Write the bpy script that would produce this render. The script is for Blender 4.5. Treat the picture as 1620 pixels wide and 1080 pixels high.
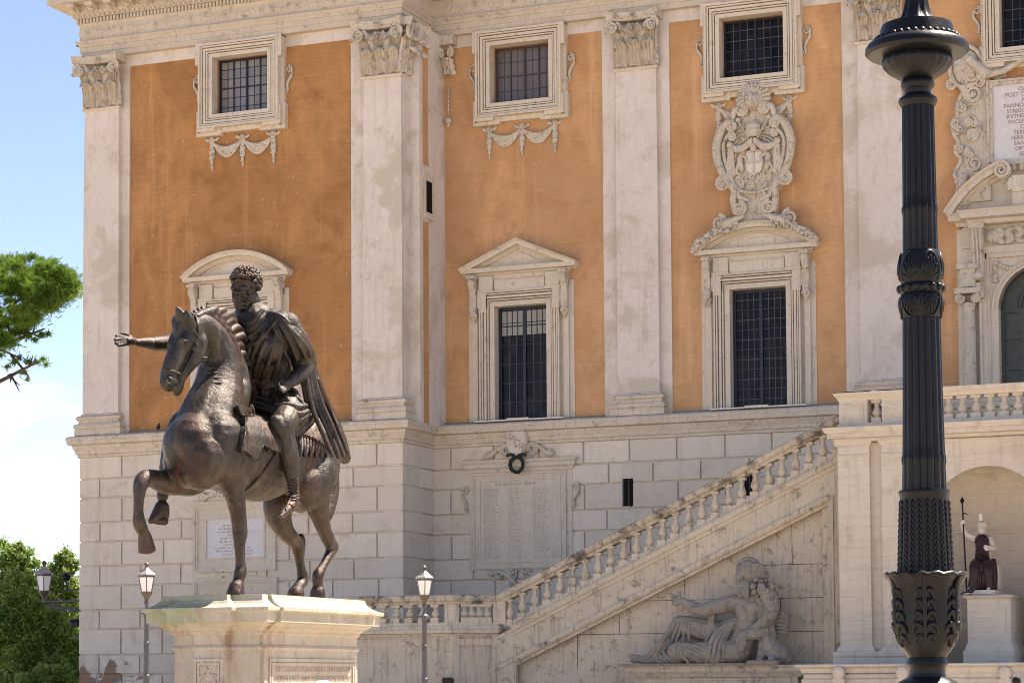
import bpy, bmesh, math, random
import numpy as np
from mathutils import Vector, Matrix
from mathutils.bvhtree import BVHTree
S = bpy.context.scene
for o in list(bpy.data.objects): bpy.data.objects.remove(o)
COL = S.collection
R = math.radians
random.seed(7)
# ------------------------------------------------------------------ camera, world, sun, exposure
YAW, PITCH, ROLL, FPX, CPY = R(22.331), R(3.307), R(.371), 3678.7, 865.3
EYE = Vector((0, 0, 1.6))
fw = Vector((-math.sin(YAW)*math.cos(PITCH), math.cos(YAW)*math.cos(PITCH), math.sin(PITCH)))
r0 = Vector((math.cos(YAW), math.sin(YAW), 0)); d0 = fw.cross(r0)
RT = r0*math.cos(ROLL) + d0*math.sin(ROLL); DN = d0*math.cos(ROLL) - r0*math.sin(ROLL)
cam = bpy.data.cameras.new('camera'); co = bpy.data.objects.new('camera', cam); COL.objects.link(co)
m = Matrix((RT, -DN, -fw)).transposed().to_4x4(); m.translation = EYE
co.matrix_world = m
cam.sensor_width = 36; cam.lens = 36*FPX/1620; cam.shift_y = (CPY-540)/1620
cam.clip_start = .5; cam.clip_end = 3000
S.camera = co

SUN_EL, SUN_AZ = R(60), R(38)          # azimuth measured from +Y towards +X: behind the palace, to the right
sun_dir = Vector((math.sin(SUN_AZ)*math.cos(SUN_EL), math.cos(SUN_AZ)*math.cos(SUN_EL), math.sin(SUN_EL)))
W = bpy.data.worlds.new('World'); S.world = W; W.use_nodes = True
nt = W.node_tree; nt.nodes.clear()
out = nt.nodes.new('ShaderNodeOutputWorld'); bg = nt.nodes.new('ShaderNodeBackground')
sky = nt.nodes.new('ShaderNodeTexSky'); sky.sky_type = 'NISHITA'; sky.sun_disc = False
sky.sun_elevation = SUN_EL; sky.sun_rotation = SUN_AZ; sky.air_density = .45; sky.dust_density = .25; sky.ozone_density = 1.0
tc = nt.nodes.new('ShaderNodeTexCoord'); mp = nt.nodes.new('ShaderNodeMapping'); mp.inputs['Scale'].default_value = (5, 5, 12)
cn = nt.nodes.new('ShaderNodeTexNoise'); cn.inputs['Scale'].default_value = 2.2; cn.inputs['Detail'].default_value = 7
cr = nt.nodes.new('ShaderNodeMapRange'); cr.inputs[1].default_value = .50; cr.inputs[2].default_value = .72; cr.inputs[4].default_value = .7
sx = nt.nodes.new('ShaderNodeSeparateXYZ'); cz = nt.nodes.new('ShaderNodeMapRange')
cz.inputs[1].default_value = .16; cz.inputs[2].default_value = .03; cz.inputs[3].default_value = 0; cz.inputs[4].default_value = 1
mu = nt.nodes.new('ShaderNodeMath'); mu.operation = 'MULTIPLY'
mx = nt.nodes.new('ShaderNodeMix'); mx.data_type = 'RGBA'; mx.inputs[7].default_value = (9, 9.4, 10, 1)
L = nt.links.new
L(tc.outputs['Generated'], mp.inputs[0]); L(mp.outputs[0], cn.inputs[0]); L(cn.outputs[0], cr.inputs[0])
L(tc.outputs['Generated'], sx.inputs[0]); L(sx.outputs[2], cz.inputs[0]); L(cr.outputs[0], mu.inputs[0]); L(cz.outputs[0], mu.inputs[1])
L(mu.outputs[0], mx.inputs[0]); L(sky.outputs[0], mx.inputs[6]); L(mx.outputs[2], bg.inputs[0]); L(bg.outputs[0], out.inputs[0])
bg.inputs[1].default_value = .11
sl = bpy.data.lights.new('sun', 'SUN'); sl.energy = 4.4; sl.angle = R(.53); sl.color = (1, .95, .87)
so = bpy.data.objects.new('sun', sl); COL.objects.link(so)
so.rotation_euler = (-sun_dir).to_track_quat('-Z', 'Y').to_euler(); so.location = sun_dir*100
S.view_settings.view_transform = 'Standard'; S.view_settings.look = 'None'; S.view_settings.gamma = 1
S.view_settings.exposure = 1.72
S.view_settings.use_white_balance = True; S.view_settings.white_balance_temperature = 7450; S.view_settings.white_balance_tint = 17
S.cycles.filter_width = 1.0; S.cycles.max_bounces = 8; S.cycles.diffuse_bounces = 5

# ------------------------------------------------------------------ helpers
def ray(px, py): return RT*((px-810)/FPX) + DN*((py-CPY)/FPX) + fw
def P(px, py, Y): d = ray(px, py); return EYE + d*(Y/d.y)          # point seen at a pixel, on the plane y = Y
def PX(px, py, X): d = ray(px, py); return EYE + d*(X/d.x)         # ... on the plane x = X
def PD(px, py, D): return EYE + ray(px, py)*D                      # ... at a distance
WP = {}
def wpos(o): return WP.get(o.name, Vector((0, 0, 0)))
def setp(o, parent, loc):
    loc = Vector(loc)
    if parent is not None:
        o.parent = parent; o.location = loc - wpos(parent)
    else: o.location = loc
    WP[o.name] = loc
def tag(o, label=None, cat=None, group=None, kind=None):
    if label: o['label'] = label
    if cat: o['category'] = cat
    if group: o['group'] = group
    if kind: o['kind'] = kind
    return o
def empty(name, loc, label=None, cat=None, group=None, kind=None):
    o = bpy.data.objects.new(name, None); COL.objects.link(o); setp(o, None, loc); o.empty_display_size = .2
    return tag(o, label, cat, group, kind)
def cp(o, parent, loc, rot=None):
    c = o.copy(); COL.objects.link(c); c.parent = None; setp(c, parent, loc)
    if rot is not None: c.rotation_euler = rot
    return c
def copy_tree(o, loc, rot=None):
    c = o.copy(); COL.objects.link(c); c.location = loc; WP[c.name] = Vector(loc)
    if rot: c.rotation_euler = rot
    def rec(a, b):
        for ch in a.children:
            k = ch.copy(); COL.objects.link(k); k.parent = b; rec(ch, k)
    rec(o, c); return c

class MB:
    def __init__(s): s.v = []; s.f = []
    def add(s, vs, fs):
        n = len(s.v); s.v += [tuple(p) for p in vs]; s.f += [tuple(i+n for i in f) for f in fs]; return s
    def box(s, x0, x1, y0, y1, z0, z1):
        if x0 > x1: x0, x1 = x1, x0
        if y0 > y1: y0, y1 = y1, y0
        if z0 > z1: z0, z1 = z1, z0
        return s.add([(x0,y0,z0),(x1,y0,z0),(x1,y1,z0),(x0,y1,z0),(x0,y0,z1),(x1,y0,z1),(x1,y1,z1),(x0,y1,z1)],
              [(0,3,2,1),(4,5,6,7),(0,1,5,4),(1,2,6,5),(2,3,7,6),(3,0,4,7)])
    def prism(s, poly, y0, y1):                       # polygon in XZ, extruded along Y
        n = len(poly)
        return s.add([(x, y0, z) for x, z in poly]+[(x, y1, z) for x, z in poly],
              [tuple(range(n)), tuple(range(2*n-1, n-1, -1))]+[(i, (i+1) % n, n+(i+1) % n, n+i) for i in range(n)])
    def prismx(s, poly, x0, x1):                      # polygon in YZ, extruded along X
        n = len(poly)
        return s.add([(x0, y, z) for y, z in poly]+[(x1, y, z) for y, z in poly],
              [tuple(range(n)), tuple(range(2*n-1, n-1, -1))]+[(i, (i+1) % n, n+(i+1) % n, n+i) for i in range(n)])
    def prismz(s, poly, z0, z1):
        n = len(poly)
        return s.add([(x, y, z0) for x, y in poly]+[(x, y, z1) for x, y in poly],
              [tuple(range(n)), tuple(range(2*n-1, n-1, -1))]+[(i, (i+1) % n, n+(i+1) % n, n+i) for i in range(n)])
    def _sw(s, path, prof, fn, closed):
        n = len(path); k = len(prof); vs = []
        def nrm(a, b):
            d = Vector(b)-Vector(a); d.normalize(); return Vector((d.y, -d.x))
        for i in range(n):
            if closed: na = nrm(path[i-1], path[i]); nb = nrm(path[i], path[(i+1) % n])
            else:
                na = nrm(path[max(i-1, 0)], path[max(i-1, 0)+1]); nb = nrm(path[min(i, n-2)], path[min(i, n-2)+1])
            q = (na+nb)/max(1+na.dot(nb), .2)
            for o_, z in prof: vs.append(fn(path[i][0]+q.x*o_, path[i][1]+q.y*o_, z))
        fs = []
        for i in range(n if closed else n-1):
            j = (i+1) % n
            for a in range(k-1): fs.append((i*k+a, j*k+a, j*k+a+1, i*k+a+1))
        if not closed: fs += [tuple(range(k)), tuple(range(n*k-1, (n-1)*k-1, -1))]
        return s.add(vs, fs)
    def sweep(s, path, prof, closed=False): return s._sw(path, prof, lambda a, b, z: (a, b, z), closed)          # plan path, outward on the right
    def sweepv(s, path, prof, Y, closed=False):                                                                   # path in XZ (outward = up for +X), prof (up, proud)
        return s._sw([(a, -b) for a, b in path], [(o_, p_) for o_, p_ in prof], lambda a, b, p: (a, Y-p, -b), closed)
    def lathe(s, c, prof, n=16, flute=None):          # prof (r, z)
        k = len(prof); vs = []
        for i in range(n):
            a = 2*math.pi*i/n
            for j, (r, z) in enumerate(prof):
                rr = r*(flute(a, z, j) if flute else 1)
                vs.append((c[0]+rr*math.cos(a), c[1]+rr*math.sin(a), c[2]+z))
        fs = []
        for i in range(n):
            b = (i+1) % n
            for j in range(k-1): fs.append((i*k+j, b*k+j, b*k+j+1, i*k+j+1))
        fs.append(tuple(i*k for i in range(n))[::-1]); fs.append(tuple(i*k+k-1 for i in range(n)))
        return s.add(vs, fs)
    def tube(s, pts, rad, n=8, flat=None):            # capped tube; flat = (axis vector, scale)
        pts = [Vector(p) for p in pts]; m_ = len(pts)
        if not hasattr(rad, '__len__'): rad = [rad]*m_
        vs = []; ref = None
        for i, p in enumerate(pts):
            t = (pts[min(i+1, m_-1)]-pts[max(i-1, 0)])
            if t.length < 1e-9: t = Vector((0, 0, 1))
            t.normalize()
            if ref is None:
                ref = t.cross(Vector((0, 0, 1)))
                if ref.length < .1: ref = t.cross(Vector((0, 1, 0)))
            u = (ref - t*ref.dot(t)); u.normalize(); w = t.cross(u); ref = u
            for j in range(n):
                a = 2*math.pi*j/n; q = (u*math.cos(a)+w*math.sin(a))*rad[i]
                if flat: ax = flat[0]; q = q - ax*(q.dot(ax)*(1-flat[1]))
                vs.append(p+q)
        fs = [(i*n+j, i*n+(j+1) % n, (i+1)*n+(j+1) % n, (i+1)*n+j) for i in range(m_-1) for j in range(n)]
        fs += [tuple(range(n))[::-1], tuple((m_-1)*n+j for j in range(n))]
        return s.add(vs, fs)
    def ell(s, c, r, rot=None, n=12, k=8):
        c = Vector(c)
        if not hasattr(r, '__len__'): r = (r, r, r)
        vs = []
        def q(x, y, z):
            p = Vector((x*r[0], y*r[1], z*r[2]))
            return c+(rot @ p if rot is not None else p)
        vs.append(q(0, 0, -1))
        for i in range(1, k):
            t = math.pi*i/k
            for j in range(n):
                a = 2*math.pi*j/n; vs.append(q(math.sin(t)*math.cos(a), math.sin(t)*math.sin(a), -math.cos(t)))
        vs.append(q(0, 0, 1)); fs = []
        for j in range(n): fs.append((0, 1+(j+1) % n, 1+j)); fs.append((len(vs)-1, 1+(k-2)*n+j, 1+(k-2)*n+(j+1) % n))
        for i in range(k-2):
            for j in range(n): a = 1+i*n; fs.append((a+j, a+(j+1) % n, a+n+(j+1) % n, a+n+j))
        return s.add(vs, fs)
    def limb(s, nodes, n=12, sub=4):                  # nodes [(point, radius)]: smooth tapered limb with round ends
        ps = [Vector(p) for p, r in nodes]; rs = [r for p, r in nodes]; pp = []; rr = []
        for i in range(len(ps)-1):
            a = ps[max(i-1, 0)]; b = ps[i]; c = ps[i+1]; d = ps[min(i+2, len(ps)-1)]
            for k in range(sub):
                t = k/sub
                pp.append(.5*((2*b)+(c-a)*t+(2*a-5*b+4*c-d)*t*t+(3*b-a-3*c+d)*t**3)); rr.append(rs[i]*(1-t)+rs[i+1]*t)
        pp.append(ps[-1]); rr.append(rs[-1])
        s.tube(pp, rr, n); s.ell(pp[0], rr[0]*.995, None, n, 8); s.ell(pp[-1], rr[-1]*.995, None, n, 8); return s
    def grid(s, fn, nu, nv):                          # open sheet fn(u,v)
        vs = [fn(i/nu, j/nv) for i in range(nu+1) for j in range(nv+1)]
        return s.add(vs, [(i*(nv+1)+j, (i+1)*(nv+1)+j, (i+1)*(nv+1)+j+1, i*(nv+1)+j+1) for i in range(nu) for j in range(nv)])
    def merge(s, o, fn=None):
        return s.add([fn(Vector(p)) if fn else p for p in o.v], o.f)
    def build(s, name, mat, parent=None, loc=None, smooth=None, solid=0, remesh=0, smoothit=0, disp=None, bevel=0):
        if loc is None: loc = wpos(parent) if parent is not None else Vector((0, 0, 0))
        loc = Vector(loc)
        me = bpy.data.meshes.new(name); me.from_pydata([(p[0]-loc.x, p[1]-loc.y, p[2]-loc.z) for p in s.v], [], s.f)
        bm = bmesh.new(); bm.from_mesh(me); bmesh.ops.recalc_face_normals(bm, faces=bm.faces); bm.to_mesh(me); bm.free()
        ob = bpy.data.objects.new(name, me); COL.objects.link(ob)
        if remesh or solid or bevel:
            if solid: q = ob.modifiers.new('s', 'SOLIDIFY'); q.thickness = solid; q.offset = 0
            if bevel: q = ob.modifiers.new('b', 'BEVEL'); q.width = bevel; q.segments = 1; q.limit_method = 'ANGLE'; q.angle_limit = R(40)
            if remesh:
                q = ob.modifiers.new('r', 'REMESH'); q.mode = 'VOXEL'; q.voxel_size = remesh
                if smoothit: q = ob.modifiers.new('m', 'SMOOTH'); q.factor = .5; q.iterations = smoothit
            dg = bpy.context.evaluated_depsgraph_get(); dg.update()
            m2 = bpy.data.meshes.new_from_object(ob.evaluated_get(dg)); m2.name = name
            ob.modifiers.clear(); ob.data = m2; me = m2
        me.materials.clear(); me.materials.append(mat)
        if smooth is not None:
            me.polygons.foreach_set('use_smooth', [True]*len(me.polygons))
            if smooth < 180: me.set_sharp_from_angle(angle=R(smooth))
        setp(ob, parent, loc); return ob

def text_mesh(body, size, fn, name, mat, parent, depth=.004, align='CENTER', space=1.0, sx=1.0):
    cu = bpy.data.curves.new(name, 'FONT'); cu.body = body; cu.size = size; cu.extrude = depth; cu.align_x = align
    cu.space_line = space; cu.resolution_u = 3
    ob = bpy.data.objects.new(name, cu); COL.objects.link(ob)
    dg = bpy.context.evaluated_depsgraph_get(); dg.update()
    me = bpy.data.meshes.new_from_object(ob.evaluated_get(dg)); bpy.data.objects.remove(ob)
    b = MB(); b.add([fn(v.co.x*sx, v.co.y, v.co.z) for v in me.vertices], [tuple(p.vertices) for p in me.polygons])
    return b.build(name, mat, parent)

# ------------------------------------------------------------------ materials
def nodes_for(name):
    mt = bpy.data.materials.new(name); mt.use_nodes = True; t = mt.node_tree; t.nodes.clear()
    o = t.nodes.new('ShaderNodeOutputMaterial'); b = t.nodes.new('ShaderNodeBsdfPrincipled'); t.links.new(b.outputs[0], o.inputs[0])
    return mt, t, b
class NT:
    def __init__(s, t): s.t = t
    def n(s, ty, **kw):
        x = s.t.nodes.new(ty)
        for k, v in kw.items(): setattr(x, k, v)
        return x
    def l(s, a, b): s.t.links.new(a, b)
    def coord(s, scale=(1, 1, 1)):
        g = s.n('ShaderNodeNewGeometry'); mp = s.n('ShaderNodeMapping'); mp.inputs['Scale'].default_value = scale; s.l(g.outputs['Position'], mp.inputs[0]); return mp.outputs[0]
    def noise(s, scale, detail=5, co=None, rough=.6, dist=0):
        x = s.n('ShaderNodeTexNoise'); x.inputs['Scale'].default_value = scale; x.inputs['Detail'].default_value = detail; x.inputs['Roughness'].default_value = rough
        x.inputs['Distortion'].default_value = dist
        if co is not None: s.l(co, x.inputs[0])
        return x.outputs[0]
    def rng(s, v, a, b, c=0, d=1):
        x = s.n('ShaderNodeMapRange'); x.inputs[1].default_value = a; x.inputs[2].default_value = b; x.inputs[3].default_value = c; x.inputs[4].default_value = d
        s.l(v, x.inputs[0]); return x.outputs[0]
    def mul(s, a, b, op='MULTIPLY'):
        x = s.n('ShaderNodeMath', operation=op)
        for i, q in enumerate((a, b)):
            if isinstance(q, (int, float)): x.inputs[i].default_value = q
            else: s.l(q, x.inputs[i])
        return x.outputs[0]
    def mix(s, f, a, b, mode='MIX'):
        x = s.n('ShaderNodeMix', data_type='RGBA', blend_type=mode)
        if isinstance(f, (int, float)): x.inputs[0].default_value = f
        else: s.l(f, x.inputs[0])
        for i, q in ((6, a), (7, b)):
            if isinstance(q, tuple): x.inputs[i].default_value = (*q[:3], 1)
            else: s.l(q, x.inputs[i])
        return x.outputs[2]
    def bump(s, v, b, strength=.3, dist=.02):
        x = s.n('ShaderNodeBump'); x.inputs['Strength'].default_value = strength; x.inputs['Distance'].default_value = dist
        s.l(v, x.inputs['Height']); s.l(x.outputs[0], b.inputs['Normal'])
def stone(name, c, c2, dark=(.1, .085, .065), grime=.35, gth=.56, streak=.3, scale=1.0, rough=.85, bump=.25, band=0, extra=None, island=0):
    mt, t, b = nodes_for(name); k = NT(t); co = k.coord()
    base = k.mix(k.rng(k.noise(.55*scale, 6, co), .35, .65), c, c2)
    fine = k.noise(6*scale, 8, co, .7)
    gi = k.n('ShaderNodeNewGeometry'); base = k.mix(k.mul(gi.outputs['Random Per Island'], island), base, tuple(x*.66 for x in c))
    base = k.mix(k.rng(fine, .3, .7, 0, .4), base, tuple(x*.72 for x in c))
    vs = k.coord((2.2*scale, 2.2*scale, .16*scale)); st = k.noise(2.2, 6, vs, .65)
    g = k.noise(1.3*scale, 9, co, .72, .4)
    base = k.mix(k.rng(st, .52, .75, 0, streak), base, dark)
    base = k.mix(k.rng(g, gth, gth+.16, 0, grime), base, dark)
    if band:
        bs = k.coord((.5, .5, 9)); bn = k.noise(2.0, 7, bs, .75, .3)
        base = k.mix(k.rng(bn, .5, .72, 0, band), base, tuple(x*.5 for x in c))
    if extra: base = extra(k, base, co)
    k.l(base, b.inputs['Base Color']); b.inputs['Roughness'].default_value = rough
    k.bump(k.mul(fine, k.noise(22*scale, 4, co), 'ADD'), b, bump, .02)
    return mt
def blotch(col, sc, th, amt):
    def f(k, base, co): return k.mix(k.rng(k.noise(sc, 6, co, .6, .3), th, th+.06, 0, amt), base, col)
    return f
def peel(k, base, co):
    z = k.n('ShaderNodeSeparateXYZ'); k.l(co, z.inputs[0])
    low = k.rng(z.outputs[2], 2.7, 1.5, 0, 1); left = k.rng(z.outputs[0], -31, -36.2, .3, 1)
    n1 = k.noise(.9, 8, co, .6, .5)
    msk = k.rng(k.mul(n1, k.mul(k.mul(low, left), .34), 'ADD'), .745, .775)
    n2 = k.rng(k.noise(2.6, 4, co), .45, .5)
    return k.mix(msk, base, k.mix(n2, (.30, .165, .095), (.215, .165, .12)))
def orange(name, c, c2, c3, brick):
    mt, t, b = nodes_for(name); k = NT(t); co = k.coord()
    base = k.mix(k.rng(k.noise(.35, 7, co, .62), .36, .64), c, c2)
    base = k.mix(k.rng(k.noise(.9, 8, co, .7, .6), .48, .62, 0, .7), base, c3)
    base = k.mix(k.rng(k.noise(.5, 7, k.coord((1.2, 1.2, .5)), .65, .3), .50, .64, 0, .75), base, tuple(min(1, x*1.25) for x in c2))
    base = k.mix(k.rng(k.noise(1.0, 6, k.coord((2.5, 2.5, .13)), .6), .58, .70, 0, .5), base, tuple(min(1, x*1.3+.03) for x in c2))
    base = k.mix(k.rng(k.noise(1.2, 5, k.coord((.7, .7, 11)), .6), .60, .74, 0, .5), base, tuple(min(1, x*1.3+.02) for x in c2))
    hs = k.coord((2.2, 2.2, 19)); hn = k.noise(1.3, 5, hs, .6)
    base = k.mix(k.rng(hn, .46, .72, 0, brick*.6), base, tuple(x*.62 for x in c))
    fl = k.n('ShaderNodeVectorMath', operation='FLOOR'); k.l(k.coord((.42, 0, .8)), fl.inputs[0]); wn = k.n('ShaderNodeTexWhiteNoise', noise_dimensions='3D'); k.l(fl.outputs[0], wn.inputs[0])
    base = k.mix(k.mul(k.rng(wn.outputs[0], .7, 1, 0, .35), k.rng(k.noise(.8, 4, co), .4, .6)), base, c3)
    base = k.mix(k.rng(k.noise(2.2, 9, co, .75, .8), .55, .78, 0, .6), base, tuple(x*.6 for x in c))
    vs = k.coord((3, 3, .25)); sn = k.noise(1.5, 6, vs)
    base = k.mix(k.rng(sn, .56, .8, 0, .3), base, tuple(x*1.2 for x in c2))
    sp = k.noise(9, 3, co, .5); base = k.mix(k.rng(sp, .69, .74, 0, .5), base, (.62, .45, .32))
    k.l(base, b.inputs['Base Color']); b.inputs['Roughness'].default_value = .9
    k.bump(k.mul(hn, k.noise(15, 4, co), 'ADD'), b, .25, .02); return mt
def plain(name, c, rough=.5, metal=0, spec=None, var=.15, bump=0, scale=8):
    mt, t, b = nodes_for(name); k = NT(t); co = k.coord()
    n = k.noise(scale, 5, co)
    k.l(k.mix(k.rng(n, .3, .7), tuple(x*(1-var) for x in c), tuple(min(1, x*(1+var)) for x in c)), b.inputs['Base Color'])
    b.inputs['Roughness'].default_value = rough; b.inputs['Metallic'].default_value = metal
    if spec is not None: b.inputs['Specular IOR Level'].default_value = spec
    if bump: k.bump(n, b, bump, .01)
    return mt
M = {}
M['cream'] = stone('cream_plaster', (.62, .54, .45), (.67, .58, .49), (.36, .28, .20), .5, .55, .25, .8, .85, .2, 0, blotch((.42, .30, .21), .5, .60, .45))
M['pil'] = stone('pilaster_plaster', (.635, .55, .465), (.70, .61, .53), (.36, .27, .18), .65, .54, .4, 1.1, .85, .3, 0, blotch((.50, .42, .325), .5, .535, .9))
M['base'] = stone('base_stucco', (.70, .60, .475), (.74, .64, .52), (.40, .29, .20), .55, .545, .35, 1, .85, .3, 0, peel, .45)
M['trim'] = stone('travertine_trim', (.64, .545, .42), (.71, .615, .495), (.15, .11, .07), .65, .57, .3, 3.4, .85, .6, 0, None, .15)
M['carve'] = stone('carved_stone', (.56, .475, .365), (.65, .565, .45), (.085, .062, .04), .9, .535, .5, 5, .85, .5)
M['ent'] = stone('entablature_stone', (.53, .45, .345), (.60, .515, .405), (.18, .11, .06), .7, .55, .3, 3, .85, .4)
M['stair'] = stone('weathered_travertine', (.54, .455, .345), (.62, .535, .42), (.055, .045, .034), .9, .545, .6, 2.6, .9, .6, 0, None, .2)
M['pier'] = stone('pier_travertine', (.58, .50, .40), (.63, .55, .45), (.15, .115, .08), .4, .56, .3, 1.2, .9, .4, .45)
M['course'] = stone('stained_course', (.60, .505, .38), (.68, .58, .46), (.13, .09, .055), .7, .55, .4, 2.6, .85, .5, .55)
M['railstone'] = stone('grimy_rail', (.46, .385, .29), (.54, .46, .36), (.05, .042, .033), .9, .47, .75, 1.8, .9, .6)
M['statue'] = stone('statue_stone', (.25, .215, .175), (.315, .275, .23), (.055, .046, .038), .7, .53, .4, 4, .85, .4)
M['orange'] = orange('orange_plaster', (.47, .250, .113), (.525, .288, .135), (.43, .207, .085), .4)
M['brown'] = orange('brown_plaster', (.345, .160, .055), (.425, .205, .075), (.28, .118, .036), .55)
M['marble'] = plain('white_marble', (.60, .56, .54), .6, 0, None, .08, .1)
M['letter'] = plain('letter_paint', (.30, .19, .15), .8, 0, None, .2)
M['letter_grey'] = plain('worn_letter', (.36, .30, .235), .9, 0, None, .3)
M['came'] = plain('lead_came', (.075, .072, .07), .6, 0, None, .2)
M['lead'] = plain('lead_flashing', (.16, .155, .16), .6, 0, None, .2)
M['iron'] = plain('black_iron', (.0060, .0060, .0072), .38, .0, .25, .3, .25, 30)
M['grey_iron'] = plain('grey_iron', (.075, .075, .085), .45, .2, .5, .2, .2, 20)
M['tin'] = plain('lantern_tin', (.30, .285, .265), .5, .3, .5, .15, .1)
M['brass'] = plain('rusty_brass', (.09, .066, .042), .5, .2, .5, .3, .1)
M['frame'] = plain('window_frame_paint', (.012, .015, .028), .45, 0, .4, .2)
M['frame2'] = plain('window_frame_brown', (.06, .04, .035), .5, 0, .4, .2)
M['door'] = plain('door_paint', (.05, .055, .042), .45, 0, .4, .3)
M['slot'] = plain('dark_opening', (.012, .01, .009), .9, 0, .1, .2)
M['wreath'] = plain('wreath_leaf', (.018, .022, .014), .6, 0, .3, .3)
M['porphyry'] = plain('porphyry', (.030, .009, .010), .4, 0, .3, .35, .1, 12)
M['white_stone'] = plain('bleached_marble', (.62, .56, .48), .7, 0, .4, .15, .1)
M['bird'] = plain('feathers', (.02, .02, .025), .6, 0, .4, .3)
M['skin'] = plain('skin', (.48, .29, .20), .6, 0, .4, .1)
M['cloth'] = plain('linen', (.62, .60, .55), .9, 0, .2, .05)
M['bark'] = plain('bark', (.10, .065, .045), .9, 0, .2, .3, .5, 10)
def lampglass():
    mt, t, b = nodes_for('frosted_glass'); b.inputs['Base Color'].default_value = (.78, .77, .75, 1); b.inputs['Roughness'].default_value = .35
    b.inputs['Subsurface Weight'].default_value = .3; b.inputs['Subsurface Radius'].default_value = (.1, .1, .1); return mt
M['lampglass'] = lampglass()
def pane(name, c, c2, sx, sz, var=.5, rough=.12, spec=.5):
    mt, t, b = nodes_for(name); k = NT(t); co = k.coord((1/sx, 0, 1/sz))
    fl = k.n('ShaderNodeVectorMath', operation='FLOOR'); k.l(co, fl.inputs[0])
    wn = k.n('ShaderNodeTexWhiteNoise', noise_dimensions='3D'); k.l(fl.outputs[0], wn.inputs[0])
    base = k.mix(k.mul(wn.outputs[0], var), c, c2)
    base = k.mix(k.rng(k.noise(1.4, 5, k.coord((1, 1, .5))), .4, .7, 0, .5), base, tuple(x*.6 for x in c))
    k.l(base, b.inputs['Base Color']); b.inputs['Roughness'].default_value = rough; b.inputs['Specular IOR Level'].default_value = spec
    k.bump(k.mul(wn.outputs[0], k.noise(.8, 2, k.coord()), 'MULTIPLY'), b, .02, .05); return mt
M['pane_light'] = pane('pane_reflection', (.27, .24, .20), (.17, .165, .19), .22, .28, .9)  # reflection of sky and facing building put into the pane colour
M['pane_mid'] = pane('pane_greyish', (.145, .115, .09), (.10, .095, .11), .22, .42, .7)  # brownish grey tone that differs from pane to pane
M['pane_dark'] = pane('pane_dark', (.004, .004, .005), (.022, .018, .018), .22, .40, 1, .12, .13)
M['pane_blind'] = plain('pane_blind', (.26, .24, .19), .3, 0, .5, .05)
def bronze():
    mt, t, b = nodes_for('patinated_bronze'); k = NT(t); co = k.coord()
    base = k.mix(k.rng(k.noise(2.2, 7, co, .65), .35, .65), (.011, .008, .0055), (.045, .035, .026))
    base = k.mix(k.rng(k.noise(1.6, 6, k.coord((1.5, 1.5, .4)), .7, .6), .50, .66, 0, .8), base, (.055, .018, .008))
    zz = k.n('ShaderNodeSeparateXYZ'); k.l(co, zz.inputs[0]); base = k.mix(k.mul(k.rng(zz.outputs[2], 4.3, 3.4, 0, .5), k.rng(k.noise(4, 6, k.coord((1.5, 1.5, .35)), .65), .42, .62)), base, (.085, .028, .012))
    base = k.mix(k.rng(k.noise(3.0, 7, k.coord((2, 2, .4)), .7), .52, .72, 0, .6), base, (.12, .112, .088))
    k.l(base, b.inputs['Base Color']); b.inputs['Metallic'].default_value = .3
    k.l(k.rng(k.noise(7, 5, co), .3, .7, .33, .60), b.inputs['Roughness']); k.bump(k.mul(k.noise(24, 6, co, .7), k.mul(k.noise(7, 5, co, .6), 2.0), 'ADD'), b, .45, .025); return mt
M['bronze'] = bronze()
def pedstain(k, base, co):
    g = k.rng(k.noise(1.5, 6, k.coord((1, 1, .45)), .65, .5), .42, .56, 0, .7)
    z = k.n('ShaderNodeSeparateXYZ'); k.l(co, z.inputs[0]); hi = k.rng(z.outputs[2], 2.26, 2.36, 0, 1)
    lf = k.rng(z.outputs[0], -13.6, -14.6, .45, 1)
    base = k.mix(k.mul(g, k.mul(hi, lf)), base, (.22, .275, .15))
    r = k.rng(k.noise(2.6, 7, k.coord((1.2, 1.2, .35)), .7, .4), .53, .70, 0, .8)
    return k.mix(k.mul(r, k.rng(z.outputs[2], 1.7, 2.45, .3, 1)), base, (.27, .12, .045))
M['ped'] = stone('pedestal_marble', (.455, .40, .32), (.52, .465, .38), (.18, .13, .085), .6, .55, .3, 2.4, .75, .4, 0, pedstain)
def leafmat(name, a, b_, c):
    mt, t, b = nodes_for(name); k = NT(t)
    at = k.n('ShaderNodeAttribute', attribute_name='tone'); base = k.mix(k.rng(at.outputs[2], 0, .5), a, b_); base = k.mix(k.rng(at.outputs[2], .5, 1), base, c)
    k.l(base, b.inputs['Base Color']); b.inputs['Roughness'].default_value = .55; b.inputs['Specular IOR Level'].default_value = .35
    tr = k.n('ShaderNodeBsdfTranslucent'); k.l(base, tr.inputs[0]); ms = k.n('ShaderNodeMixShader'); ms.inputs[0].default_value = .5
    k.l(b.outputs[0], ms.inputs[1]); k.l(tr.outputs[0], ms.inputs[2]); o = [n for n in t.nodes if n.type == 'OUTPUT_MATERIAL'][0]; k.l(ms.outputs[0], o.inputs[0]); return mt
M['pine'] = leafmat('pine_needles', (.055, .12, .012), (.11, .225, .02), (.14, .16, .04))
M['leaf'] = leafmat('leaves', (.10, .19, .032), (.19, .31, .058), (.33, .38, .14))
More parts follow.
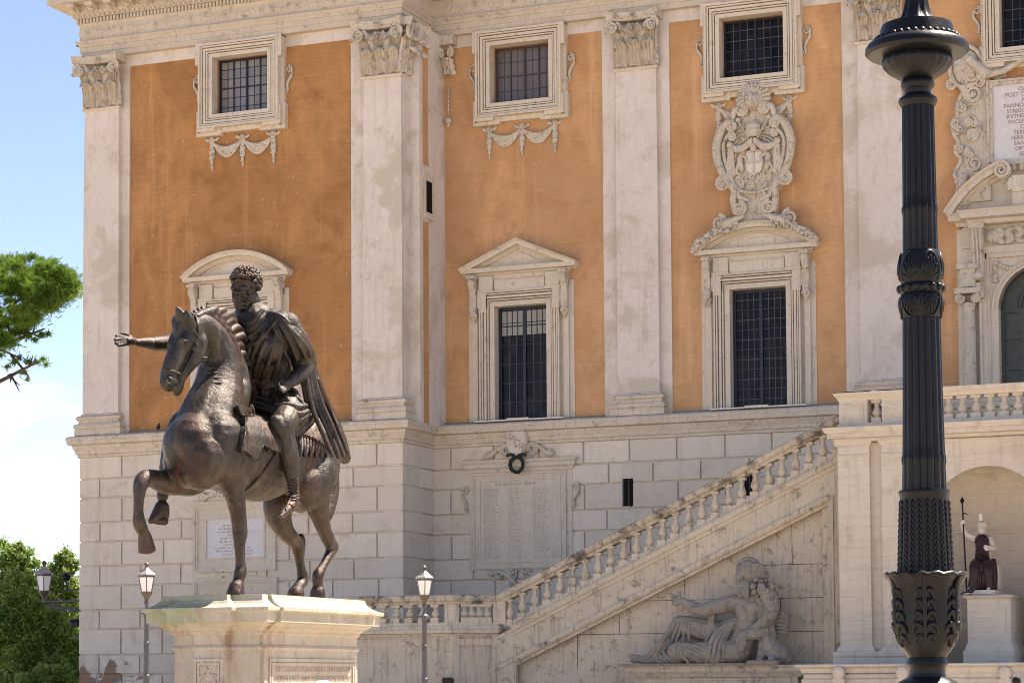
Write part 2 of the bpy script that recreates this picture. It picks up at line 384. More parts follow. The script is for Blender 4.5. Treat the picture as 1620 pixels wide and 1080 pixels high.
def paving():
    mt, t, b = nodes_for('piazza_paving'); k = NT(t); co = k.coord()
    br = k.n('ShaderNodeTexBrick'); br.inputs['Scale'].default_value = 4; br.inputs[1].default_value = (.40, .345, .26, 1); br.inputs[2].default_value = (.44, .375, .285, 1); br.inputs[3].default_value = (.2, .18, .15, 1)
    k.l(co, br.inputs[0]); k.l(k.mix(k.rng(k.noise(.2, 5, co), .3, .7, 0, .4), br.outputs[0], (.46, .395, .30)), b.inputs['Base Color']); b.inputs['Roughness'].default_value = .8; return mt
M['paving'] = paving()
# ------------------------------------------------------------------ ground
g = MB(); g.grid(lambda u, v: (-900+1800*u, -300+1900*v, 0), 6, 6)
tag(g.build('ground', M['paving']), kind='structure')

# ------------------------------------------------------------------ palace
YW, YM = 57.94, 60.0                     # wall planes of the corner wing and of the main front
XL, XC, XR = -37.47, -27.04, 17.0        # outer corner, inner corner, far end
pal = empty('palace', (-10, 60, 0), 'long orange palace front with cream pilasters, a projecting corner wing and a rusticated base', 'building')
def pb(mb, name, mat, parent=pal, **kw): return mb.build(name, M[mat], parent, **kw)

core = MB(); core.box(XL+.3, XC-.5, YW+1.3, 72, 0, 23.6); core.box(XC-.5, XR, YM+1.3, 72, 0, 23.6)  # unseen solid core, added so the sun cannot pass through the walls
core.box(XL+.3, XL+.6, YW+.3, YW+1.3, 0, 23.6)
pb(core, 'sun_block_core', 'base')

def wall(mb, x0, x1, z0, z1, y, holes, deep=.55):
    xs = sorted({x0, x1, *[h[0] for h in holes], *[h[1] for h in holes]}); zs = sorted({z0, z1, *[h[2] for h in holes], *[h[3] for h in holes]})
    for a, b in zip(xs, xs[1:]):
        for c, d in zip(zs, zs[1:]):
            if any(h[0] <= a and b <= h[1] and h[2] <= c and d <= h[3] for h in holes): continue
            mb.add([(a, y, c), (b, y, c), (b, y, d), (a, y, d)], [(0, 1, 2, 3)])
    for a, b, c, d in holes:
        mb.add([(a, y, c), (b, y, c), (b, y, d), (a, y, d), (a, y+deep, c), (b, y+deep, c), (b, y+deep, d), (a, y+deep, d)], [(0, 1, 5, 4), (1, 2, 6, 5), (2, 3, 7, 6), (3, 0, 4, 7)])
XA = -9.95                               # axis of the central bay
MEZ = [(-32.17, YW), (-24.35, YM), (-17.55, YM), (XA, YM)]
BIG = [(-32.29, YW), (-24.42, YM), (-17.5, YM)]
hw = lambda y: [(x-.9, x+.9, 17.96, 19.62) for x, yy in MEZ if yy == y]+[(x-.79, x+.79, 8.92, 12.18) for x, yy in BIG if yy == y]
w = MB(); wall(w, -35.93, -28.70, 8.7, 19.72, YW+.25, hw(YW)); pb(w, 'orange_wall', 'brown').__setitem__('label', 'brownish orange plaster panel of the corner wing')
w = MB()
for a, b in ((-26.77, -21.92), (-19.95, -15.09), (-13.45, 3)):
    wall(w, a, b, 8.7, 19.72, YM+.25, [h for h in hw(YM) if a < h[0] < b] + ([(XA-1.1, XA+1.1, 7.6, 12.3)] if b == 3 else []))
w.add([(XC+.25, YW+.72, 8.7), (XC+.25, YW+1.35, 8.7), (XC+.25, YW+1.35, 19.72), (XC+.25, YW+.72, 19.72)][::-1], [(0, 1, 2, 3)])
pb(w, 'orange_wall', 'orange')
# cream strips behind the pilasters and the band below the entablature
s = MB()
for a, b in ((XL+.1, -35.93), (-28.70, XC-.05)): s.box(a, b, YW+.2, YW+.6, 8.7, 20.06)
s.box(-35.93, -28.70, YW+.203, YW+.6, 19.72, 20.06)
for a, b in ((XC-.3, -26.77), (-21.92, -19.95), (-15.09, -13.45), (3, 5)): s.box(a, b, YM+.2, YM+.6, 8.7, 20.06)
for a, b in ((-26.77, -21.92), (-19.95, -15.09), (-13.45, 3)): s.box(a, b, YM+.203, YM+.6, 19.72, 20.06)
s.box(XC-.6, XC+.0, YW+.2, YW+.72, 8.7, 20.06)
for a, b in ((YW+.58, YW+.80), (YW+1.25, YM+.3)): s.box(XC-.3, XC+.28, a, b, 8.7, 20.06)
s.box(XC-.3, XC+.279, YW+.79, YW+1.26, 19.5, 20.06); s.box(XC-.3, XC+.281, YW+.79, YW+1.262, 15.7, 16.1); s.box(XC-.3, XC+.281, YW+.79, YW+1.262, 14.5, 14.75)
pb(s, 'plaster_strip', 'pil')

# rusticated base: blocks with sunk joints
ZJ = [8.27, 7.59, 7.03, 6.32, 5.75, 5.04, 4.46, 3.76, 3.20, 2.46, 1.90, 1.25, .70, 0]
b = MB(); b.box(XL+.02, XC-.02, YW+.055, YW+1.3, 0, 8.3); b.box(XC-.4, XR, YM+.055, YM+1.3, 0, 8.3); b.box(XL+.035, XL+.6, YW+.03, 72, 0, 8.3); b.box(XC-.6, XC-.055, YW+.03, YM+.1, 0, 8.3)
SLITM = [(-21.36, -21.05, 6.38, 7.14), (-17.92, -17.66, 6.55, 7.22)]
G = .024
for i in range(len(ZJ)-1):
    z1, z0 = ZJ[i]-G, ZJ[i+1]+G
    off = 0 if i % 2 == 0 else .66
    xs = [XL]; x = -36.03-(.0 if i % 2 == 0 else .75)
    while x < XC-.4: xs.append(x+random.uniform(-.03, .03)); x += 1.37
    xs.append(XC)
    for a, c in zip(xs, xs[1:]): b.box(a+(G if a > XL else 0), c-(G if c < XC else 0), YW, YW+.2, z0, z1)
    ys = [YW+.2]+([YW+.55] if i % 2 == 0 else [YW+1.1])+[YM]
    for a, c in zip(ys, ys[1:]): b.box(XC-.2, XC, a+(G if a > YW+.21 else 0), c-(G if c < YM else 0), z0, z1)
    b.box(XL, XL+.2, YW+.2, 72, z0, z1)
    xs = [XC]; x = -26.5+(.0 if i % 2 == 0 else .68)
    while x < XR: xs.append(x+random.uniform(-.03, .03)); x += 1.345
    xs.append(XR)
    for a, c in zip(xs, xs[1:]):
        a2, c2 = a+(G if a > XC else -.1), c-G
        cut = [sl for sl in SLITM if sl[0] < c2 and sl[1] > a2 and sl[2] < z1 and sl[3] > z0]
        if not cut: b.box(a2, c2, YM, YM+.2, z0, z1); continue
        sl = cut[0]
        if sl[0] > a2: b.box(a2, sl[0], YM, YM+.2, z0, z1)
        if sl[1] < c2: b.box(sl[1], c2, YM, YM+.2, z0, z1)
        if sl[3] < z1: b.box(max(a2, sl[0]), min(c2, sl[1]), YM, YM+.2, sl[3], z1)
        if sl[2] > z0: b.box(max(a2, sl[0]), min(c2, sl[1]), YM, YM+.2, z0, sl[2])
pb(b, 'rusticated_base', 'base', bevel=.008)
for sl in SLITM:
    q = MB(); q.box(sl[0]-.002, sl[1]+.002, YM+.03, YM+.034, sl[2]-.002, sl[3]+.002); o = pb(q, 'slit_window', 'slot')
    q = MB(); q.box(sl[0]+.02, sl[0]+.05, YM+.006, YM+.03, sl[2], sl[3]); q.box(sl[0]+.17, sl[0]+.20, YM+.006, YM+.03, sl[2], sl[3]); q.build('window_bar', M['frame'], o)
q = MB(); q.box(XC+.2, XC+.284, YW+.97, YW+1.42, 14.78, 15.68); pb(q, 'slit_window', 'slot')
q = MB(); q.box(XC+.2, XC+.34, YW+.85, YW+1.55, 14.58, 14.77); q.box(XC+.2, XC+.31, YW+.85, YW+.97, 14.77, 15.9); q.box(XC+.2, XC+.31, YW+.97, YW+1.55, 15.68, 15.9); q.box(XC+.2, XC+.31, YW+1.42, YW+1.55, 14.77, 15.68); pb(q, 'slit_window_frame', 'trim')

PLAN = [(XL, 72), (XL, YW), (XC, YW), (XC, YM), (XR, YM)]
sc = MB(); sc.sweep(PLAN, [(-.5, 8.20), (.0, 8.20), (.045, 8.22), (.045, 8.29), (.09, 8.31), (.10, 8.40), (.15, 8.48), (.16, 8.56), (.27, 8.59), (.285, 8.70), (.30, 8.72), (.30, 8.78), (.26, 8.82), (.0, 8.88), (-.5, 8.90)])
pb(sc, 'string_course', 'course', smooth=25)
ld = MB()
for a, c, y in ((-35.9, -28.72, YW), (-26.75, -21.95, YM), (-19.93, -15.1, YM)): ld.box(a, c, y+.10, y+.26, 8.88, 8.93)
pb(ld, 'lead_flashing', 'lead')

# entablature
en = MB(); en.sweep(PLAN, [(-.4, 20.05), (-.0, 20.05), (.0, 20.20), (.03, 20.205), (.03, 20.36), (.06, 20.365), (.06, 20.43), (.09, 20.46), (.13, 20.49), (.13, 20.54), (.02, 20.56), (.02, 20.60), (.05, 20.72), (.05, 20.86), (.02, 20.98), (.06, 21.01), (.09, 21.05), (.09, 21.20), (.15, 21.21), (.20, 21.27), (.23, 21.34), (.25, 21.36), (.25, 21.55), (.72, 21.555), (.72, 21.80), (.78, 21.84), (.88, 21.98), (.90, 22.10), (.90, 22.14), (-.4, 22.3)])
pb(en, 'entablature', 'ent', smooth=25)
at = MB(); at.sweep(PLAN, [(-.6, 22.3), (-.1, 22.3), (-.1, 22.6), (-.2, 22.65), (-.2, 25.4), (-.05, 25.5), (-.05, 25.8), (-.6, 25.85)]); at.box(XL+.6, XC-.5, YW+.6, 72, 22.3, 25.8); at.box(XC-.6, XR, YM+.6, 72, 22.3, 25.8)  # unseen attic block, added and raised to keep the sun off the front
pb(at, 'attic_sun_block', 'trim')
dn = MB()
x = XL-.08
while x < XC+.06: dn.box(x, x+.066, YW-.155, YW-.08, 21.06, 21.19); x += .115
y = YW-.06
while y < YM-.2: dn.box(XC+.08, XC+.155, y, y+.066, 21.06, 21.19); y += .115
x = XC+.2
while x < -21: dn.box(x, x+.066, YM-.155, YM-.08, 21.06, 21.19); x += .115
pb(dn, 'dentil_course', 'ent')
eg = MB()
x = XL-.15
while x < -25: 
    yy = YW if x < XC else YM
    eg.ell((x, yy-.21, 21.28), (.055, .04, .075), None, 8, 6); eg.box(x+.075, x+.095, yy-.22, yy-.16, 21.23, 21.33); x += .17
pb(eg, 'egg_moulding', 'ent', smooth=40)
mo = MB()
x = XL-.12
while x < -28:
    prof = [(YW-.25, 21.545), (YW-.25, 21.36), (YW-.33, 21.33), (YW-.42, 21.37), (YW-.48, 21.46), (YW-.60, 21.44), (YW-.66, 21.49), (YW-.66, 21.545)]
    mo.prismx(prof, x, x+.26); mo.ell((x+.13, YW-.42, 21.36), (.10, .16, .04), None, 8, 6); x += .62
pb(mo, 'modillion_row', 'ent', smooth=35)
def star(mb, c, r, axis='y', n=8):
    for i in range(n):
        a = 2*math.pi*i/n
        for k in (0, 1):
            pass
        u = (math.cos(a), math.sin(a)); p = (-u[1], u[0])
        f = (lambda s_, t_, d: (c[0]+s_, c[1]-d, c[2]+t_)) if axis == 'y' else (lambda s_, t_, d: (c[0]+d, c[1]+s_, c[2]+t_))
        mb.add([f(u[0]*.15*r+p[0]*.17*r, u[1]*.15*r+p[1]*.17*r, 0), f(u[0]*r, u[1]*r, 0), f(u[0]*.15*r-p[0]*.17*r, u[1]*.15*r-p[1]*.17*r, 0), f(u[0]*.1*r, u[1]*.1*r, .24*r)], [(0, 1, 3), (1, 2, 3), (2, 0, 3), (0, 2, 1)])
fr = MB(); k = 0
x = XL+.25
while x < -18:
    yy = YW-.045 if x < XC-.1 else YM-.045
    if not (XC-.3 < x < XC+.3):
        if k % 2 == 0: star(fr, (x, yy, 20.79), .155)
        else:
            for q in range(5): fr.ell((x-.3+q*.15, yy, 20.83-.05*math.sin(math.pi*q/4)), (.085, .025, .05), Matrix.Rotation(.4*(q-2), 3, 'Y'), 8, 6)
            for q in range(4): fr.ell((x-.22+q*.15, yy, 20.73-.04*math.sin(math.pi*q/3)), (.06, .02, .03), Matrix.Rotation(-.5*(q-1.5), 3, 'Y'), 8, 6)
    x += .58; k += 1
pb(fr, 'frieze_relief', 'ent', smooth=40)

# ---- pilasters
def leafsheet(mb, fn, w, h, curl=.12, bul=.05, nv=9, nu=8):
    # acanthus leaf: fn(x, out, z) places it; w width, h height
    def f(u, v):
        s_ = 2*u-1; t = v
        if t < .72: z = h*t/.72*.93; o_ = .02+bul*(t/.72)**2
        else:
            a = (t-.72)/.28*math.pi*.95; z = h*.93+curl*.55*math.sin(a); o_ = .02+bul+curl*(1-math.cos(a))*.55
        lob = 1+.30*abs(math.sin(t*math.pi*3.2))-.15
        ww = w/2*(1.0-.22*t)*lob*(1 if t < .9 else 1-.5*(t-.9)/.1)
        rib = .034*math.cos(s_*math.pi*3.4)+.04*(1-abs(s_))-.05*abs(s_)**2
        return fn(s_*ww, o_+rib, z-.04*h*abs(s_)**2)
    mb.grid(f, nu, nv)
def volute(mb, fn, r, turns=1.8, side=1, th=.035, n=22):
    pts = []; rr = []
    for i in range(n+1):
        t = i/n; a = t*turns*2*math.pi; q = r*(1-.82*t)
        pts.append(fn(side*q*math.sin(a), q*math.cos(a))); rr.append(th*(1-.5*t))
    mb.tube(pts, rr, 6)
def cap_face(mb, fn, wd):
    """one face of a Corinthian pilaster capital, fn(x, out, z): x along the face, z from the astragal"""
    hw_ = wd/2
    bell = [(-hw_, 0, 0), (hw_, 0, 0), (hw_*1.02, .05, 1.2), (-hw_*1.02, .05, 1.2)]
    mb.add([fn(*p) for p in bell], [(0, 1, 2, 3)])
    for cx in (-.5, 0, .5): leafsheet(mb, lambda x, o_, z, cx=cx: fn(cx*wd*.70+x, o_+.06, z+.03), wd*.30, .54, .30, .07)
    for cx in (-.5, .5): leafsheet(mb, lambda x, o_, z, cx=cx: fn(cx*wd*.36+x, o_+.02, z+.06), wd*.27, .92, .28, .10)
    for cx in (-1, 1):
        leafsheet(mb, lambda x, o_, z, cx=cx: fn(cx*wd*.45+x+cx*.5*max(0, o_-.05), o_+.02, z+.06), wd*.22, .90, .28, .10)
        # caulis stalk and volute
        st = [fn(cx*(.14+.26*t**1.6)*wd, .10+.14*t, .62+.62*t) for t in [i/8 for i in range(9)]]
        mb.tube(st, [.05+.025*math.sin(i/8*3) for i in range(9)], 6)
        volute(mb, lambda a, b_, cx=cx: fn(cx*.50*wd+a, .33+.05*(a*cx), 1.10+b_), .19, 1.9, cx, .042)
        mb.ell(fn(cx*.50*wd, .36, 1.10), (.035, .035, .035), None, 8, 6)
        volute(mb, lambda a, b_, cx=cx: fn(cx*.13*wd+a, .16, 1.08+b_), .10, 1.6, -cx, .035)
        leafsheet(mb, lambda x, o_, z, cx=cx: fn(cx*wd*.26+x+cx*.12*z, o_+.07, z+.62), wd*.17, .34, .15, .05, 6, 6)
    leafsheet(mb, lambda x, o_, z: fn(x, o_+.07, z+.80), wd*.20, .32, .15, .04, 6, 6)
def abacus(mb, fn, wd):
    n = 14; pr = [(0, 1.29), (0, 1.36), (.03, 1.38), (.05, 1.43), (.05, 1.50)]
    ab = []
    for i in range(n+1):
        s_ = 2*i/n-1; o_ = .16+.26*abs(s_)**2.4; ab.append((s_*wd*.645, o_))
    vs = [fn(x, o_+d, z) for x, o_ in ab for d, z in pr]; k_ = len(pr)
    vs += [fn(x, -.15, z) for x, o_ in ab for d, z in ((0, 1.29), (0, 1.50))]; base_ = (n+1)*k_
    fs = [(i*k_+j, (i+1)*k_+j, (i+1)*k_+j+1, i*k_+j+1) for i in range(n) for j in range(k_-1)]
    fs += [(i*k_, (i+1)*k_, base_+(i+1)*2, base_+i*2) for i in range(n)]+[(i*k_+k_-1, (i+1)*k_+k_-1, base_+(i+1)*2+1, base_+i*2+1) for i in range(n)]
    fs += [tuple(range(k_))+(base_+1, base_), tuple(n*k_+j for j in range(k_))+(base_+2*n+1, base_+2*n)]
    mb.add(vs, fs)
ZC = 18.50
def capital(faces):
    mb = MB()
    for fn, wd in faces: cap_face(mb, fn, wd); abacus(mb, fn, wd)
    return mb
def basepro(): return [(-.1, 8.86), (.17, 8.86), (.17, 9.04), (.15, 9.05), (.19, 9.08), (.20, 9.13), (.17, 9.19), (.11, 9.20), (.08, 9.24), (.08, 9.28), (.11, 9.30), (.145, 9.34), (.145, 9.39), (.10, 9.43), (.04, 9.445), (.04, 9.475), (0, 9.50), (-.1, 9.50)]
def shaft(path, tp):
    mb = MB(); n = len(path)
    mb.sweep(path, [(0, 9.48), (0, 14), (-tp*.4, 16.5), (-tp, ZC)]); return mb
WID = 1.21
capmesh = None
PIL = [(-36.80, YW), (-20.875, YM), (-14.05, YM), (XA-( -14.05-XA), YM)]
for i, (x, y) in enumerate(PIL):
    h = WID/2
    p = shaft([(x-h, y+.22), (x-h, y+.04), (x+h, y+.04), (x+h, y+.22)], .022); po = p.build('pilaster', M['pil'], pal, loc=(x, y, 8.87), smooth=30)
    q = MB(); q.sweep([(x-h, y+.22), (x-h, y+.04), (x+h, y+.04), (x+h, y+.22)], basepro()); q.build('pilaster_base', M['course'], po, smooth=30)
    q = MB(); q.sweep([(x-h+.02, y+.22), (x-h+.02, y+.05), (x+h-.02, y+.05), (x+h-.02, y+.22)], [(-.1, ZC-.05), (.02, ZC-.05), (.06, ZC-.02), (.06, ZC+.03), (.03, ZC+.05), (-.1, ZC+.06)]); q.build('astragal', M['trim'], po)
    if capmesh is None:
        c = capital([(lambda a, o_, z, x=x, y=y: (x+a, y+.06-o_, ZC+.04+z), WID*.97)])
        capmesh = c.build('capital', M['carve'], po, loc=(x, y, ZC), smooth=50, solid=.018)
        q = MB(); star(q, (x, y-.18, ZC+1.42), .15); q.build('capital_star', M['carve'], po, loc=(x, y, ZC))
        stm = q
    else:
        cp(capmesh, po, (x, y, ZC)); q = MB(); star(q, (x, y-.18, ZC+1.42), .15); q.build('capital_star', M['carve'], po, loc=(x, y, ZC))
# corner pilaster with two faces
x0, x1, y = -28.27, XC-.02, YW+.04
pth = [(x0, y+.18), (x0, y), (x1, y), (x1, y+.62), (x1-.1, y+.62)]
p = shaft(pth, .03); po = p.build('pilaster', M['pil'], pal, loc=(-27.6, YW, 8.87), smooth=30); po['label'] = 'corner pilaster of the wing'
q = MB(); q.sweep(pth, basepro()); q.build('pilaster_base', M['course'], po, smooth=30)
q = MB(); q.sweep([(x0+.02, y+.18), (x0+.02, y), (x1-.02, y), (x1-.02, y+.62), (x1-.1, y+.62)], [(-.1, ZC-.05), (.02, ZC-.05), (.06, ZC-.02), (.06, ZC+.03), (.03, ZC+.05), (-.1, ZC+.06)]); q.build('astragal', M['trim'], po)
xm = (x0+x1)/2
c = capital([(lambda a, o_, z: (xm+a, y+.02-o_, ZC+.04+z), WID*.97), (lambda a, o_, z: (x1-.03+o_, y+.40+a, ZC+.04+z), .95)])
c.build('capital', M['carve'], po, smooth=50, solid=.018)
q = MB(); star(q, (xm, y-.22, ZC+1.42), .15); star(q, (x1+.2, y+.35, ZC+1.42), .15, 'x'); q.build('capital_star', M['carve'], po)
# sliver of a capital with a hanging chain in the inner corner
q = MB(); xs_ = XC+.46
for t in (-.13, .13): volute(q, lambda a, b_, t=t: (xs_+t+a*.6, YM-.05, 19.55+b_), .15, 1.8, 1 if t > 0 else -1, .05)
leafsheet(q, lambda a, o_, z: (xs_+a, YM+.14-o_, 18.95+z), .42, .38, .16, .12); q.box(xs_-.26, xs_+.26, YM-.14, YM+.2, 19.78, 20.04); q.ell((xs_, YM-.13, 19.86), (.06, .04, .12))
for i in range(7): q.ell((xs_, YM+.14, 18.55-.12*i), (.03, .03, .055))
q.ell((xs_, YM+.12, 17.62), (.10, .08, .10)); q.ell((xs_, YM+.12, 17.48), (.05, .05, .07))
pb(q, 'corner_capital', 'carve', smooth=50)
# ---- square upper windows
def frame_rings(mb, x0, x1, z0, z1, y, steps):
    # steps: list of (inner grow, outer grow, proud)
    for a, b_, p in steps:
        mb.box(x0-b_, x0-a, y-p, y+.3, z0-a, z1+a); mb.box(x1+a, x1+b_, y-p, y+.3, z0-a, z1+a)
        mb.box(x0-b_, x1+b_, y-p, y+.3, z1+a, z1+b_); mb.box(x0-b_, x1+b_, y-p, y+.3, z0-b_, z0-a)
def sash(name, x0, x1, z0, z1, y, win, mat, pmat, cols, rows, bar=.035, fr=.07, mid=.06, lead=None):
    p = MB(); p.box(x0, x1, y, y+.02, z0, z1); po = p.build('pane', M[pmat], win)
    f = MB()
    f.box(x0, x0+fr, y-.05, y-.001, z0, z1); f.box(x1-fr, x1, y-.05, y-.001, z0, z1); f.box(x0+fr, x1-fr, y-.05, y-.001, z0, z0+fr); f.box(x0+fr, x1-fr, y-.05, y-.001, z1-fr, z1)
    xm = (x0+x1)/2; f.box(xm-mid/2, xm+mid/2, y-.055, y-.001, z0+fr, z1-fr)
    n = cols//2
    for a, b_ in ((x0+fr, xm-mid/2), (xm+mid/2, x1-fr)):
        for i in range(1, n): c = a+(b_-a)*i/n; f.box(c-bar/2, c+bar/2, y-.04, y-.001, z0+fr, z1-fr)
        for i in range(1, rows): c = z0+(z1-z0)*i/rows; f.box(a, b_, y-.036, y-.001, c-bar/2, c+bar/2)
    f.build('sash', M[mat], win); f = MB()
    for a, b_ in ((x0+fr, xm-mid/2), (xm+mid/2, x1-fr)):
        if lead:
            for i in range(1, lead[0]*n):
                if i % lead[0]: c = a+(b_-a)*i/(n*lead[0]); f.box(c-.009, c+.009, y-.0121, y-.001, z0+fr, z1-fr)
            for i in range(1, lead[1]*rows):
                if i % lead[1]: c = z0+(z1-z0)*i/(lead[1]*rows); f.box(a, b_, y-.012, y-.001, c-.009, c+.009)
    if lead: f.build('lead_came', M['came' if pmat == 'pane_dark' else mat], win)
def sscroll(mb, x, y, z, side, h):
    volute(mb, lambda a, b_: (x+side*(.10+a), y-.05, z+h*.38+b_), .11, 1.6, side, .035, 18)
    volute(mb, lambda a, b_: (x+side*(.03+a), y-.05, z-h*.36+b_), .065, 1.4, -side, .026, 14)
    mb.tube([(x+side*(.20), y-.04, z+h*.36), (x+side*.19, y-.05, z+h*.15), (x+side*.08, y-.05, z-h*.05), (x+side*.05, y-.05, z-h*.2), (x+side*.09, y-.05, z-h*.36)], [.03, .045, .05, .04, .03], 6)
def festoon(mb, xc, y, z, w=2.0, full=True):
    for i in (-1, 0, 1):
        x = xc+i*w/2*1.0
        mb.lathe((0, 0, 0), [(.10, 0), (.10, .05), (.07, .07), (.065, .05), (.035, .05), (.03, .085), (.001, .09)], 14)
        n = 14*7
        mb.v[-n:] = [(x+a, y-.02-c, z+b_) for a, b_, c in mb.v[-n:]]
        for s_ in (-1, 1): mb.ell((x+s_*.16, y-.04, z+.03), (.09, .035, .05), Matrix.Rotation(-s_*.5, 3, 'Y'), 8, 6); mb.ell((x+s_*.17, y-.05, z+.035), (.035, .04, .025), None, 8, 6)
        for k in range(4):
            zz = z-.16-.15*k; r = (.075, .095, .085, .05)[k]
            mb.ell((x, y-.04, zz), (r, .05, .095), None, 8, 6); mb.box(x-r*.9, x+r*.9, y-.085, y, zz-.09, zz-.06)
        mb.ell((x, y-.03, z-.76), (.035, .03, .09), None, 8, 6)
    for i in (-1, 1):
        xa, xb = xc+(i-1)*w/4+.02, xc+(i+1)*w/4-.02
        for q in range(4):
            pts = []; rr = []
            for j in range(13):
                t = j/12; d = (.20+.075*q)*math.sin(math.pi*t)
                pts.append((xa+(xb-xa)*t, y-.05-.012*(3-q)*math.sin(math.pi*t), z-.06-d)); rr.append(.025+.03*math.sin(math.pi*t))
            mb.tube(pts, rr, 6)
LOOK = [('frame', 'pane_light', 'square upper window with pale leaded panes in a dark blue sash'), ('frame2', 'pane_mid', 'square upper window with brownish grey panes'), ('frame', 'pane_dark', 'square upper window with dark panes above the carved coat of arms'), ('frame', 'pane_dark', 'dark square upper window cut by the edge of the picture')]
for (x, y), (sm, pm, lb) in zip(MEZ, LOOK):
    x0, x1, z0, z1 = x-.9, x+.9, 17.96, 19.62; yy = y+.25
    b = MB(); yb = y+.04
    frame_rings(b, x0, x1, z0, z1, yb, [(-.001, .11, .03), (.135, .17, .06), (.195, .265, .075), (.29, .33, .11), (.345, .40, .14)])
    for s_ in (-1, 1):                                             # crossettes: top ears, back slab, lower ears
        xe = x+s_*1.30
        b.box(xe, xe+s_*.10, yb-.124, yb+.3, z1-.20, z1+.41); b.box(x+s_*.80, xe+s_*.10, yb-.126, yb+.3, z1+.38, z1+.43)
        b.box(x+s_*.78, xe+s_*.056, yb-.09, yb+.3, z0-.50, z0-.40); b.box(xe, xe+s_*.06, yb-.092, yb+.3, z0-.50, z0+.05)
    for s_ in (-1, 1): b.box(x+s_*.95, x+s_*1.394, yb+.05, yb+.3, z0-.2, 20.03)
    b.box(x-.96, x+.96, yb+.051, yb+.3, z1+.02, 20.031)
    for s_ in (-1, 1): b.box(x+s_*.62, x+s_*1.44, yb+.03, yb+.3, z0-.60, z0-.17); b.box(x+s_*1.2, x+s_*1.442, yb+.031, yb+.3, z0-.171, z0+.12)
    b.box(x-.7, x+.7, yb+.045, yb+.3, z0-.53, z0-.3)
    w = b.build('window', M['trim'], pal); w['label'] = lb
    sash('s', x0, x1, z0, z1, y+.50, w, sm, pm, 4, 2, .03, .06, .05, (2, 3) if sm == 'frame' else (2, 2))
    d = MB(); festoon(d, x, yy, 17.24); d.build('festoon', M['carve'], w, smooth=50)
    for s_ in (-1, 1): d = MB(); sscroll(d, x+s_*1.40, yy, 18.75, s_, .85); d.build('side_scroll', M['carve'], w, smooth=60)

# ---- tall windows with pediments
CORN = [(0, .0), (0, .05), (.04, .07), (.06, .12), (.11, .13), (.11, .34), (.17, .36), (.22, .42), (.24, .42), (.24, .0)]     # (up, proud)
def console(mb, x, y, zt, h, wd=.17):
    pr = [(y, zt), (y-.30, zt), (y-.33, zt-.10), (y-.30, zt-.2), (y-.20, zt-.32), (y-.13, zt-h*.6), (y-.15, zt-h*.8), (y-.20, zt-h*.92), (y-.15, zt-h), (y, zt-h)]
    mb.prismx(pr, x-wd/2, x+wd/2); mb.box(x-wd/2-.03, x+wd/2+.03, y-.36, y, zt, zt+.07)
    for s_ in (-1, 1): volute(mb, lambda a, b_, s_=s_: (x+s_*wd*.52, y-.20+a*1.0, zt-.13+b_), .11, 1.5, -1, .02, 14)
    for k in range(6): mb.ell((x+.07*math.cos(k*1.05), y-.13-.04*math.sin(k), zt-h-.08+.07*math.sin(k*1.05)), (.06, .06, .06), None, 8, 6)
    mb.ell((x, y-.2, zt-h-.08), .06, None, 8, 6); mb.ell((x, y-.10, zt-h-.22), (.05, .05, .08), None, 8, 6)
BL = ['tall window behind the bronze rider under an arched pediment', 'tall window with two pale top panes under a triangular pediment', 'tall window under an arched pediment below the coat of arms']
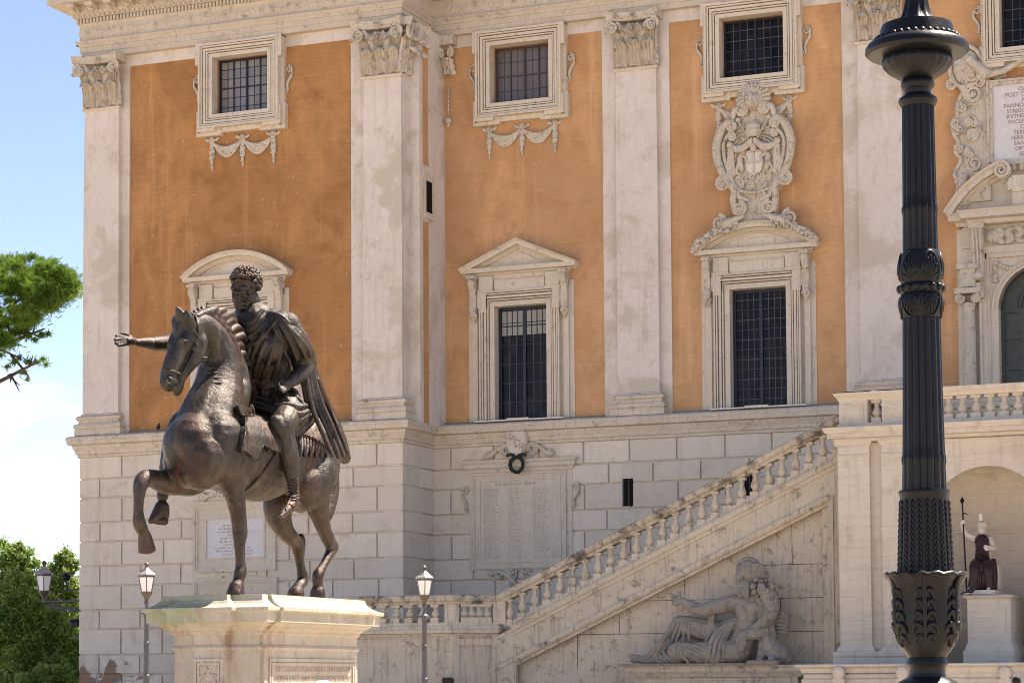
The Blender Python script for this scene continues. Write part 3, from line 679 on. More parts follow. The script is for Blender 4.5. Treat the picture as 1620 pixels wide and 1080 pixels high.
for k, (x, y) in enumerate(BIG):
    x0, x1, z0, z1 = x-.79, x+.79, 8.92, 12.18; yb = y+.22
    b = MB()
    for a, c, p in [(-.001, .135, .06), (.165, .20, .095), (.23, .295, .115), (.325, .36, .15), (.38, .42, .175)]:
        b.box(x0-c, x0-a, yb-p, yb+.3, z0, z1+a); b.box(x1+a, x1+c, yb-p, yb+.3, z0, z1+a); b.box(x0-c, x1+c, yb-p, yb+.3, z1+a, z1+c)
    for s_ in (-1, 1):
        for j in range(3): b.box(x+s_*(1.0), x+s_*(1.23+.045*j), yb-.158+.012*j, yb+.3, z1-.16+.12*j, z1+.44-.05*j+.0003)
        b.box(x+s_*1.30, x+s_*1.46, yb-.07, yb+.3, z0, z1+.62); b.box(x+s_*1.46, x+s_*1.60, yb-.0, yb+.3, z0, z1+.62)
        b.box(x+s_*.80, x+s_*1.22, yb-.15, yb+.3, z1+.44, z1+.86); b.box(x+s_*.78, x+s_*1.26, yb-.19, yb+.3, z1+.40, z1+.46)
    for s_ in (-1, 1): b.box(x+s_*.80, x+s_*1.58, yb-.001, yb+.3, z0, z1+.6)
    b.box(x-1.46, x+1.46, yb-.05, yb+.3, z1+.42, z1+.88); b.box(x-.76, x+.76, yb-.11, yb+.3, z1+.43, z1+.74)
    w = b.build('window', M['trim'], pal); w['label'] = BL[k]
    q = MB(); hwid = 1.47; zc = z1+.84; yc = yb-.03
    q.sweep([(x-hwid, yb+.3), (x-hwid, yc), (x+hwid, yc), (x+hwid, yb+.3)], [(-.2, zc), (.02, zc), (.04, zc+.05), (.09, zc+.07), (.09, zc+.11), (.24, zc+.12), (.24, zc+.21), (.26, zc+.235), (.26, zc+.245), (-.2, zc+.25)])
    zt = zc+.25
    if k == 1:
        pth = [(x-hwid-.30, zt-.02), (x, zt+.74), (x+hwid+.30, zt-.02)]
        tym = [(x-hwid, zt), (x+hwid, zt), (x, zt+.70)]
    else:
        n = 18; hh = .66; ww = hwid+.26; rr = (ww*ww+hh*hh)/(2*hh); a0 = math.asin(ww/rr)
        pth = [(x+rr*math.sin(-a0+2*a0*i/n), zt-.01+hh-rr+rr*math.cos(-a0+2*a0*i/n)) for i in range(n+1)]
        tym = [(x+rr*math.sin(-a0*.96+1.92*a0*i/n), zt-.01+hh-rr+(rr-.02)*math.cos(-a0*.96+1.92*a0*i/n)) for i in range(n+1)]
    q.sweepv(pth, [(-.20, .0), (-.20, .07), (-.17, .09), (-.15, .13), (-.12, .14), (-.12, .30), (-.04, .31), (-.01, .36), (.01, .38), (.02, .38), (.02, -.25)], yb+.0)
    q.prism(tym, yb+.0, yb+.3)
    if k != 1:
        t2 = [(x+(px_-x)*.62, zt+(pz-zt)*.62) for px_, pz in tym]; q.prism(t2, yb-.04, yb+.1); q.box(x-.5, x+.5, yb-.07, yb+.1, zt+.001, zt+.26)
    else: q.prism([(x-.85, zt+.001), (x+.85, zt+.001), (x, zt+.42)], yb-.04, yb+.1)
    q.build('pediment', M['trim'], w, smooth=20)
    for s_ in (-1, 1): q = MB(); console(q, x+s_*1.38, yb-.06, zc-.06, .95); q.build('console', M['carve'], w, smooth=40)
    q = MB(); q.box(x0-.5, x1+.6, y-.14, y+.3, 8.885, 8.925); q.box(x-.3, x+.35, y-.17, y-.1, 8.89, 8.955); q.build('window_sill', M['white_stone'], w)
    sash('s', x0, x1, z0+.01, z1, y+.52, w, 'frame', 'pane_dark', 2, 6 if k else 6, .03, .09, .09, (3, 1) if k == 1 else (4, 2))
    if k == 1:
        for a, c in ((x0+.09, x-.05), (x+.05, x1-.09)):
            q = MB(); q.box(a+.01, c-.01, y+.505, y+.519, z1-.80, z1-.11); q.build('pale_pane', M['pane_blind'], w)
            q = MB()
            for i in range(1, 4): xx = a+(c-a)*i/4; q.box(xx-.012, xx+.012, y+.49, y+.504, z1-.8, z1-.1)
            q.box(a, c, y+.49, y+.504, z1-.46, z1-.44); q.build('glazing_bar', M['frame'], w)

# ---- doorway of the central bay
x, y = XA, YM; yb = y+.22
b = MB(); n = 20; r = 1.09; zs = 11.18
for rr, r2, p in ((r, r+.10, .04), (r+.10, r+.16, .08)):
    for i in range(n):
        a, c = math.pi*i/n, math.pi*(i+1)/n
        b.prism([(x+rr*math.cos(a), zs+rr*math.sin(a)), (x+r2*math.cos(a), zs+r2*math.sin(a)), (x+r2*math.cos(c), zs+r2*math.sin(c)), (x+rr*math.cos(c), zs+rr*math.sin(c))], yb-p, yb+.55)
for i in range(n):                                                   # spandrel
    a, c = math.pi*i/n, math.pi*(i+1)/n
    b.prism([(x+r*math.cos(a), zs+r*math.sin(a)), (x+r*math.cos(a), 12.5), (x+r*math.cos(c), 12.5), (x+r*math.cos(c), zs+r*math.sin(c))], yb, yb+.5)
for s_ in (-1, 1):
    b.box(x+s_*r, x+s_*1.30, yb-.03, yb+.5, 7.5, zs+1.32); b.box(x+s_*1.30, x+s_*1.36, yb-.07, yb+.3, 7.5, 12.62); b.box(x+s_*1.36, x+s_*1.50, yb-.10, yb+.3, 7.5, 12.7); b.box(x+s_*1.50, x+s_*1.56, yb-.15, yb+.3, 7.5, 12.75)
    b.box(x+s_*1.30, x+s_*2.15, yb+.02, yb+.3, 7.5, 13.3); b.box(x+s_*1.95, x+s_*2.13, yb-.03, yb+.3, 7.5, 11.3)
b.box(x-1.56, x+1.56, yb-.152, yb+.3, 12.62, 12.80); b.box(x-1.5, x+1.5, yb-.10, yb+.3, 12.5, 12.62); b.box(x-2.0, x+2.0, yb-.06, yb+.3, 12.80, 13.35); b.prism([(x-2.2, 13.6), (x+2.2, 13.6), (x+1.4, 14.55), (x+.7, 14.9), (x-.7, 14.9), (x-1.4, 14.55)], yb-.02, yb+.2)
door = b.build('doorway', M['trim'], pal, smooth=20); door['label'] = 'arched doorway behind the lamp column with a broken curved pediment'
for s_ in (-1, 1):
    q = MB(); cx = x+s_*1.82; q.lathe((cx, yb-.16, 7.5), [(.20, 0), (.20, .3), (.17, .36), (.165, 2), (.15, 3.75), (.17, 3.78), (.17, 3.84)], 16)
    for t in (-1, 1): volute(q, lambda a, b_, t=t: (cx+t*.19+a, yb-.33, 11.45+b_), .13, 1.8, t, .04); q.ell((cx+t*.19, yb-.2, 11.45), (.10, .2, .12))
    q.box(cx-.34, cx+.34, yb-.40, yb+.1, 11.58, 11.72); q.box(cx-.20, cx+.20, yb-.33, yb+.1, 11.75, 12.25); q.box(cx-.27, cx+.27, yb-.38, yb+.1, 12.22, 12.34)
    q.build('column', M['carve'], door, smooth=30)
for s_ in (-1, 1):
    q = MB(); cx = x+s_*1.55; q.prismx([(yb, 13.25), (yb-.42, 13.25), (yb-.40, 12.95), (yb-.30, 12.6), (yb-.26, 12.2), (yb-.30, 12.0), (yb-.2, 11.9), (yb, 11.9)], cx-.15, cx+.15); q.box(cx-.2, cx+.2, yb-.46, yb, 13.25, 13.40)
    for t in (-.09, 0, .09): q.tube([(cx+t, yb-.43, 13.22), (cx+t, yb-.41, 12.95), (cx+t, yb-.31, 12.6), (cx+t, yb-.27, 12.2)], .035, 6)
    q.ell((cx, yb-.34, 12.02), (.16, .12, .12)); q.box(cx-.13, cx+.13, yb-.30, yb, 11.45, 11.85)
    q.build('console', M['carve'], door, smooth=35)
q = MB(); q.sweep([(x-2.1, yb+.3), (x-2.1, yb-.12), (x-1.95, yb-.12), (x-1.75, yb-.12), (x-1.75, yb-.40), (x+1.75, yb-.40), (x+1.75, yb-.12), (x+2.1, yb-.12), (x+2.1, yb+.3)], [(-.4, 13.35), (0, 13.36), (.04, 13.42), (.06, 13.46), (.20, 13.50), (.20, 13.60), (.26, 13.68), (.26, 13.70), (-.4, 13.72)])
hh, ww = 1.35, 2.35; rr = (ww*ww+hh*hh)/(2*hh); a0 = math.asin(ww/rr)
for s_ in (-1, 1):
    pth = [(x+s_*rr*math.sin(a0*(1-.68*i/14)), 13.70+hh-rr+rr*math.cos(a0*(1-.68*i/14))) for i in range(15)]
    if s_ == 1: pth = pth[::-1]
    q.sweepv(pth, [(-.30, 0), (-.30, .10), (-.24, .14), (-.20, .22), (-.16, .24), (-.16, .42), (-.06, .44), (0, .52), (.04, .54), (.04, -.2)], yb)
    ex, ez = pth[-1] if s_ == -1 else pth[0]
    for d_ in (.5, .25): volute(q, lambda a, b_: (ex-s_*.02+a, yb-d_, ez-.20+b_), .22, 1.9, -s_, .05)
q.build('pediment', M['trim'], door, smooth=25)
q = MB()
for i in range(9):
    for j in range(3): q.ell((x-1.0+i*.25, yb-.12, 12.92+.14*j), (.14, .06, .09), Matrix.Rotation(.5*(-1)**(i+j), 3, 'Y'), 8, 6)
q.lathe((0, 0, 0), [(.15, 0), (.19, .1), (.19, .3), (.15, .34)], 12); q.v[-48:] = [(x-1.32+c, yb-.10+b_*.5, 13.06+a) for a, b_, c in q.v[-48:]]
for s_ in (-1, 1):
    for j in range(9):
        t = j/8; q.ell((x+s_*(1.12-.75*t), yb-.05, 12.36-.16*math.sin(math.pi*t)), (.07, .05, .06), None, 8, 6)
    for j in range(4): q.ell((x+s_*1.16, yb-.05, 12.24-.11*j), (.06+.02*(j > 1), .05, .07), None, 8, 6)
q.build('garland_frieze', M['carve'], door, smooth=50)
q = MB(); q.box(x-r, x+r, yb+.36, yb+.42, 7.5, zs)
q.prism([(x+r*math.cos(math.pi*i/16), zs+r*math.sin(math.pi*i/16)) for i in range(17)], yb+.36, yb+.42)
for a in (-r, -r*.45, 0, r*.45): q.box(x+a, x+a+.09, yb+.30, yb+.365, 7.5, zs); q.box(x-a-.09, x-a, yb+.302, yb+.365, 7.5, zs)
for z in (8.2, 9.6, 10.4, 11.1): q.box(x-r, x+r, yb+.305, yb+.365, z, z+.10)
for rr in (r*.98, r*.55):
    q.tube([(x+rr*math.cos(math.pi*i/16), yb+.33, zs+.05+rr*math.sin(math.pi*i/16)) for i in range(17)], .05, 6)
for sx_ in (-1, 1):
    for zz in (8.9, 10.05): q.tube([(x+sx_*.26+.13*math.cos(i*math.pi/6), yb+.33, zz+.28*math.sin(i*math.pi/6)) for i in range(13)], .035, 6)
q.build('door_leaf', M['door'], door, smooth=30)

# ---- inscription cartouche above the doorway (only its left half is in the picture)
def plaque_text(lines, x, y, z, size, pitch, mat, parent, align='CENTER', sx=1.0):
    for i, t in enumerate(lines):
        text_mesh(t, size, lambda a, b_, c, i=i: Vector((x+a, y-.003-c*.3, z-i*pitch+b_)), 'lettering', mat, parent, .006, align, 1.0, sx)
x = XA
ins = empty('inscription_tablet', (x, YM+.2, 14.9), 'white inscription tablet in a scrolled stone frame above the arched doorway', 'inscription')
b = MB(); b.box(x-1.12, x+1.12, YM+.08, YM+.25, 15.02, 16.98); ta = b.build('tablet', M['marble'], ins)
b = MB()
frame_rings(b, x-1.12, x+1.12, 15.02, 16.98, YM+.1, [(.0, .09, .08), (.09, .14, .12)])
b.box(x-1.75, x+1.75, YM+.12, YM+.26, 14.75, 17.15)
for s_ in (-1, 1):
    for z, rr_ in ((15.0, .22), (15.75, .16), (16.85, .26), (17.35, .20)): 
        volute(b, lambda a, b_: (x+s_*1.62+a, YM+.04, z+b_), rr_, 1.8, s_, .06); b.ell((x+s_*1.62, YM+.05, z), (.07, .07, .07))
    ed = [(1.2, 14.0), (1.78, 14.0), (2.2, 14.02), (2.1, 14.2), (2.04, 14.5), (2.2, 14.75), (2.1, 14.95), (2.02, 15.15), (2.16, 15.35), (2.08, 15.6), (2.18, 15.8), (2.22, 16.05), (2.1, 16.3), (2.1, 16.55), (2.0, 16.8), (1.86, 17.0), (1.8, 17.35), (1.5, 17.5), (1.2, 17.45)]
    b.prism([(x+s_*p_, q_) for p_, q_ in ed], YM+.09, YM+.25)
    b.limb([((x+s_*(p_-.05), YM+.06, q_), .055) for p_, q_ in ed[2:]], 8, 3)
    for p_, q_, r_ in ((2.0, 15.42, .13), (2.02, 15.92, .15), (1.95, 14.62, .12), (1.9, 16.5, .13), (1.72, 16.1, .12), (1.75, 15.3, .12)):
        volute(b, lambda a, c: (x+s_*p_+a, YM+.03, q_+c), r_, 1.7, s_, .045); b.ell((x+s_*p_, YM+.03, q_), (.05, .05, .05), None, 8, 6)
    for k_ in range(5): b.ell((x+s_*(1.55+.02*k_), YM+.04, 14.5+.12*k_), (.10, .05, .05), Matrix.Rotation(.6*s_, 3, 'Y'), 8, 6)
    b.tube([(x+s_*2.12, YM+.06, 15.95), (x+s_*2.2, YM+.06, 16.1), (x+s_*2.1, YM+.04, 16.25), (x+s_*2.0, YM+.04, 16.12)], [.05, .06, .06, .04], 8)
    b.tube([(x+s_*1.9, YM+.06, 14.72), (x+s_*2.0, YM+.06, 14.3), (x+s_*2.02, YM+.06, 14.0)], [.16, .13, .16], 8); b.box(x+s_*1.84, x+s_*2.2, YM-.02, YM+.25, 13.92, 14.0)
    for k_ in range(6): b.ell((x+s_*1.98+.1*math.cos(k_*1.05), YM, 14.55+.1*math.sin(k_*1.05)), (.06, .05, .06), None, 8, 6)
    for k_ in range(5): b.tube([(x+s_*(1.45), YM+.08, 15.9), (x+s_*1.62, YM+.04, 16.0+.12*(k_-2)), (x+s_*(1.70-.03*abs(k_-2)), YM+.05, 15.9+.17*(k_-2))], [.05, .04, .03], 6)
    b.tube([(x+s_*1.2, YM+.0, 17.25), (x+s_*1.7, YM-.05, 17.75)], [.16, .12], 10)
b.tube([(x-1.5, YM+.04, 17.25), (x-.8, YM+.02, 17.35), (x-.3, YM, 17.6), (x, YM, 17.65), (x+.3, YM, 17.6), (x+.8, YM+.02, 17.35), (x+1.5, YM+.04, 17.25)], .09, 8)
for k_ in range(9): b.ell((x-.8+k_*.2, YM+.06, 14.86-.06*math.sin(k_*.4)), (.07, .05, .13), None, 8, 6)
b.build('scroll_frame', M['carve'], ins, smooth=50)
plaque_text(['CLEMENTI VIII', 'POST CALISAE REDITVM', 'HENRICVM', 'PANNONIAM A SVBSIDIO', 'STRIGONIVM A TVRCIS', 'RVTHENOS ET AEGYPT', 'PACEM COMPOSITAM', 'CHRISTIANIS', 'FERRARIAM PETRI', 'FERRO INCRVENTO', 'SANCTISSIMAQVE', 'OPTATO REDITV', 'SECVRITATEM'], x, YM+.078, 16.80, .155, .142, M['letter'], ta, 'CENTER', .95)
b = MB()
for s_ in (-1, 1): b.box(x+s_*.25-.35, x+s_*.25+.35, YM-.30, YM-.22, 14.1+.0*s_, 14.32)
b.box(x-.6, x+.6, YM-.299, YM-.22, 14.3, 14.52); b.tube([(x-.62, YM-.26, 14.15), (x-.66, YM-.26, 14.3), (x-.6, YM-.26, 14.45)], .08, 8); b.box(x-.6, x+.6, YM-.22, YM+.2, 13.7, 14.4)
b.build('ribbon_tablet', M['trim'], ins, smooth=30)
# small oval shield at the top left of that frame
b = MB(); cx, cz = P(1527, 105, YM).x, P(1527, 105, YM).z
b.ell((cx, YM+.12, cz), (.36, .10, .48), None, 18, 12); b.tube([(cx+.42*math.cos(a), YM+.06, cz+.55*math.sin(a)) for a in [i*math.pi/12 for i in range(25)]], .06, 8)
for s_ in (-1, 1): volute(b, lambda a, b_: (cx+s_*.36+a, YM+.02, cz-.45+b_), .14, 1.6, s_, .05)
b.tube([(cx-.1, YM+.05, cz-.5), (cx+.1, YM+.05, cz-.9)], [.12, .06], 8); b.box(cx-.3, cx+.3, YM+.01, YM+.05, cz-.04, cz+.04)
tag(b.build('oval_shield', M['carve'], None, loc=(cx, YM+.2, cz-.6), smooth=50), 'small oval stone shield with a frame of scrolls beside the lamp bowl', 'shield')

# ---- coat of arms above the third tall window
def at_(dx, dz, p=0): return (x+dx, YM+.22-p, zc+dz)
x, zc = -17.5, 15.7
arms = empty('coat_of_arms', (x, YM+.22, 14.05), 'carved stone coat of arms with a lion head, tiara and quartered shield between two windows', 'coat of arms')
b = MB()
outl = [(0, -1.78), (.52, -1.76), (.60, -1.5), (.62, -1.2), (.60, -.95), (.78, -.75), (.98, -.25), (1.06, .3), (.95, .85), (.62, 1.15), (.42, 1.3), (0, 1.35)]
full = outl+[(-a, c) for a, c in outl[::-1][1:-1]]
b.prism([(x+a, zc+c) for a, c in full], YM+.06, YM+.26)
for s_ in (-1, 1):
    b.limb([(at_(s_*.52, -1.45, .2), .11), (at_(s_*.60, -1.1, .22), .10), (at_(s_*.56, -.85, .24), .10), (at_(s_*.80, -.55, .22), .10), (at_(s_*1.0, -.05, .24), .12), (at_(s_*1.04, .4, .26), .13), (at_(s_*.88, .85, .26), .12), (at_(s_*.66, 1.02, .28), .09)], 8, 4)
    b.limb([(at_(s_*.46, -.95, .2), .05), (at_(s_*.66, -.5, .22), .055), (at_(s_*.82, .0, .22), .06), (at_(s_*.84, .45, .24), .06), (at_(s_*.66, .72, .26), .05)], 8, 4)
    for cx, cz, rr, sd in ((.62, .88, .14, -1), (.60, .60, .10, -1), (.86, -.66, .20, 1), (.32, 1.30, .17, -1), (.42, -1.38, .2, -1), (.98, -1.72, .22, -1)):
        volute(b, lambda a, c: at_(s_*cx+a, cz+c, .28), rr, 1.9, s_*sd, .055); b.ell(at_(s_*cx, cz, .3), .06)
    b.limb([(at_(s_*.30, 1.42, .2), .08), (at_(s_*.5, 1.35, .24), .09), (at_(s_*.58, 1.12, .24), .07)], 8, 4)
    for k_ in range(10): 
        t = k_/9; b.ell(at_(s_*(.74-.12*abs(t-.6)), -.35+.95*t, .16), (.11, .06, .03), Matrix.Rotation(-s_*(.5-t)*.8, 3, 'Y'), 8, 6)
    for k_ in range(12):
        t = k_/11; b.ell(at_(s_*(1.02+.02*math.sin(t*9)-.25*max(0, t-.7)), -.2+1.1*t, .37), (.03, .03, .03), None, 6, 5)
    b.limb([(at_(s_*.20, -1.15, .2), .06), (at_(s_*.42, -1.05, .22), .08), (at_(s_*.52, -.8, .22), .06)], 8, 4)
b.build('scroll_frame', M['carve'], arms, smooth=55)
b = MB()                                                              # lion head
b.ell(at_(0, 1.62, .18), (.36, .22, .36)); b.ell(at_(0, 1.52, .34), (.20, .20, .24)); b.ell(at_(0, 1.42, .50), (.11, .10, .10)); b.ell(at_(0, 1.36, .47), (.10, .09, .06))
for s_ in (-1, 1): b.ell(at_(s_*.09, 1.58, .48), (.06, .06, .05)); b.ell(at_(s_*.06, 1.42, .55), (.06, .05, .05)); b.ell(at_(s_*.22, 1.72, .36), (.06, .05, .08))
b.limb([(at_(0, 1.66, .50), .06), (at_(0, 1.48, .58), .06)], 8, 3)
for k_ in range(15):
    a = math.pi*(-.15+1.3*k_/14)
    for q_, rr in ((.30, .075), (.38, .07)): b.limb([(at_(q_*.8*math.cos(a), 1.60+q_*.9*math.sin(a), .32), rr*.7), (at_(q_*1.15*math.cos(a+.1), 1.60+q_*1.2*math.sin(a+.1), .20), rr)], 8, 2)
b.build('lion_head', M['carve'], arms, smooth=55)
b = MB()                                                              # tiara, keys, drapery
b.lathe((0, 0, 0), [(.17, 0), (.20, .03), (.18, .06), (.20, .16), (.215, .18), (.195, .20), (.18, .30), (.19, .32), (.15, .34), (.09, .42), (.03, .47), (.03, .5)], 14)
b.v = [(x+p[0]*1.05, YM-.05+p[1]*.7, zc+.55+p[2]*1.0) for p in b.v]
for s_ in (-1, 1):
    for q_ in range(4):
        b.limb([(at_(s_*.05, .48-.03*q_, .30), .045), (at_(s_*.28, .28-.035*q_+.02, .34), .055), (at_(s_*.50, .30-.03*q_, .30), .05), (at_(s_*.66, .42-.02*q_, .24), .04)], 8, 4)
    b.ell(at_(s_*.66, .38, .26), (.10, .09, .10))
    for q_ in range(4): b.limb([(at_(s_*(.60+.03*q_), .28, .24), .04), (at_(s_*(.58+.045*q_), -.1, .24), .05), (at_(s_*(.56+.06*q_), -.42-.03*q_, .22), .055)], 8, 3)
    b.limb([(at_(s_*.35, -.30, .18), .07), (at_(s_*.40, -.05, .22), .09), (at_(s_*.32, .12, .22), .07), (at_(s_*.30, .22, .24), .06)], 8, 4)       # supporters
    b.limb([(at_(s_*.40, -.1, .24), .05), (at_(s_*.50, -.35, .22), .045), (at_(s_*.40, -.45, .22), .04)], 8, 3); b.limb([(at_(s_*.34, .08, .26), .045), (at_(s_*.22, .0, .28), .04), (at_(s_*.2, -.08, .28), .03)], 8, 3)
    b.limb([(at_(s_*.46, -.2, .18), .03), (at_(s_*.55, .0, .18), .03), (at_(s_*.5, .2, .18), .05)], 8, 3)
b.ell(at_(0, .26, .26), (.11, .10, .13)); b.ell(at_(-.14, .16, .22), (.12, .06, .05)); b.ell(at_(.14, .16, .22), (.12, .06, .05))
for i in range(26):
    a = random.uniform(-1, 1); c = random.uniform(0, 1); volute(b, lambda p_, q_: at_(a*(.46-.12*c)+p_, -.45-.42*c+q_, .20), random.uniform(.05, .09), 1.3, random.choice((-1, 1)), .026, 10)
for k_ in range(9): b.ell(at_(-.48+.12*k_, -.86-.10*math.sin(math.pi*k_/8), .22), (.08, .05, .05), None, 8, 6)
for k_ in range(60):
    a, c = random.uniform(-.72, .72), random.uniform(-1.0, 1.15)
    if abs(a) < .28 and -.5 < c < 1.05: continue
    b.ell(at_(a*(1-.35*max(0, -c)), c, .17), (random.uniform(.05, .11), .04, random.uniform(.03, .06)), Matrix.Rotation(random.uniform(0, 3.1), 3, 'Y'), 8, 6)
for s_ in (-1, 1):
    for k_ in range(5): b.limb([(at_(s_*.16, .74-.05*k_, .2), .02), (at_(s_*(.36+.03*k_), .92-.14*k_, .2), .028), (at_(s_*(.52+.03*k_), .80-.16*k_, .2), .02)], 6, 3)
    b.tube([at_(s_*.12, .50, .30), at_(s_*.42, 1.02, .26)], .022, 6); b.ell(at_(s_*.43, 1.05, .26), (.07, .03, .07), None, 8, 6)
b.build('tiara_and_drapery', M['carve'], arms, smooth=55)
b = MB(); sh = [(-.24, .14), (.24, .14), (.25, -.15), (.20, -.36), (0, -.5), (-.20, -.36), (-.25, -.15)]
b.prism([(x+a, zc+c) for a, c in sh], YM-.02, YM+.2); so_ = b.build('quartered_shield', M['white_stone'], arms, bevel=.02)
b = MB(); b.box(x-.02, x+.02, YM-.045, YM-.018, zc-.45, zc+.13); b.box(x-.235, x+.235, YM-.043, YM-.018, zc-.17, zc-.13); b.build('shield_cross', M['carve'], so_)
for s_ in (-1, 1):                                                    # cornucopias lying on the curved pediment
    b = MB()
    b.limb([(at_(s_*.30, -1.60, .30), .05), (at_(s_*.50, -1.68, .34), .09), (at_(s_*.70, -1.76, .36), .13), (at_(s_*.86, -1.82, .36), .14)], 10, 4)
    for k_ in range(4): b.tube([at_(s_*(.86+.02*math.cos(t))+.0, -1.82+.15*math.sin(t)-.02*k_, .36+.15*math.cos(t)) for t in [i*math.pi/6 for i in range(13)]], .03, 6)
    az = lambda q_: -1.78-.66*(q_/1.73)**2
    for k_ in range(120):
        q_ = random.uniform(.45, 1.72); b.ell(at_(s_*q_, az(q_)-.02+random.uniform(-.03, .17)*(1.15-.45*q_/1.7)-.06*(q_ < .8), .34+random.uniform(-.14, .12)), random.uniform(.035, .075), None, 8, 6)
    for k_ in range(16):
        q_ = random.uniform(.9, 1.7); p_ = at_(s_*q_, az(q_)+.10, .4); b.ell(p_, (.09, .02, .04), Matrix.Rotation(random.uniform(-1, 1), 3, 'Y'), 8, 6)
    b.build('fruit_garland', M['carve'], arms, smooth=60)

# ---- marble plaques on the base
def text_rows(mb, x0, x1, z0, z1, y, rows, cols, fill=.85, h=.5):
    for c in range(cols):
        a = x0+(x1-x0)*(c+.06)/cols; e = x0+(x1-x0)*(c+.94)/cols
        for r_ in range(rows):
            z = z1-(z1-z0)*(r_+.5)/rows; hh = (z1-z0)/rows*h; xx = a+(random.uniform(0, .12)*(e-a) if cols == 1 else 0); end = a+(e-a)*random.uniform(fill-.25, fill)
            while xx < end:
                l_ = random.uniform(.03, .14)
                k_ = xx
                while k_ < min(xx+l_, end): mb.box(k_, k_+.012, y-.002, y+.01, z-hh/2, z+hh/2); k_ += random.choice((.022, .03))
                xx += l_+random.uniform(.03, .06)
X0, X1 = -25.95, -22.83
mem = empty('memorial_plaque', ((X0+X1)/2, YM, 4.8), 'large framed stone plaque with columns of names beside the staircase rail', 'plaque')
b = MB()
frame_rings(b, -25.58, -23.22, 4.98, 7.22, YM, [(.0, .06, .05), (.06, .17, .03), (.17, .22, .07)]); b.box(X0-.0, X1+.0, YM-.02, YM+.1, 4.72, 7.5)
b.sweep([(X0-.02, YM+.1), (X0-.02, YM-.03), (X1+.02, YM-.03), (X1+.02, YM+.1)], [(-.1, 7.46), (.02, 7.47), (.04, 7.54), (.10, 7.60), (.10, 7.68), (.15, 7.74), (.16, 7.80), (-.1, 7.84)])
mf = b.build('plaque_frame', M['trim'], mem, smooth=25)
b = MB(); b.box(-25.58, -23.22, YM-.028, YM+.1, 4.98, 7.22); tb = b.build('inscribed_slab', M['trim'], mem)
b = MB(); text_rows(b, -25.52, -23.28, 5.03, 7.02, YM-.029, 40, 3, .75, .5); text_rows(b, -25.45, -23.35, 7.06, 7.18, YM-.029, 1, 1, .98, .7); b.build('lettering', M['letter_grey'], tb)
b = MB()
for s_, xx in ((-1, X0), (1, X1)): sscroll(b, xx, YM-.02, 6.7, s_, .75)
cx = (X0+X1)/2
for s_ in (-1, 1):
    b.limb([((cx+s_*1.02, YM-.06, 7.92), .05), ((cx+s_*.85, YM-.08, 7.94), .07), ((cx+s_*.62, YM-.08, 8.12), .06), ((cx+s_*.35, YM-.08, 8.22), .06), ((cx+s_*.2, YM-.08, 8.05), .06)], 8, 4)
    volute(b, lambda a, c: (cx+s_*.40+a, YM-.10, 8.06+c), .17, 2, s_, .045); volute(b, lambda a, c: (cx+s_*.95+a, YM-.10, 7.95+c), .09, 1.5, -s_, .035)
    b.limb([((cx+s_*.9, YM-.06, 4.62), .05), ((cx+s_*.6, YM-.06, 4.66), .05), ((cx+s_*.35, YM-.06, 4.52), .05), ((cx+s_*.15, YM-.06, 4.35), .05)], 8, 4)
    for a_, c_, r_ in ((.62, 4.58, .12), (.2, 4.58, .15), (.2, 4.3, .10), (.88, 4.62, .07)): volute(b, lambda a, c: (cx+s_*a_+a, YM-.07, c_+c), r_, 1.8, s_, .035)
    for k_ in range(4): b.ell((cx+s_*(.1+.1*k_), YM-.06, 4.68-.03*k_), (.05, .05, .06), None, 8, 6)
b.build('scroll_ornament', M['carve'], mem, smooth=50)
sx, sz = P(817, 698, YM-.2).x, P(817, 700, YM-.2).z
b = MB(); shp = [(-.28, .36), (-.12, .33), (0, .38), (.12, .33), (.28, .36), (.33, .1), (.28, -.15), (.16, -.36), (0, -.42), (-.16, -.36), (-.28, -.15), (-.33, .1)]
b.prism([(sx+a, sz+c) for a, c in shp], YM-.22, YM+.05); b.prism([(sx+a*.9, sz+c*.9) for a, c in shp], YM-.26, YM-.2)
for k_ in range(5): b.box(sx-.28+.13*k_, sx-.22+.13*k_, YM-.24, YM-.16, sz+.40, sz+.52); b.ell((sx-.25+.13*k_, YM-.2, sz+.55), .035, None, 8, 6)
b.box(sx-.30, sx+.30, YM-.25, YM-.15, sz+.37, sz+.42)
shd = b.build('crowned_shield', M['trim'], mem, bevel=.012)
ca, sa = math.cos(R(-38)), math.sin(R(-38))
text_mesh('SPQR', .30, lambda a, c, d: Vector((sx+.01+(a*ca-(c-.1)*sa)*.92, YM-.262-d*.3, sz+.02+(a*sa+(c-.1)*ca)*.92)), 'lettering', M['letter'], shd, .006)
b = MB(); wx, wz = P(816, 734, YM-.35).x, P(816, 734, YM-.35).z
for k_ in range(60):
    a = k_*2*math.pi/60; q = .19+random.uniform(-.02, .02)
    b.ell((wx+q*math.cos(a), YM-.30+random.uniform(-.03, .03), wz+1.1*q*math.sin(a)), (.07, .04, .03), Matrix.Rotation(-a-1.2+random.uniform(-.5, .5), 3, 'Y'), 6, 5)
b.tube([(wx+.19*math.cos(a), YM-.28, wz+.21*math.sin(a)) for a in [i*math.pi/12 for i in range(25)]], .05, 8)
for s_ in (-1, 1):
    for k_ in range(3): b.ell((wx+s_*(.10+.08*k_), YM-.3, wz+.26+.02*(k_ % 2)), (.06, .03, .045), Matrix.Rotation(s_*.4, 3, 'Y'), 8, 6)
tag(b.build('wreath', M['wreath'], None, loc=(wx, YM-.3, wz-.2), smooth=50), 'dark leaf wreath hung under the shield on the memorial plaque', 'wreath')

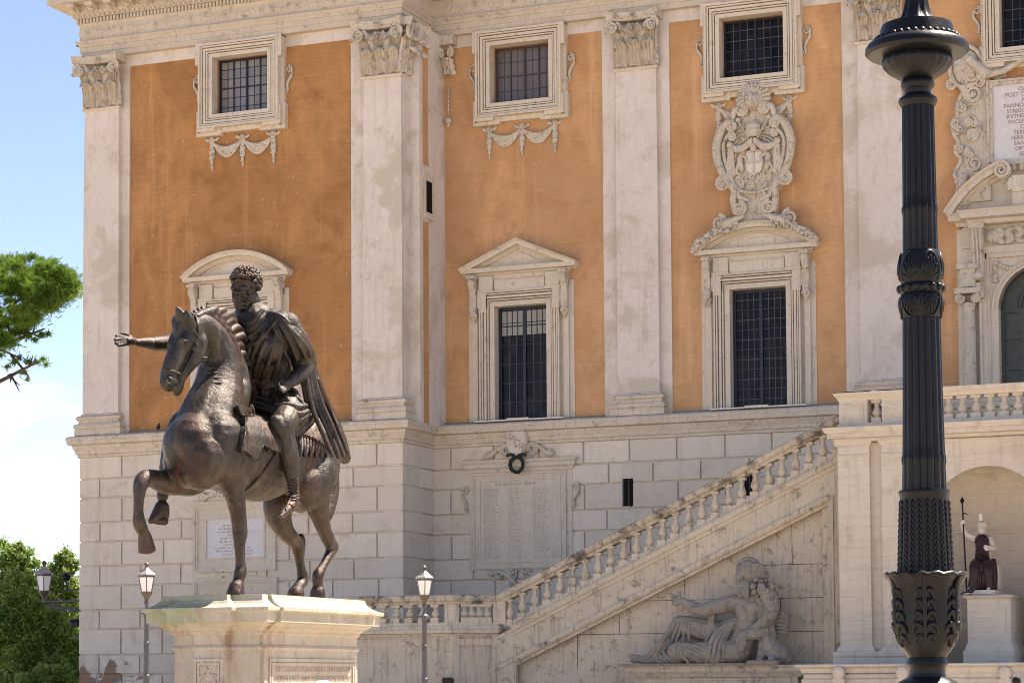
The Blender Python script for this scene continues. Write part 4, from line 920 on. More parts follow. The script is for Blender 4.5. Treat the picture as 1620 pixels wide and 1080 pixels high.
X0, X1 = -33.63, -30.98
pl = empty('inscription_plaque', ((X0+X1)/2, YW, 4.72), 'white inscribed plaque in a stained stone frame behind the legs of the bronze horse', 'plaque')
b = MB(); frame_rings(b, -33.2, -31.36, 5.17, 6.27, YW, [(.0, .05, .05), (.05, .28, .025), (.28, .34, .06), (.34, .40, .09)])
b.sweep([(X0, YW+.1), (X0, YW-.02), (X1, YW-.02), (X1, YW+.1)], [(-.1, 6.64), (.05, 6.65), (.10, 6.72), (.12, 6.78), (-.1, 6.8)])
b.box(-32.9, -31.6, YW-.04, YW+.1, 4.66, 4.74)
cx = (X0+X1)/2
for s_ in (-1, 1):
    volute(b, lambda a, c: (cx+s_*1.0+a, YW-.06, 6.92+c), .13, 1.7, s_, .05)
    b.limb([((cx+s_*1.1, YW-.05, 6.9), .05), ((cx+s_*.8, YW-.05, 6.95), .06), ((cx+s_*.5, YW-.05, 7.2), .06), ((cx, YW-.05, 7.3), .06)], 8, 4)
    for k_ in range(7): b.ell((cx+s_*(.1+.1*k_), YW-.05, 6.95+.03*(k_ % 3)), (.06, .05, .07), None, 8, 6)
b.build('plaque_frame', M['trim'], pl, smooth=25)
b = MB(); b.box(-33.2, -31.36, YW-.012, YW+.1, 5.17, 6.27); tb = b.build('inscribed_slab', M['marble'], pl)
b = MB()
for i, f_ in enumerate((.1, .62, .8, .95, .3, .7, .8, .5, .85, .9, .7)):
    z = 6.17-i*.09; text_rows(b, cx-.85*f_, cx+.85*f_, z-.04, z+.04, YW-.014, 1, 1, 1.0, .6)
b.build('lettering', M['letter_grey'], tb)
pl = empty('blank_plaque', ((X0+X1)/2, YW, 2.6), 'stained plaque frame just above the marble pedestal, under the white plaque', 'plaque')
b = MB(); frame_rings(b, -33.2, -31.36, 2.9, 4.15, YW, [(.0, .05, .05), (.05, .30, .025), (.30, .36, .06), (.36, .44, .09)])
b.build('plaque_frame', M['trim'], pl)
b = MB(); b.box(-33.2, -31.36, YW-.012, YW+.1, 2.9, 4.15); b.build('slab', M['base'], pl)

def bvh_of(*obs):
    vs = []; fs = []
    for o in obs:
        n0 = len(vs); wp = wpos(o); vs += [v.co+wp for v in o.data.vertices]; fs += [tuple(i+n0 for i in p.vertices) for p in o.data.polygons]
    return BVHTree.FromPolygons(vs, fs)
def surf(bv, px, py, off=.0):
    d = ray(px, py); d.normalize(); r_ = bv.ray_cast(EYE, d, 60)
    if r_[0] is None:
        r_ = bv.find_nearest(EYE+d*29.7)
    return r_[0]+r_[1]*off
def lay(mb, bv, pts, r, off=.0, n=8, sub=4, maxd=.5):
    ps = [surf(bv, a, c, off) for a, c in pts]
    for i in range(1, len(ps)):                                      # keep strokes from jumping to something behind
        if (ps[i]-ps[i-1]).length > maxd: ps[i] = EYE+ray(*pts[i])*((ps[i-1]-EYE).dot(fw))
    rs = r if hasattr(r, '__len__') else [r]*len(ps)
    mb.limb(list(zip(ps, rs)), n, sub)
# ------------------------------------------------------------------ the double staircase in front of the palace
YR_, YC_, YL_ = 53.6, 52.5, 52.9
st = empty('stone_staircase', (-14, 54, 0), 'weathered travertine staircase with a sloping balustrade rising to a terrace in front of the palace', 'staircase')
def sb(mb, name, mat='stair', parent=st, **kw): return mb.build(name, M[mat], parent, **kw)
BPRO = [(.105, 0), (.105, .02), (.085, .03), (.085, .045), (.06, .06), (.075, .09), (.115, .16), (.122, .22), (.105, .31), (.075, .41), (.058, .50), (.055, .54), (.075, .555), (.075, .58), (.058, .59), (.075, .62), (.09, .645), (.09, .66)]
def bal_mesh(h, sq=.105):
    b = MB(); k = (h-.18)/.66
    b.lathe((0, 0, .12), [(r*.92, z*k) for r, z in BPRO], 14); b.box(-sq, sq, -sq, sq, -.04, .121); b.box(-sq, sq, -sq, sq, h-.062, h)
    return b
lo, hi = P(787, 940, YR_), P(1330, 655, YR_)
slope = (hi.z-lo.z)/(hi.x-lo.x)
rz = lambda x: lo.z+(x-lo.x)*slope              # top of the sloping rail
xa, xb = lo.x, P(1334, 700, YR_).x
def sl(mb, pr, x0, x1, y):                       # sweep a profile (up, proud) along the slope
    mb.sweepv([(x0, rz(x0)), (x1, rz(x1))], pr, y)
rail = MB(); sl(rail, [(-.24, -.26), (-.24, .02), (-.18, .04), (-.15, .09), (-.09, .11), (-.03, .11), (.0, .07), (.0, -.30)], xa-.02, xb+.3, YR_)
sb(rail, 'sloping_rail', 'railstone', smooth=20)
stg = MB()
dz1 = lo.z-P(787, 1003, YR_).z                   # rail top to the lip of the stringer
c1 = math.cos(math.atan(slope))
sl(stg, [(-dz1*c1-.42, -.3), (-dz1*c1-.42, .0), (-dz1*c1-.22, .01), (-dz1*c1-.20, .04), (-dz1*c1-.13, .05), (-dz1*c1-.10, .09), (-dz1*c1-.02, .11), (-dz1*c1+.03, .09), (-dz1*c1+.035, .0), (-dz1*c1+.15, -.02), (-dz1*c1+.15, -.30)], xa, xb, YR_)
sb(stg, 'stringer', smooth=20)
nB = 27; h_b = (dz1-.24)/1-.20
bm_ = bal_mesh(.62+.10)
first = None
hb = dz1-.30-.06
bm_ = bal_mesh(hb)
xs0, xs1 = P(785, 980, YR_).x+.0, P(1322, 690, YR_).x
for i in range(nB):
    x = xs0+(xs1-xs0)*i/(nB-1); z = rz(x)-dz1+.11
    if first is None: first = bm_.build('baluster', M['stair'], st, loc=(0, 0, 0), smooth=35); first.location = Vector((x, YR_+.10, z))-wpos(st); WP[first.name] = Vector((x, YR_+.1, z))
    else: cp(first, st, (x, YR_+.10, z), (0, 0, random.uniform(-.1, .1)))
ramp = MB()
zb = lambda x: rz(x)-dz1-.02
ramp.prism([(xa, 0), (xb+.3, 0), (xb+.3, zb(xb+.3)), (xa, zb(xa))], YR_+.28, YM-.02)
# front wall with the recessed triangular panel
l2a, l2b = P(818, 1040, YR_), P(1313, 786, YR_)
s2 = (l2b.z-l2a.z)/(l2b.x-l2a.x); xr = P(1313, 900, YR_).x
ramp.prism([(xa, 0), (xa+.0, zb(xa)), (xb, zb(xb)), (xb, 0), (xr, 0), (xr, l2b.z), (l2a.x-.5, l2a.z-.5*s2), (l2a.x-.5, 0)], YR_, YR_+.3)
sb(ramp, 'ramp_wall', 'stair')
mo = MB()
mo.sweepv([(l2a.x-.9, l2a.z-.9*s2), (xr, l2b.z)], [(-.16, -.12), (-.16, -.02), (-.10, .0), (-.08, .05), (-.03, .08), (.03, .08), (.07, .05), (.08, -.02), (.08, -.1)], YR_)
mo.box(xr-.02, xr+.10, YR_-.03, YR_+.28, 1.9, l2b.z+.02); mo.box(xr-.20, xr-.02, YR_+.10, YR_+.28, 1.9, l2b.z-.08)
sb(mo, 'panel_moulding', 'stair', smooth=25)
jt = MB()                                        # thin sunk joints of the panel ashlar
for z, a, c in ((4.35, -15.8, xr), (3.55, -19.8, xr), (2.75, -21.2, xr)): jt.box(a, c-.2, YR_+.276, YR_+.2795, z, z+.012)
for x, z0_, z1_ in ((-17.6, 3.56, 4.9), (-15.2, 2.76, 3.55), (-19.3, 2.76, 3.5), (-20.4, 1.9, 2.75), (-15.6, 3.56, 4.35), (-14.9, 4.36, 5.6)): jt.box(x, x+.012, YR_+.276, YR_+.2795, z0_, z1_)
sb(jt, 'stone_joint', 'slot')
lg = MB()
lx0, lx1 = P(998, 1052, YR_-.7).x, P(1268, 1050, YR_-.7).x; zl = P(1100, 1052, YR_-.8).z
lg.sweep([(lx0, YR_+.2), (lx0, YR_-.75), (lx1, YR_-.75), (lx1, YR_+.2)], [(-.3, zl-.3), (.0, zl-.28), (.04, zl-.2), (.10, zl-.14), (.10, zl-.06), (.13, zl-.03), (.13, zl), (-.5, zl)])
lg.box(lx0+.01, lx1-.01, YR_-.7, YR_+.3, zl-.01, zl-.004); lg.box(lx0+.1, lx1-.1, YR_-.69, YR_+.3, 0, zl-.29)
sb(lg, 'statue_plinth', 'stair', smooth=25)

# landing at the foot of the ramp
zr = lo.z; px_l = P(480, 940, YL_).x-3; pd0, pd1 = P(716, 936, YL_).x, xa
PLN = [(px_l, YL_), (pd0, YL_), (pd1, YR_+.02)]
def inset(d): return [(a, b_+d) for a, b_ in PLN]
ln = MB(); ln.sweep(PLN, [(-.26, zr-.24), (.02, zr-.24), (.04, zr-.18), (.09, zr-.15), (.11, zr-.09), (.11, zr-.03), (.07, zr), (-.26, zr)]); sb(ln, 'landing_rail', 'railstone', smooth=20)
zc_ = P(700, 1002, YL_).z; zt_ = P(650, 988, YL_).z
ln = MB(); ln.sweep(PLN, [(-.3, zc_-.05), (.0, zc_-.05), (.03, zc_), (.10, zc_+.02), (.10, zc_+.10), (.07, zc_+.13), (.07, zc_+.17), (.03, zt_), (.03, zt_+.05), (-.3, zt_+.05)]); sb(ln, 'landing_cornice', smooth=20)
ln = MB(); ln.prismz([(px_l, YL_+.06), (pd0-.02, YL_+.06), (pd1-.02, YR_+.08), (pd1+.2, YM), (px_l, YM)], 0, zc_+.05); sb(ln, 'landing_wall')
ln = MB()
for a, c in ((P(703, 950, YL_).x, pd0), (P(500, 950, YL_).x-1.2, P(500, 950, YL_).x-.8)):
    ln.box(a, c, YL_+.0, YL_+.24, zt_, zr-.22); ln.box(a, c, YL_+.0, YL_+.1, 0, zc_-.04)
d_ = Vector((pd1-pd0, YR_-YL_, 0)); Ld = d_.length; d_.normalize(); n_ = Vector((d_.y, -d_.x, 0))
def dg(t0, t1, o0, o1, z0, z1):
    p0 = Vector((pd0, YL_, 0)); q = [p0+d_*t0*Ld+n_*o0, p0+d_*t1*Ld+n_*o0, p0+d_*t1*Ld+n_*o1, p0+d_*t0*Ld+n_*o1]; ln.prismz([(v.x, v.y) for v in q], z0, z1)
dg(0.0, .14, -.2, .001, zt_, zr-.22); dg(.90, 1, -.2, .0, zt_, zr-.22); dg(0, .14, -.1, .001, 0, zc_-.04); dg(.86, 1, -.1, 0, 0, zc_-.04); dg(.14, .86, -.1, -.01, zc_-.28, zc_-.12)
ln.box(P(500, 1000, YL_).x, P(690, 1000, YL_).x, YL_+.02, YL_+.1, zc_-.18, zc_-.12); ln.box(P(500, 1000, YL_).x, P(690, 1000, YL_).x, YL_+.035, YL_+.1, zc_-.30, zc_-.18)
ln.box(xa-.01, xa+.22, YR_-.03, YR_+.3, zt_, rz(xa)-.1); ln.box(xa-.01, xa+.5, YR_-.04, YR_+.1, 0, zb(xa)-.3)
sb(ln, 'landing_pier')
b0 = bal_mesh(zr-.24-zt_-.05)
f0 = b0.build('baluster', M['stair'], st, loc=(0, 0, 0), smooth=35); q0 = Vector((P(687, 960, YL_).x, YL_+.10, zt_+.05)); f0.location = q0-wpos(st); WP[f0.name] = q0
for px in (667, 646, 625, 604, 583, 562, 541, 520, 499, 478): cp(f0, st, (P(px, 960, YL_).x, YL_+.10, zt_+.05))
for t in (.27, .44, .61, .78):
    v = Vector((pd0, YL_, zt_+.05))+d_*t*Ld-n_*.09; cp(f0, st, v, (0, 0, math.atan2(d_.y, d_.x)))

# central block: paired pilasters, terrace parapet, niche
zc0 = P(1340, 697, YC_).z                        # terrace cornice
X1, X2, X3, X4 = P(1327, 850, YC_).x, P(1385, 850, YC_).x, P(1396, 850, YC_).x, P(1434, 850, YC_).x
X2 = P(1377, 850, YC_).x
wid = X2-X1; X4 = X3+wid
nx, nr, nz = XA-.03, 1.36, P(1547, 831, YC_).z
zbt = P(1327, 1050, YC_).z
cb = MB()
cb.prism([(X1+.02, 0), (nx-nr, 0), (nx-nr, nz)]+[(nx+nr*math.cos(math.pi-math.pi*i/24), nz+nr*math.sin(math.pi-math.pi*i/24)) for i in range(1, 24)]+[(nx+nr, nz), (nx+nr, 0), (2*nx-X1, 0), (2*nx-X1, zc0-.05), (X1+.02, zc0-.05)], YC_+.14, YC_+.5)
cb.box(X1+.03, nx-nr-.3, YC_+.5, YM-.03, 0, zc0-.03); cb.box(nx+nr+.3, 2*nx-X1, YC_+.5, YM-.03, 0, zc0-.03); cb.box(nx-nr-.35, nx+nr+.35, YC_+2.2, YM-.02, 0, zc0-.031); cb.box(nx-nr-.35, nx+nr+.35, YC_+.5, YC_+2.2, nz+nr+.15, zc0-.031)
sb(cb, 'terrace_wall', 'pier')
nm = MB()
def nf(u, v):
    a = math.pi*(1-u)
    if v < .6: return (nx+nr*math.cos(a), YC_+.3+nr*math.sin(a)*.999, 1.2+(nz-1.2)*v/.6)
    t = (v-.6)/.4*math.pi/2; return (nx+nr*math.cos(a)*math.cos(t), YC_+.3+nr*math.sin(a)*math.cos(t), nz+nr*math.sin(t))
nm.grid(nf, 28, 24)
sb(nm, 'niche', 'pier', smooth=60)
nm = MB(); nm.sweep([(nx+(nr-.001)*math.cos(math.pi*(1-i/24)), YC_+.3+(nr-.001)*math.sin(math.pi*(1-i/24))) for i in range(25)], [(-.02, nz-.10), (.03, nz-.09), (.05, nz-.03), (.02, nz), (.03, nz+.04), (-.02, nz+.05)]); sb(nm, 'niche_moulding', 'pier', smooth=30)
for a, c in ((X1, X2), (X3, X4)):
    for a_, c_ in ((a, c), (2*nx-c, 2*nx-a)):
        pp = MB(); pp.box(a_, c_, YC_, YC_+.2, zbt+.3, zc0-.36)
        pth = [(a_, YC_+.2), (a_, YC_), (c_, YC_), (c_, YC_+.2)]
        pp.sweep(pth, [(-.1, zbt), (.14, zbt), (.14, zbt+.14), (.12, zbt+.145), (.145, zbt+.18), (.145, zbt+.26), (.11, zbt+.29), (.07, zbt+.30), (.06, zbt+.34), (.01, zbt+.42), (-.1, zbt+.43)] if a_ < nx else [(-.1, zbt), (.14, zbt), (.14, zbt+.3), (-.1, zbt+.43)])
        pp.sweep(pth, [(-.1, zc0-.37), (.0, zc0-.37), (.02, zc0-.36), (.02, zc0-.33), (-.001, zc0-.32), (-.001, zc0-.14), (.03, zc0-.12), (.06, zc0-.06), (.065, zc0-.02), (-.1, zc0)])
        sb(pp, 'pilaster', 'pier', smooth=25)
ent = MB(); ent.sweep([(X1-.0, YM), (X1-.0, YC_), (2*nx-X1, YC_), (2*nx-X1, YM)], [(-.2, zc0-.03), (.05, zc0-.03), (.09, zc0+.03), (.20, zc0+.05), (.20, zc0+.15), (.24, zc0+.17), (.28, zc0+.25), (.29, zc0+.29), (-.2, zc0+.32)])
sb(ent, 'terrace_cornice', 'pier', smooth=20)
zp0, zp1 = zc0+.30, P(1340, 620, YC_).z
pa = MB()
pa.sweep([(X1+.04, YM), (X1+.04, YC_+.05), (2*nx-X1, YC_+.05), (2*nx-X1, YM)], [(-.3, zp0), (.05, zp0), (.05, zp0+.06), (.02, zp0+.10), (-.3, zp0+.10)])
pa.sweep([(X1+.04, YM), (X1+.04, YC_+.05), (2*nx-X1, YC_+.05), (2*nx-X1, YM)], [(-.3, zp1-.20), (.02, zp1-.20), (.05, zp1-.13), (.10, zp1-.08), (.12, zp1-.02), (.12, zp1), (-.3, zp1)])
for a, c in ((X1+.04, X2-.04), (X3+.02, X4)):
    pa.box(a, c, YC_+.04, YC_+.42, zp0+.09, zp1-.19)
    w_ = c-a; pa.box(a+.10, c-.10, YC_+.02, YC_+.05, zp0+.20, zp1-.28); pa.box(a+.16, c-.16, YC_+.005, YC_+.05, zp0+.26, zp1-.34)
    for z in (zp1-.2,): pa.sweep([(a, YC_+.42), (a, YC_+.04), (c, YC_+.04), (c, YC_+.42)], [(-.1, zp1-.21), (.01, zp1-.21), (.04, zp1-.14), (.09, zp1-.085), (.11, zp1-.02), (.11, zp1+.003), (-.1, zp1+.003)])
sb(pa, 'terrace_parapet', 'pier', smooth=20)
b0 = bal_mesh(zp1-.20-zp0-.10, .115)
f1 = b0.build('baluster', M['pier'], st, loc=(0, 0, 0), smooth=35); q0 = Vector(((X2+X3)/2, YC_+.25, zp0+.10)); f1.location = q0-wpos(st); WP[f1.name] = q0
p0x, p1x = P(1522, 640, YC_+.2).x, P(1544, 640, YC_+.2).x
for i in range(-1, 10): cp(f1, st, (p0x+(p1x-p0x)*i, YC_+.25, zp0+.10))
# steps behind the sloping balustrade
stp = MB()
n = 26
for i in range(n):
    a = xa+(xb-xa)*i/n; c = xa+(xb-xa)*(i+1)/n; stp.box(a, xb+.3, YR_+.3, YM-.02, rz(a)-dz1-.1, rz(c)-dz1-.0)
sb(stp, 'stair_flight')

# fountain basin in front
zb_ = P(1300, 1050, 50.1).z
bs = empty('fountain_basin', (nx, 51, 0), 'long stone fountain basin with round bosses under its rim along the foot of the staircase', 'fountain')
b = MB(); bx0 = P(1262, 1050, 50).x; bx1 = P(1428, 1060, 50).x
pth = [(bx0, YC_-.05), (bx0, 50.2), (bx1, 50.2), (bx1+.35, 49.8), (2*nx-bx1-.35, 49.8), (2*nx-bx1, 50.2), (2*nx-bx0, 50.2), (2*nx-bx0, YC_-.05)]
b.sweep(pth, [(-.35, zb_-.3), (-.35, zb_-.02), (-.32, zb_), (.08, zb_), (.10, zb_-.02), (.10, zb_-.05), (.05, zb_-.08), (.0, zb_-.10), (-.02, zb_-.2), (-.06, zb_-.24), (-.06, zb_-.30), (-.02, zb_-.34), (-.03, zb_-.6), (-.15, zb_-1.0), (-.3, zb_-1.2), (-.35, 0), (-.5, 0)])
b.build('basin_rim', M['pier'], bs, smooth=30)
for px in (1327, 1427, 1590):
    b = MB(); v = P(px, 1064, 50.1 if px < 1400 else 49.75); b.ell((v.x, v.y-.02, v.z), (.14, .09, .16)); b.box(v.x-.13, v.x+.13, v.y-.06, v.y+.1, v.z-.9, v.z-.12)
    b.build('boss', M['pier'], bs, smooth=40)
b = MB(); b.box(bx0, 2*nx-bx0, 50.2, YC_, zb_-.22, zb_-.2)
mt, t, bb = nodes_for('basin_water'); bb.inputs['Base Color'].default_value = (.03, .045, .04, 1); bb.inputs['Roughness'].default_value = .05; M['water'] = mt
b.build('basin_water', mt, bs)

# ---- reclining river god
YG = YR_-.15
def Gp(cx, cy, w=0): return P(980+cx/4.5, 840+cy/4.5, YG-w)          # crop coordinates of the study image, w = metres out of the wall
sg = 1/4.5/FPX*(YG*1.03)                                              # metres per crop pixel
rg = empty('river_god_statue', Gp(620, 950, .25), 'reclining bearded stone river god with a horn of fruit, under the sloping stair', 'statue')
b = MB()
def lb(mb, *nodes, n=12, sub=4): mb.limb([(Gp(a, c, w), r*sg) for a, c, w, r in nodes], n, sub)
lb(b, (935, 445, .30, 62), (930, 400, .30, 58), (928, 330, .32, 60))                                     # neck
b.ell(Gp(920, 285, .34), (72*sg, 80*sg, 85*sg)); b.ell(Gp(872, 320, .36), (36*sg, 45*sg, 58*sg))          # skull, face
lb(b, (845, 300, .38, 14), (836, 325, .38, 16), (848, 340, .38, 12))                                      # nose
lb(b, (860, 285, .44, 14), (850, 280, .36, 14)); lb(b, (858, 355, .40, 20), (846, 352, .38, 12))
lb(b, (895, 520, .28, 92), (915, 560, .28, 95), (930, 620, .30, 90), (915, 690, .30, 88), (880, 760, .32, 95), (850, 840, .33, 105), (840, 880, .33, 95))   # trunk
lb(b, (960, 500, .30, 75), (985, 540, .32, 70)); b.ell(Gp(945, 545, .52), (65*sg, 35*sg, 48*sg)); b.ell(Gp(868, 550, .50), (48*sg, 35*sg, 45*sg))
lb(b, (850, 505, .30, 66), (800, 515, .34, 62), (720, 530, .42, 58), (650, 545, .48, 52), (600, 560, .5, 48), (540, 545, .52, 46), (480, 515, .54, 34), (455, 500, .55, 30))   # arm reaching left
b.ell(Gp(420, 488, .56), (42*sg, 24*sg, 30*sg))
lb(b, (405, 470, .56, 15), (375, 452, .58, 12), (352, 448, .58, 9)); lb(b, (410, 485, .60, 14), (385, 478, .64, 12), (372, 470, .64, 9)); lb(b, (405, 500, .62, 14), (385, 500, .66, 12), (380, 512, .64, 9)); lb(b, (415, 515, .6, 13), (395, 516, .64, 11), (392, 524, .62, 8)); lb(b, (425, 465, .58, 14), (430, 440, .6, 11), (410, 432, .6, 8))
lb(b, (1000, 500, .34, 60), (1030, 570, .38, 58), (1060, 660, .42, 55), (1020, 710, .55, 52), (960, 725, .62, 48), (900, 735, .66, 42), (875, 750, .68, 38))   # left arm
b.ell(Gp(870, 770, .70), (34*sg, 24*sg, 38*sg))
for k_, (ax, ay) in enumerate(((845, 830), (862, 868), (880, 850), (896, 820))): lb(b, (850+14*k_, 780, .72, 14), (ax, (780+ay)/2, .74, 13), (ax, ay-10, .72, 11))
lb(b, (845, 760, .74, 14), (835, 785, .76, 12), (842, 805, .76, 9))
lb(b, (830, 780, .25, 85), (700, 720, .18, 90), (560, 690, .15, 82), (440, 665, .15, 70))                 # far thigh, knee, shin
lb(b, (430, 660, .15, 66), (370, 750, .14, 58), (290, 840, .15, 50), (210, 915, .16, 36), (190, 925, .16, 34))
lb(b, (830, 850, .45, 92), (700, 860, .62, 88), (560, 860, .72, 76), (430, 850, .78, 66), (400, 855, .78, 62))   # near thigh
lb(b, (400, 860, .76, 58), (430, 890, .6, 56), (330, 905, .42, 48), (250, 915, .32, 42), (170, 915, .28, 34))
lb(b, (180, 920, .3, 34), (130, 905, .32, 28), (85, 890, .34, 18)); lb(b, (95, 905, .30, 14), (68, 885, .3, 10)); lb(b, (110, 925, .36, 16), (85, 918, .38, 11))
fold = MB()
fold.limb([(Gp(860, 640, .42), 30*sg), (Gp(740, 700, .55), 36*sg), (Gp(690, 790, .68), 60*sg), (Gp(690, 880, .70), 70*sg)], 10, 4)
fold.limb([(Gp(330, 800, .30), 60*sg), (Gp(260, 890, .32), 50*sg)], 10, 3)
b.merge(fold); body_r = MB(); body_r.merge(b); fold = MB()
tmp = b.build('tmp', M['statue'], rg, remesh=.03, smoothit=2); nv_ = bvh_of(tmp); bpy.data.objects.remove(tmp)
def fl(pts, r=11): fold.limb([(Gp(a, c, w), r*sg) for a, c, w in pts], 8, 5)
def fs_(pts, r=13):
    n_ = len(pts); lay(fold, nv_, [(980+a/4.5, 840+c/4.5) for a, c in pts], [r*sg*(.5+.6*math.sin(math.pi*(i+.4)/(n_-.2))) for i in range(n_)], .004)
for L_ in ([(425, 655), (385, 740), (350, 830), (310, 910)], [(450, 655), (420, 730), (400, 790)], [(478, 660), (460, 730), (455, 790)], [(500, 670), (496, 730), (500, 790)], [(400, 650), (350, 740), (290, 830), (235, 900)], [(370, 690), (310, 780), (240, 860), (195, 905)], [(520, 690), (560, 740), (620, 760)]): fs_(L_, 15)
for L_ in ([(330, 830), (260, 880), (300, 930)], [(310, 850), (350, 900), (420, 940)], [(280, 870), (330, 920), (380, 940)], [(240, 890), (280, 930), (330, 940)]): fs_(L_, 12)
for L_ in ([(830, 640), (740, 680), (670, 750), (640, 850), (620, 930)], [(820, 655), (740, 705), (690, 780), (670, 870), (660, 930)], [(810, 675), (745, 730), (715, 800), (705, 880), (700, 930)], [(790, 700), (750, 760), (738, 830), (735, 930)], [(835, 625), (730, 660), (645, 730), (600, 830), (575, 930)]): fs_(L_, 16)
for L_ in ([(400, 810), (390, 860), (430, 930)], [(430, 805), (440, 870), (490, 930)], [(460, 808), (500, 870), (560, 930)], [(420, 800), (530, 815), (620, 850)], [(430, 830), (530, 860), (600, 900)]): fs_(L_, 13)
for L_ in ([(850, 600), (880, 640), (940, 640)], [(850, 700), (900, 725)], [(870, 530), (905, 590)], [(905, 500), (905, 640)]): fs_(L_, 7)
for k_ in range(6): t = k_/5; fl([(1080, 590+26*k_, .30), (1140, 575+28*k_, .36), (1190, 610+22*k_, .30), (1195, 650+12*k_, .2)], 15)
fold.limb([(Gp(1100, 640, .16), 74*sg), (Gp(1150, 670, .14), 60*sg)], 10, 4)
hair = MB()
for k_ in range(80):
    a = random.uniform(-.3, 2.6); e = random.uniform(-1.2, 1.2); hair.ell(Gp(920+80*math.cos(math.pi-a)*math.cos(e*.6), 275-82*math.sin(a)*.95, .34+.085*math.sin(e)*14*sg*4), (20*sg, 18*sg, 13*sg), Matrix.Rotation(random.uniform(0, 3), 3, 'Y'), 8, 6)
for k_ in range(7): hair.limb([(Gp(850+10*k_, 255-4*k_, .46-.01*k_), 13*sg), (Gp(900+10*k_, 285-8*k_, .50), 13*sg), (Gp(960+8*k_, 330-14*k_, .48), 13*sg), (Gp(1010+4*k_, 330-10*k_, .40), 12*sg)], 8, 4)
for k_ in range(15):                                                   # beard locks and the long lock by the neck
    x_ = 848+random.uniform(0, 62); hair.limb([(Gp(x_, 350, .46+random.uniform(-.06, .08)), 8*sg), (Gp(x_+random.uniform(-16, 10), 395, .54), 12*sg), (Gp(x_+random.uniform(-10, 20), 435, .58), 11*sg), (Gp(x_+random.uniform(0, 24), 468+random.uniform(-18, 16), .54), 6*sg)], 8, 4)
for k_ in range(6): hair.ell(Gp(1020+random.uniform(-20, 28), 310+random.uniform(-25, 25), .36), 20*sg, None, 8, 6)
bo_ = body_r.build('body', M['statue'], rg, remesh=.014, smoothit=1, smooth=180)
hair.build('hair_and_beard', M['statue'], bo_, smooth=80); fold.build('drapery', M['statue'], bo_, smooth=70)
b = MB()
b.limb([(Gp(940, 690, .62), 20*sg), (Gp(1010, 660, .66), 40*sg), (Gp(1070, 600, .62), 52*sg), (Gp(1085, 520, .56), 58*sg), (Gp(1060, 455, .52), 62*sg)], 12, 5)
for k_ in range(60):
    t = random.random(); b.ell(Gp(985+105*math.sin(t*1.7)+random.uniform(-30, 30), 690-220*t+random.uniform(-20, 20), .72+random.uniform(-.08, .03)), 11*sg, None, 6, 5)
for k_ in range(70):
    b.ell(Gp(1045+random.gauss(0, 36), 415+random.gauss(0, 28), .58+random.uniform(-.12, .12)), random.uniform(12, 24)*sg, None, 8, 6)
for k_ in range(14): b.limb([(Gp(1080+random.uniform(-60, 30), 390, .5), 10*sg), (Gp(1100+random.uniform(-110, 30), 350+random.uniform(-10, 70), .5), 6*sg)], 6, 2)
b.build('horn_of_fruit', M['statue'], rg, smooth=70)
b = MB()                                                               # the small sphinx he leans on
lb(b, (1140, 870, .42, 75), (1100, 840, .46, 80), (1065, 790, .5, 62), (1055, 740, .52, 42), (1052, 712, .53, 38)); b.ell(Gp(1050, 700, .53), (44*sg, 42*sg, 46*sg)); lb(b, (1052, 690, .66, 12), (1052, 712, .68, 14), (1052, 735, .66, 12))
for s_ in (-1, 1):
    lb(b, (1052+s_*38, 690, .53, 18), (1052+s_*46, 750, .54, 20), (1052+s_*40, 800, .55, 16)); lb(b, (1055+s_*36, 800, .58, 30), (1048+s_*40, 880, .62, 28), (1040+s_*42, 910, .72, 26)); lb(b, (1060+s_*14, 770, .6, 12), (1062+s_*20, 850, .68, 10))
lb(b, (1180, 900, .3, 60), (1120, 900, .36, 60))
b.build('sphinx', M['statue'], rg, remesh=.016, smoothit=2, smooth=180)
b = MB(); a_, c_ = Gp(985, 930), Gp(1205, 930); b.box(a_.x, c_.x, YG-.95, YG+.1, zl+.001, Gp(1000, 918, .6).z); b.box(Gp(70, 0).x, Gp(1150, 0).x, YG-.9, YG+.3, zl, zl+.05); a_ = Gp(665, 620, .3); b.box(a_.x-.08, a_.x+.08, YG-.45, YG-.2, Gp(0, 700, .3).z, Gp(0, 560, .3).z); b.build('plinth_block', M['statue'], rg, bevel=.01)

# ---- seated goddess in the niche
YN = YC_+.75
def Np(cx, cy, w=0): return P(1500+cx/6, 780+cy/6, YN-w)
sn = 1/6/FPX*YN*1.02
mn = empty('seated_goddess_statue', Np(320, 965), 'seated goddess statue in dark red porphyry dress with a spear, inside the shaded niche', 'statue')
b = MB()
def nb(mb, *nodes, n=10): mb.limb([(Np(a, c, w), r*sn) for a, c, w, r in nodes], n, 4)
nb(b, (270, 440, .0, 34), (380, 440, .0, 34)); nb(b, (322, 440, .02, 60), (322, 500, .04, 60), (322, 560, .04, 55), (322, 620, .06, 72), (322, 690, .1, 84)); b.ell(Np(298, 475, .13), (30*sn, 26*sn, 28*sn)); b.ell(Np(348, 475, .13), (30*sn, 26*sn, 28*sn))
for s_ in (-1, 1):
    nb(b, (322+s_*45, 670, .1, 60), (322+s_*62, 690, .45, 58), (322+s_*66, 780, .52, 50), (318+s_*78, 900, .50, 46))
    for k_ in range(7): nb(b, (322+s_*(10+12*k_), 650+4*k_, .35+.02*k_, 11), (322+s_*(14+13*k_), 760, .60-.012*k_*k_*.5, 11), (318+s_*(12+17*k_), 850, .60-.02*k_, 12), (316+s_*(8+20*k_), 918, .55-.03*k_, 11))
nb(b, (322, 700, .45, 50), (322, 800, .45, 60), (318, 890, .42, 70)); nb(b, (430, 640, .1, 25), (440, 760, .2, 28), (440, 900, .2, 25))
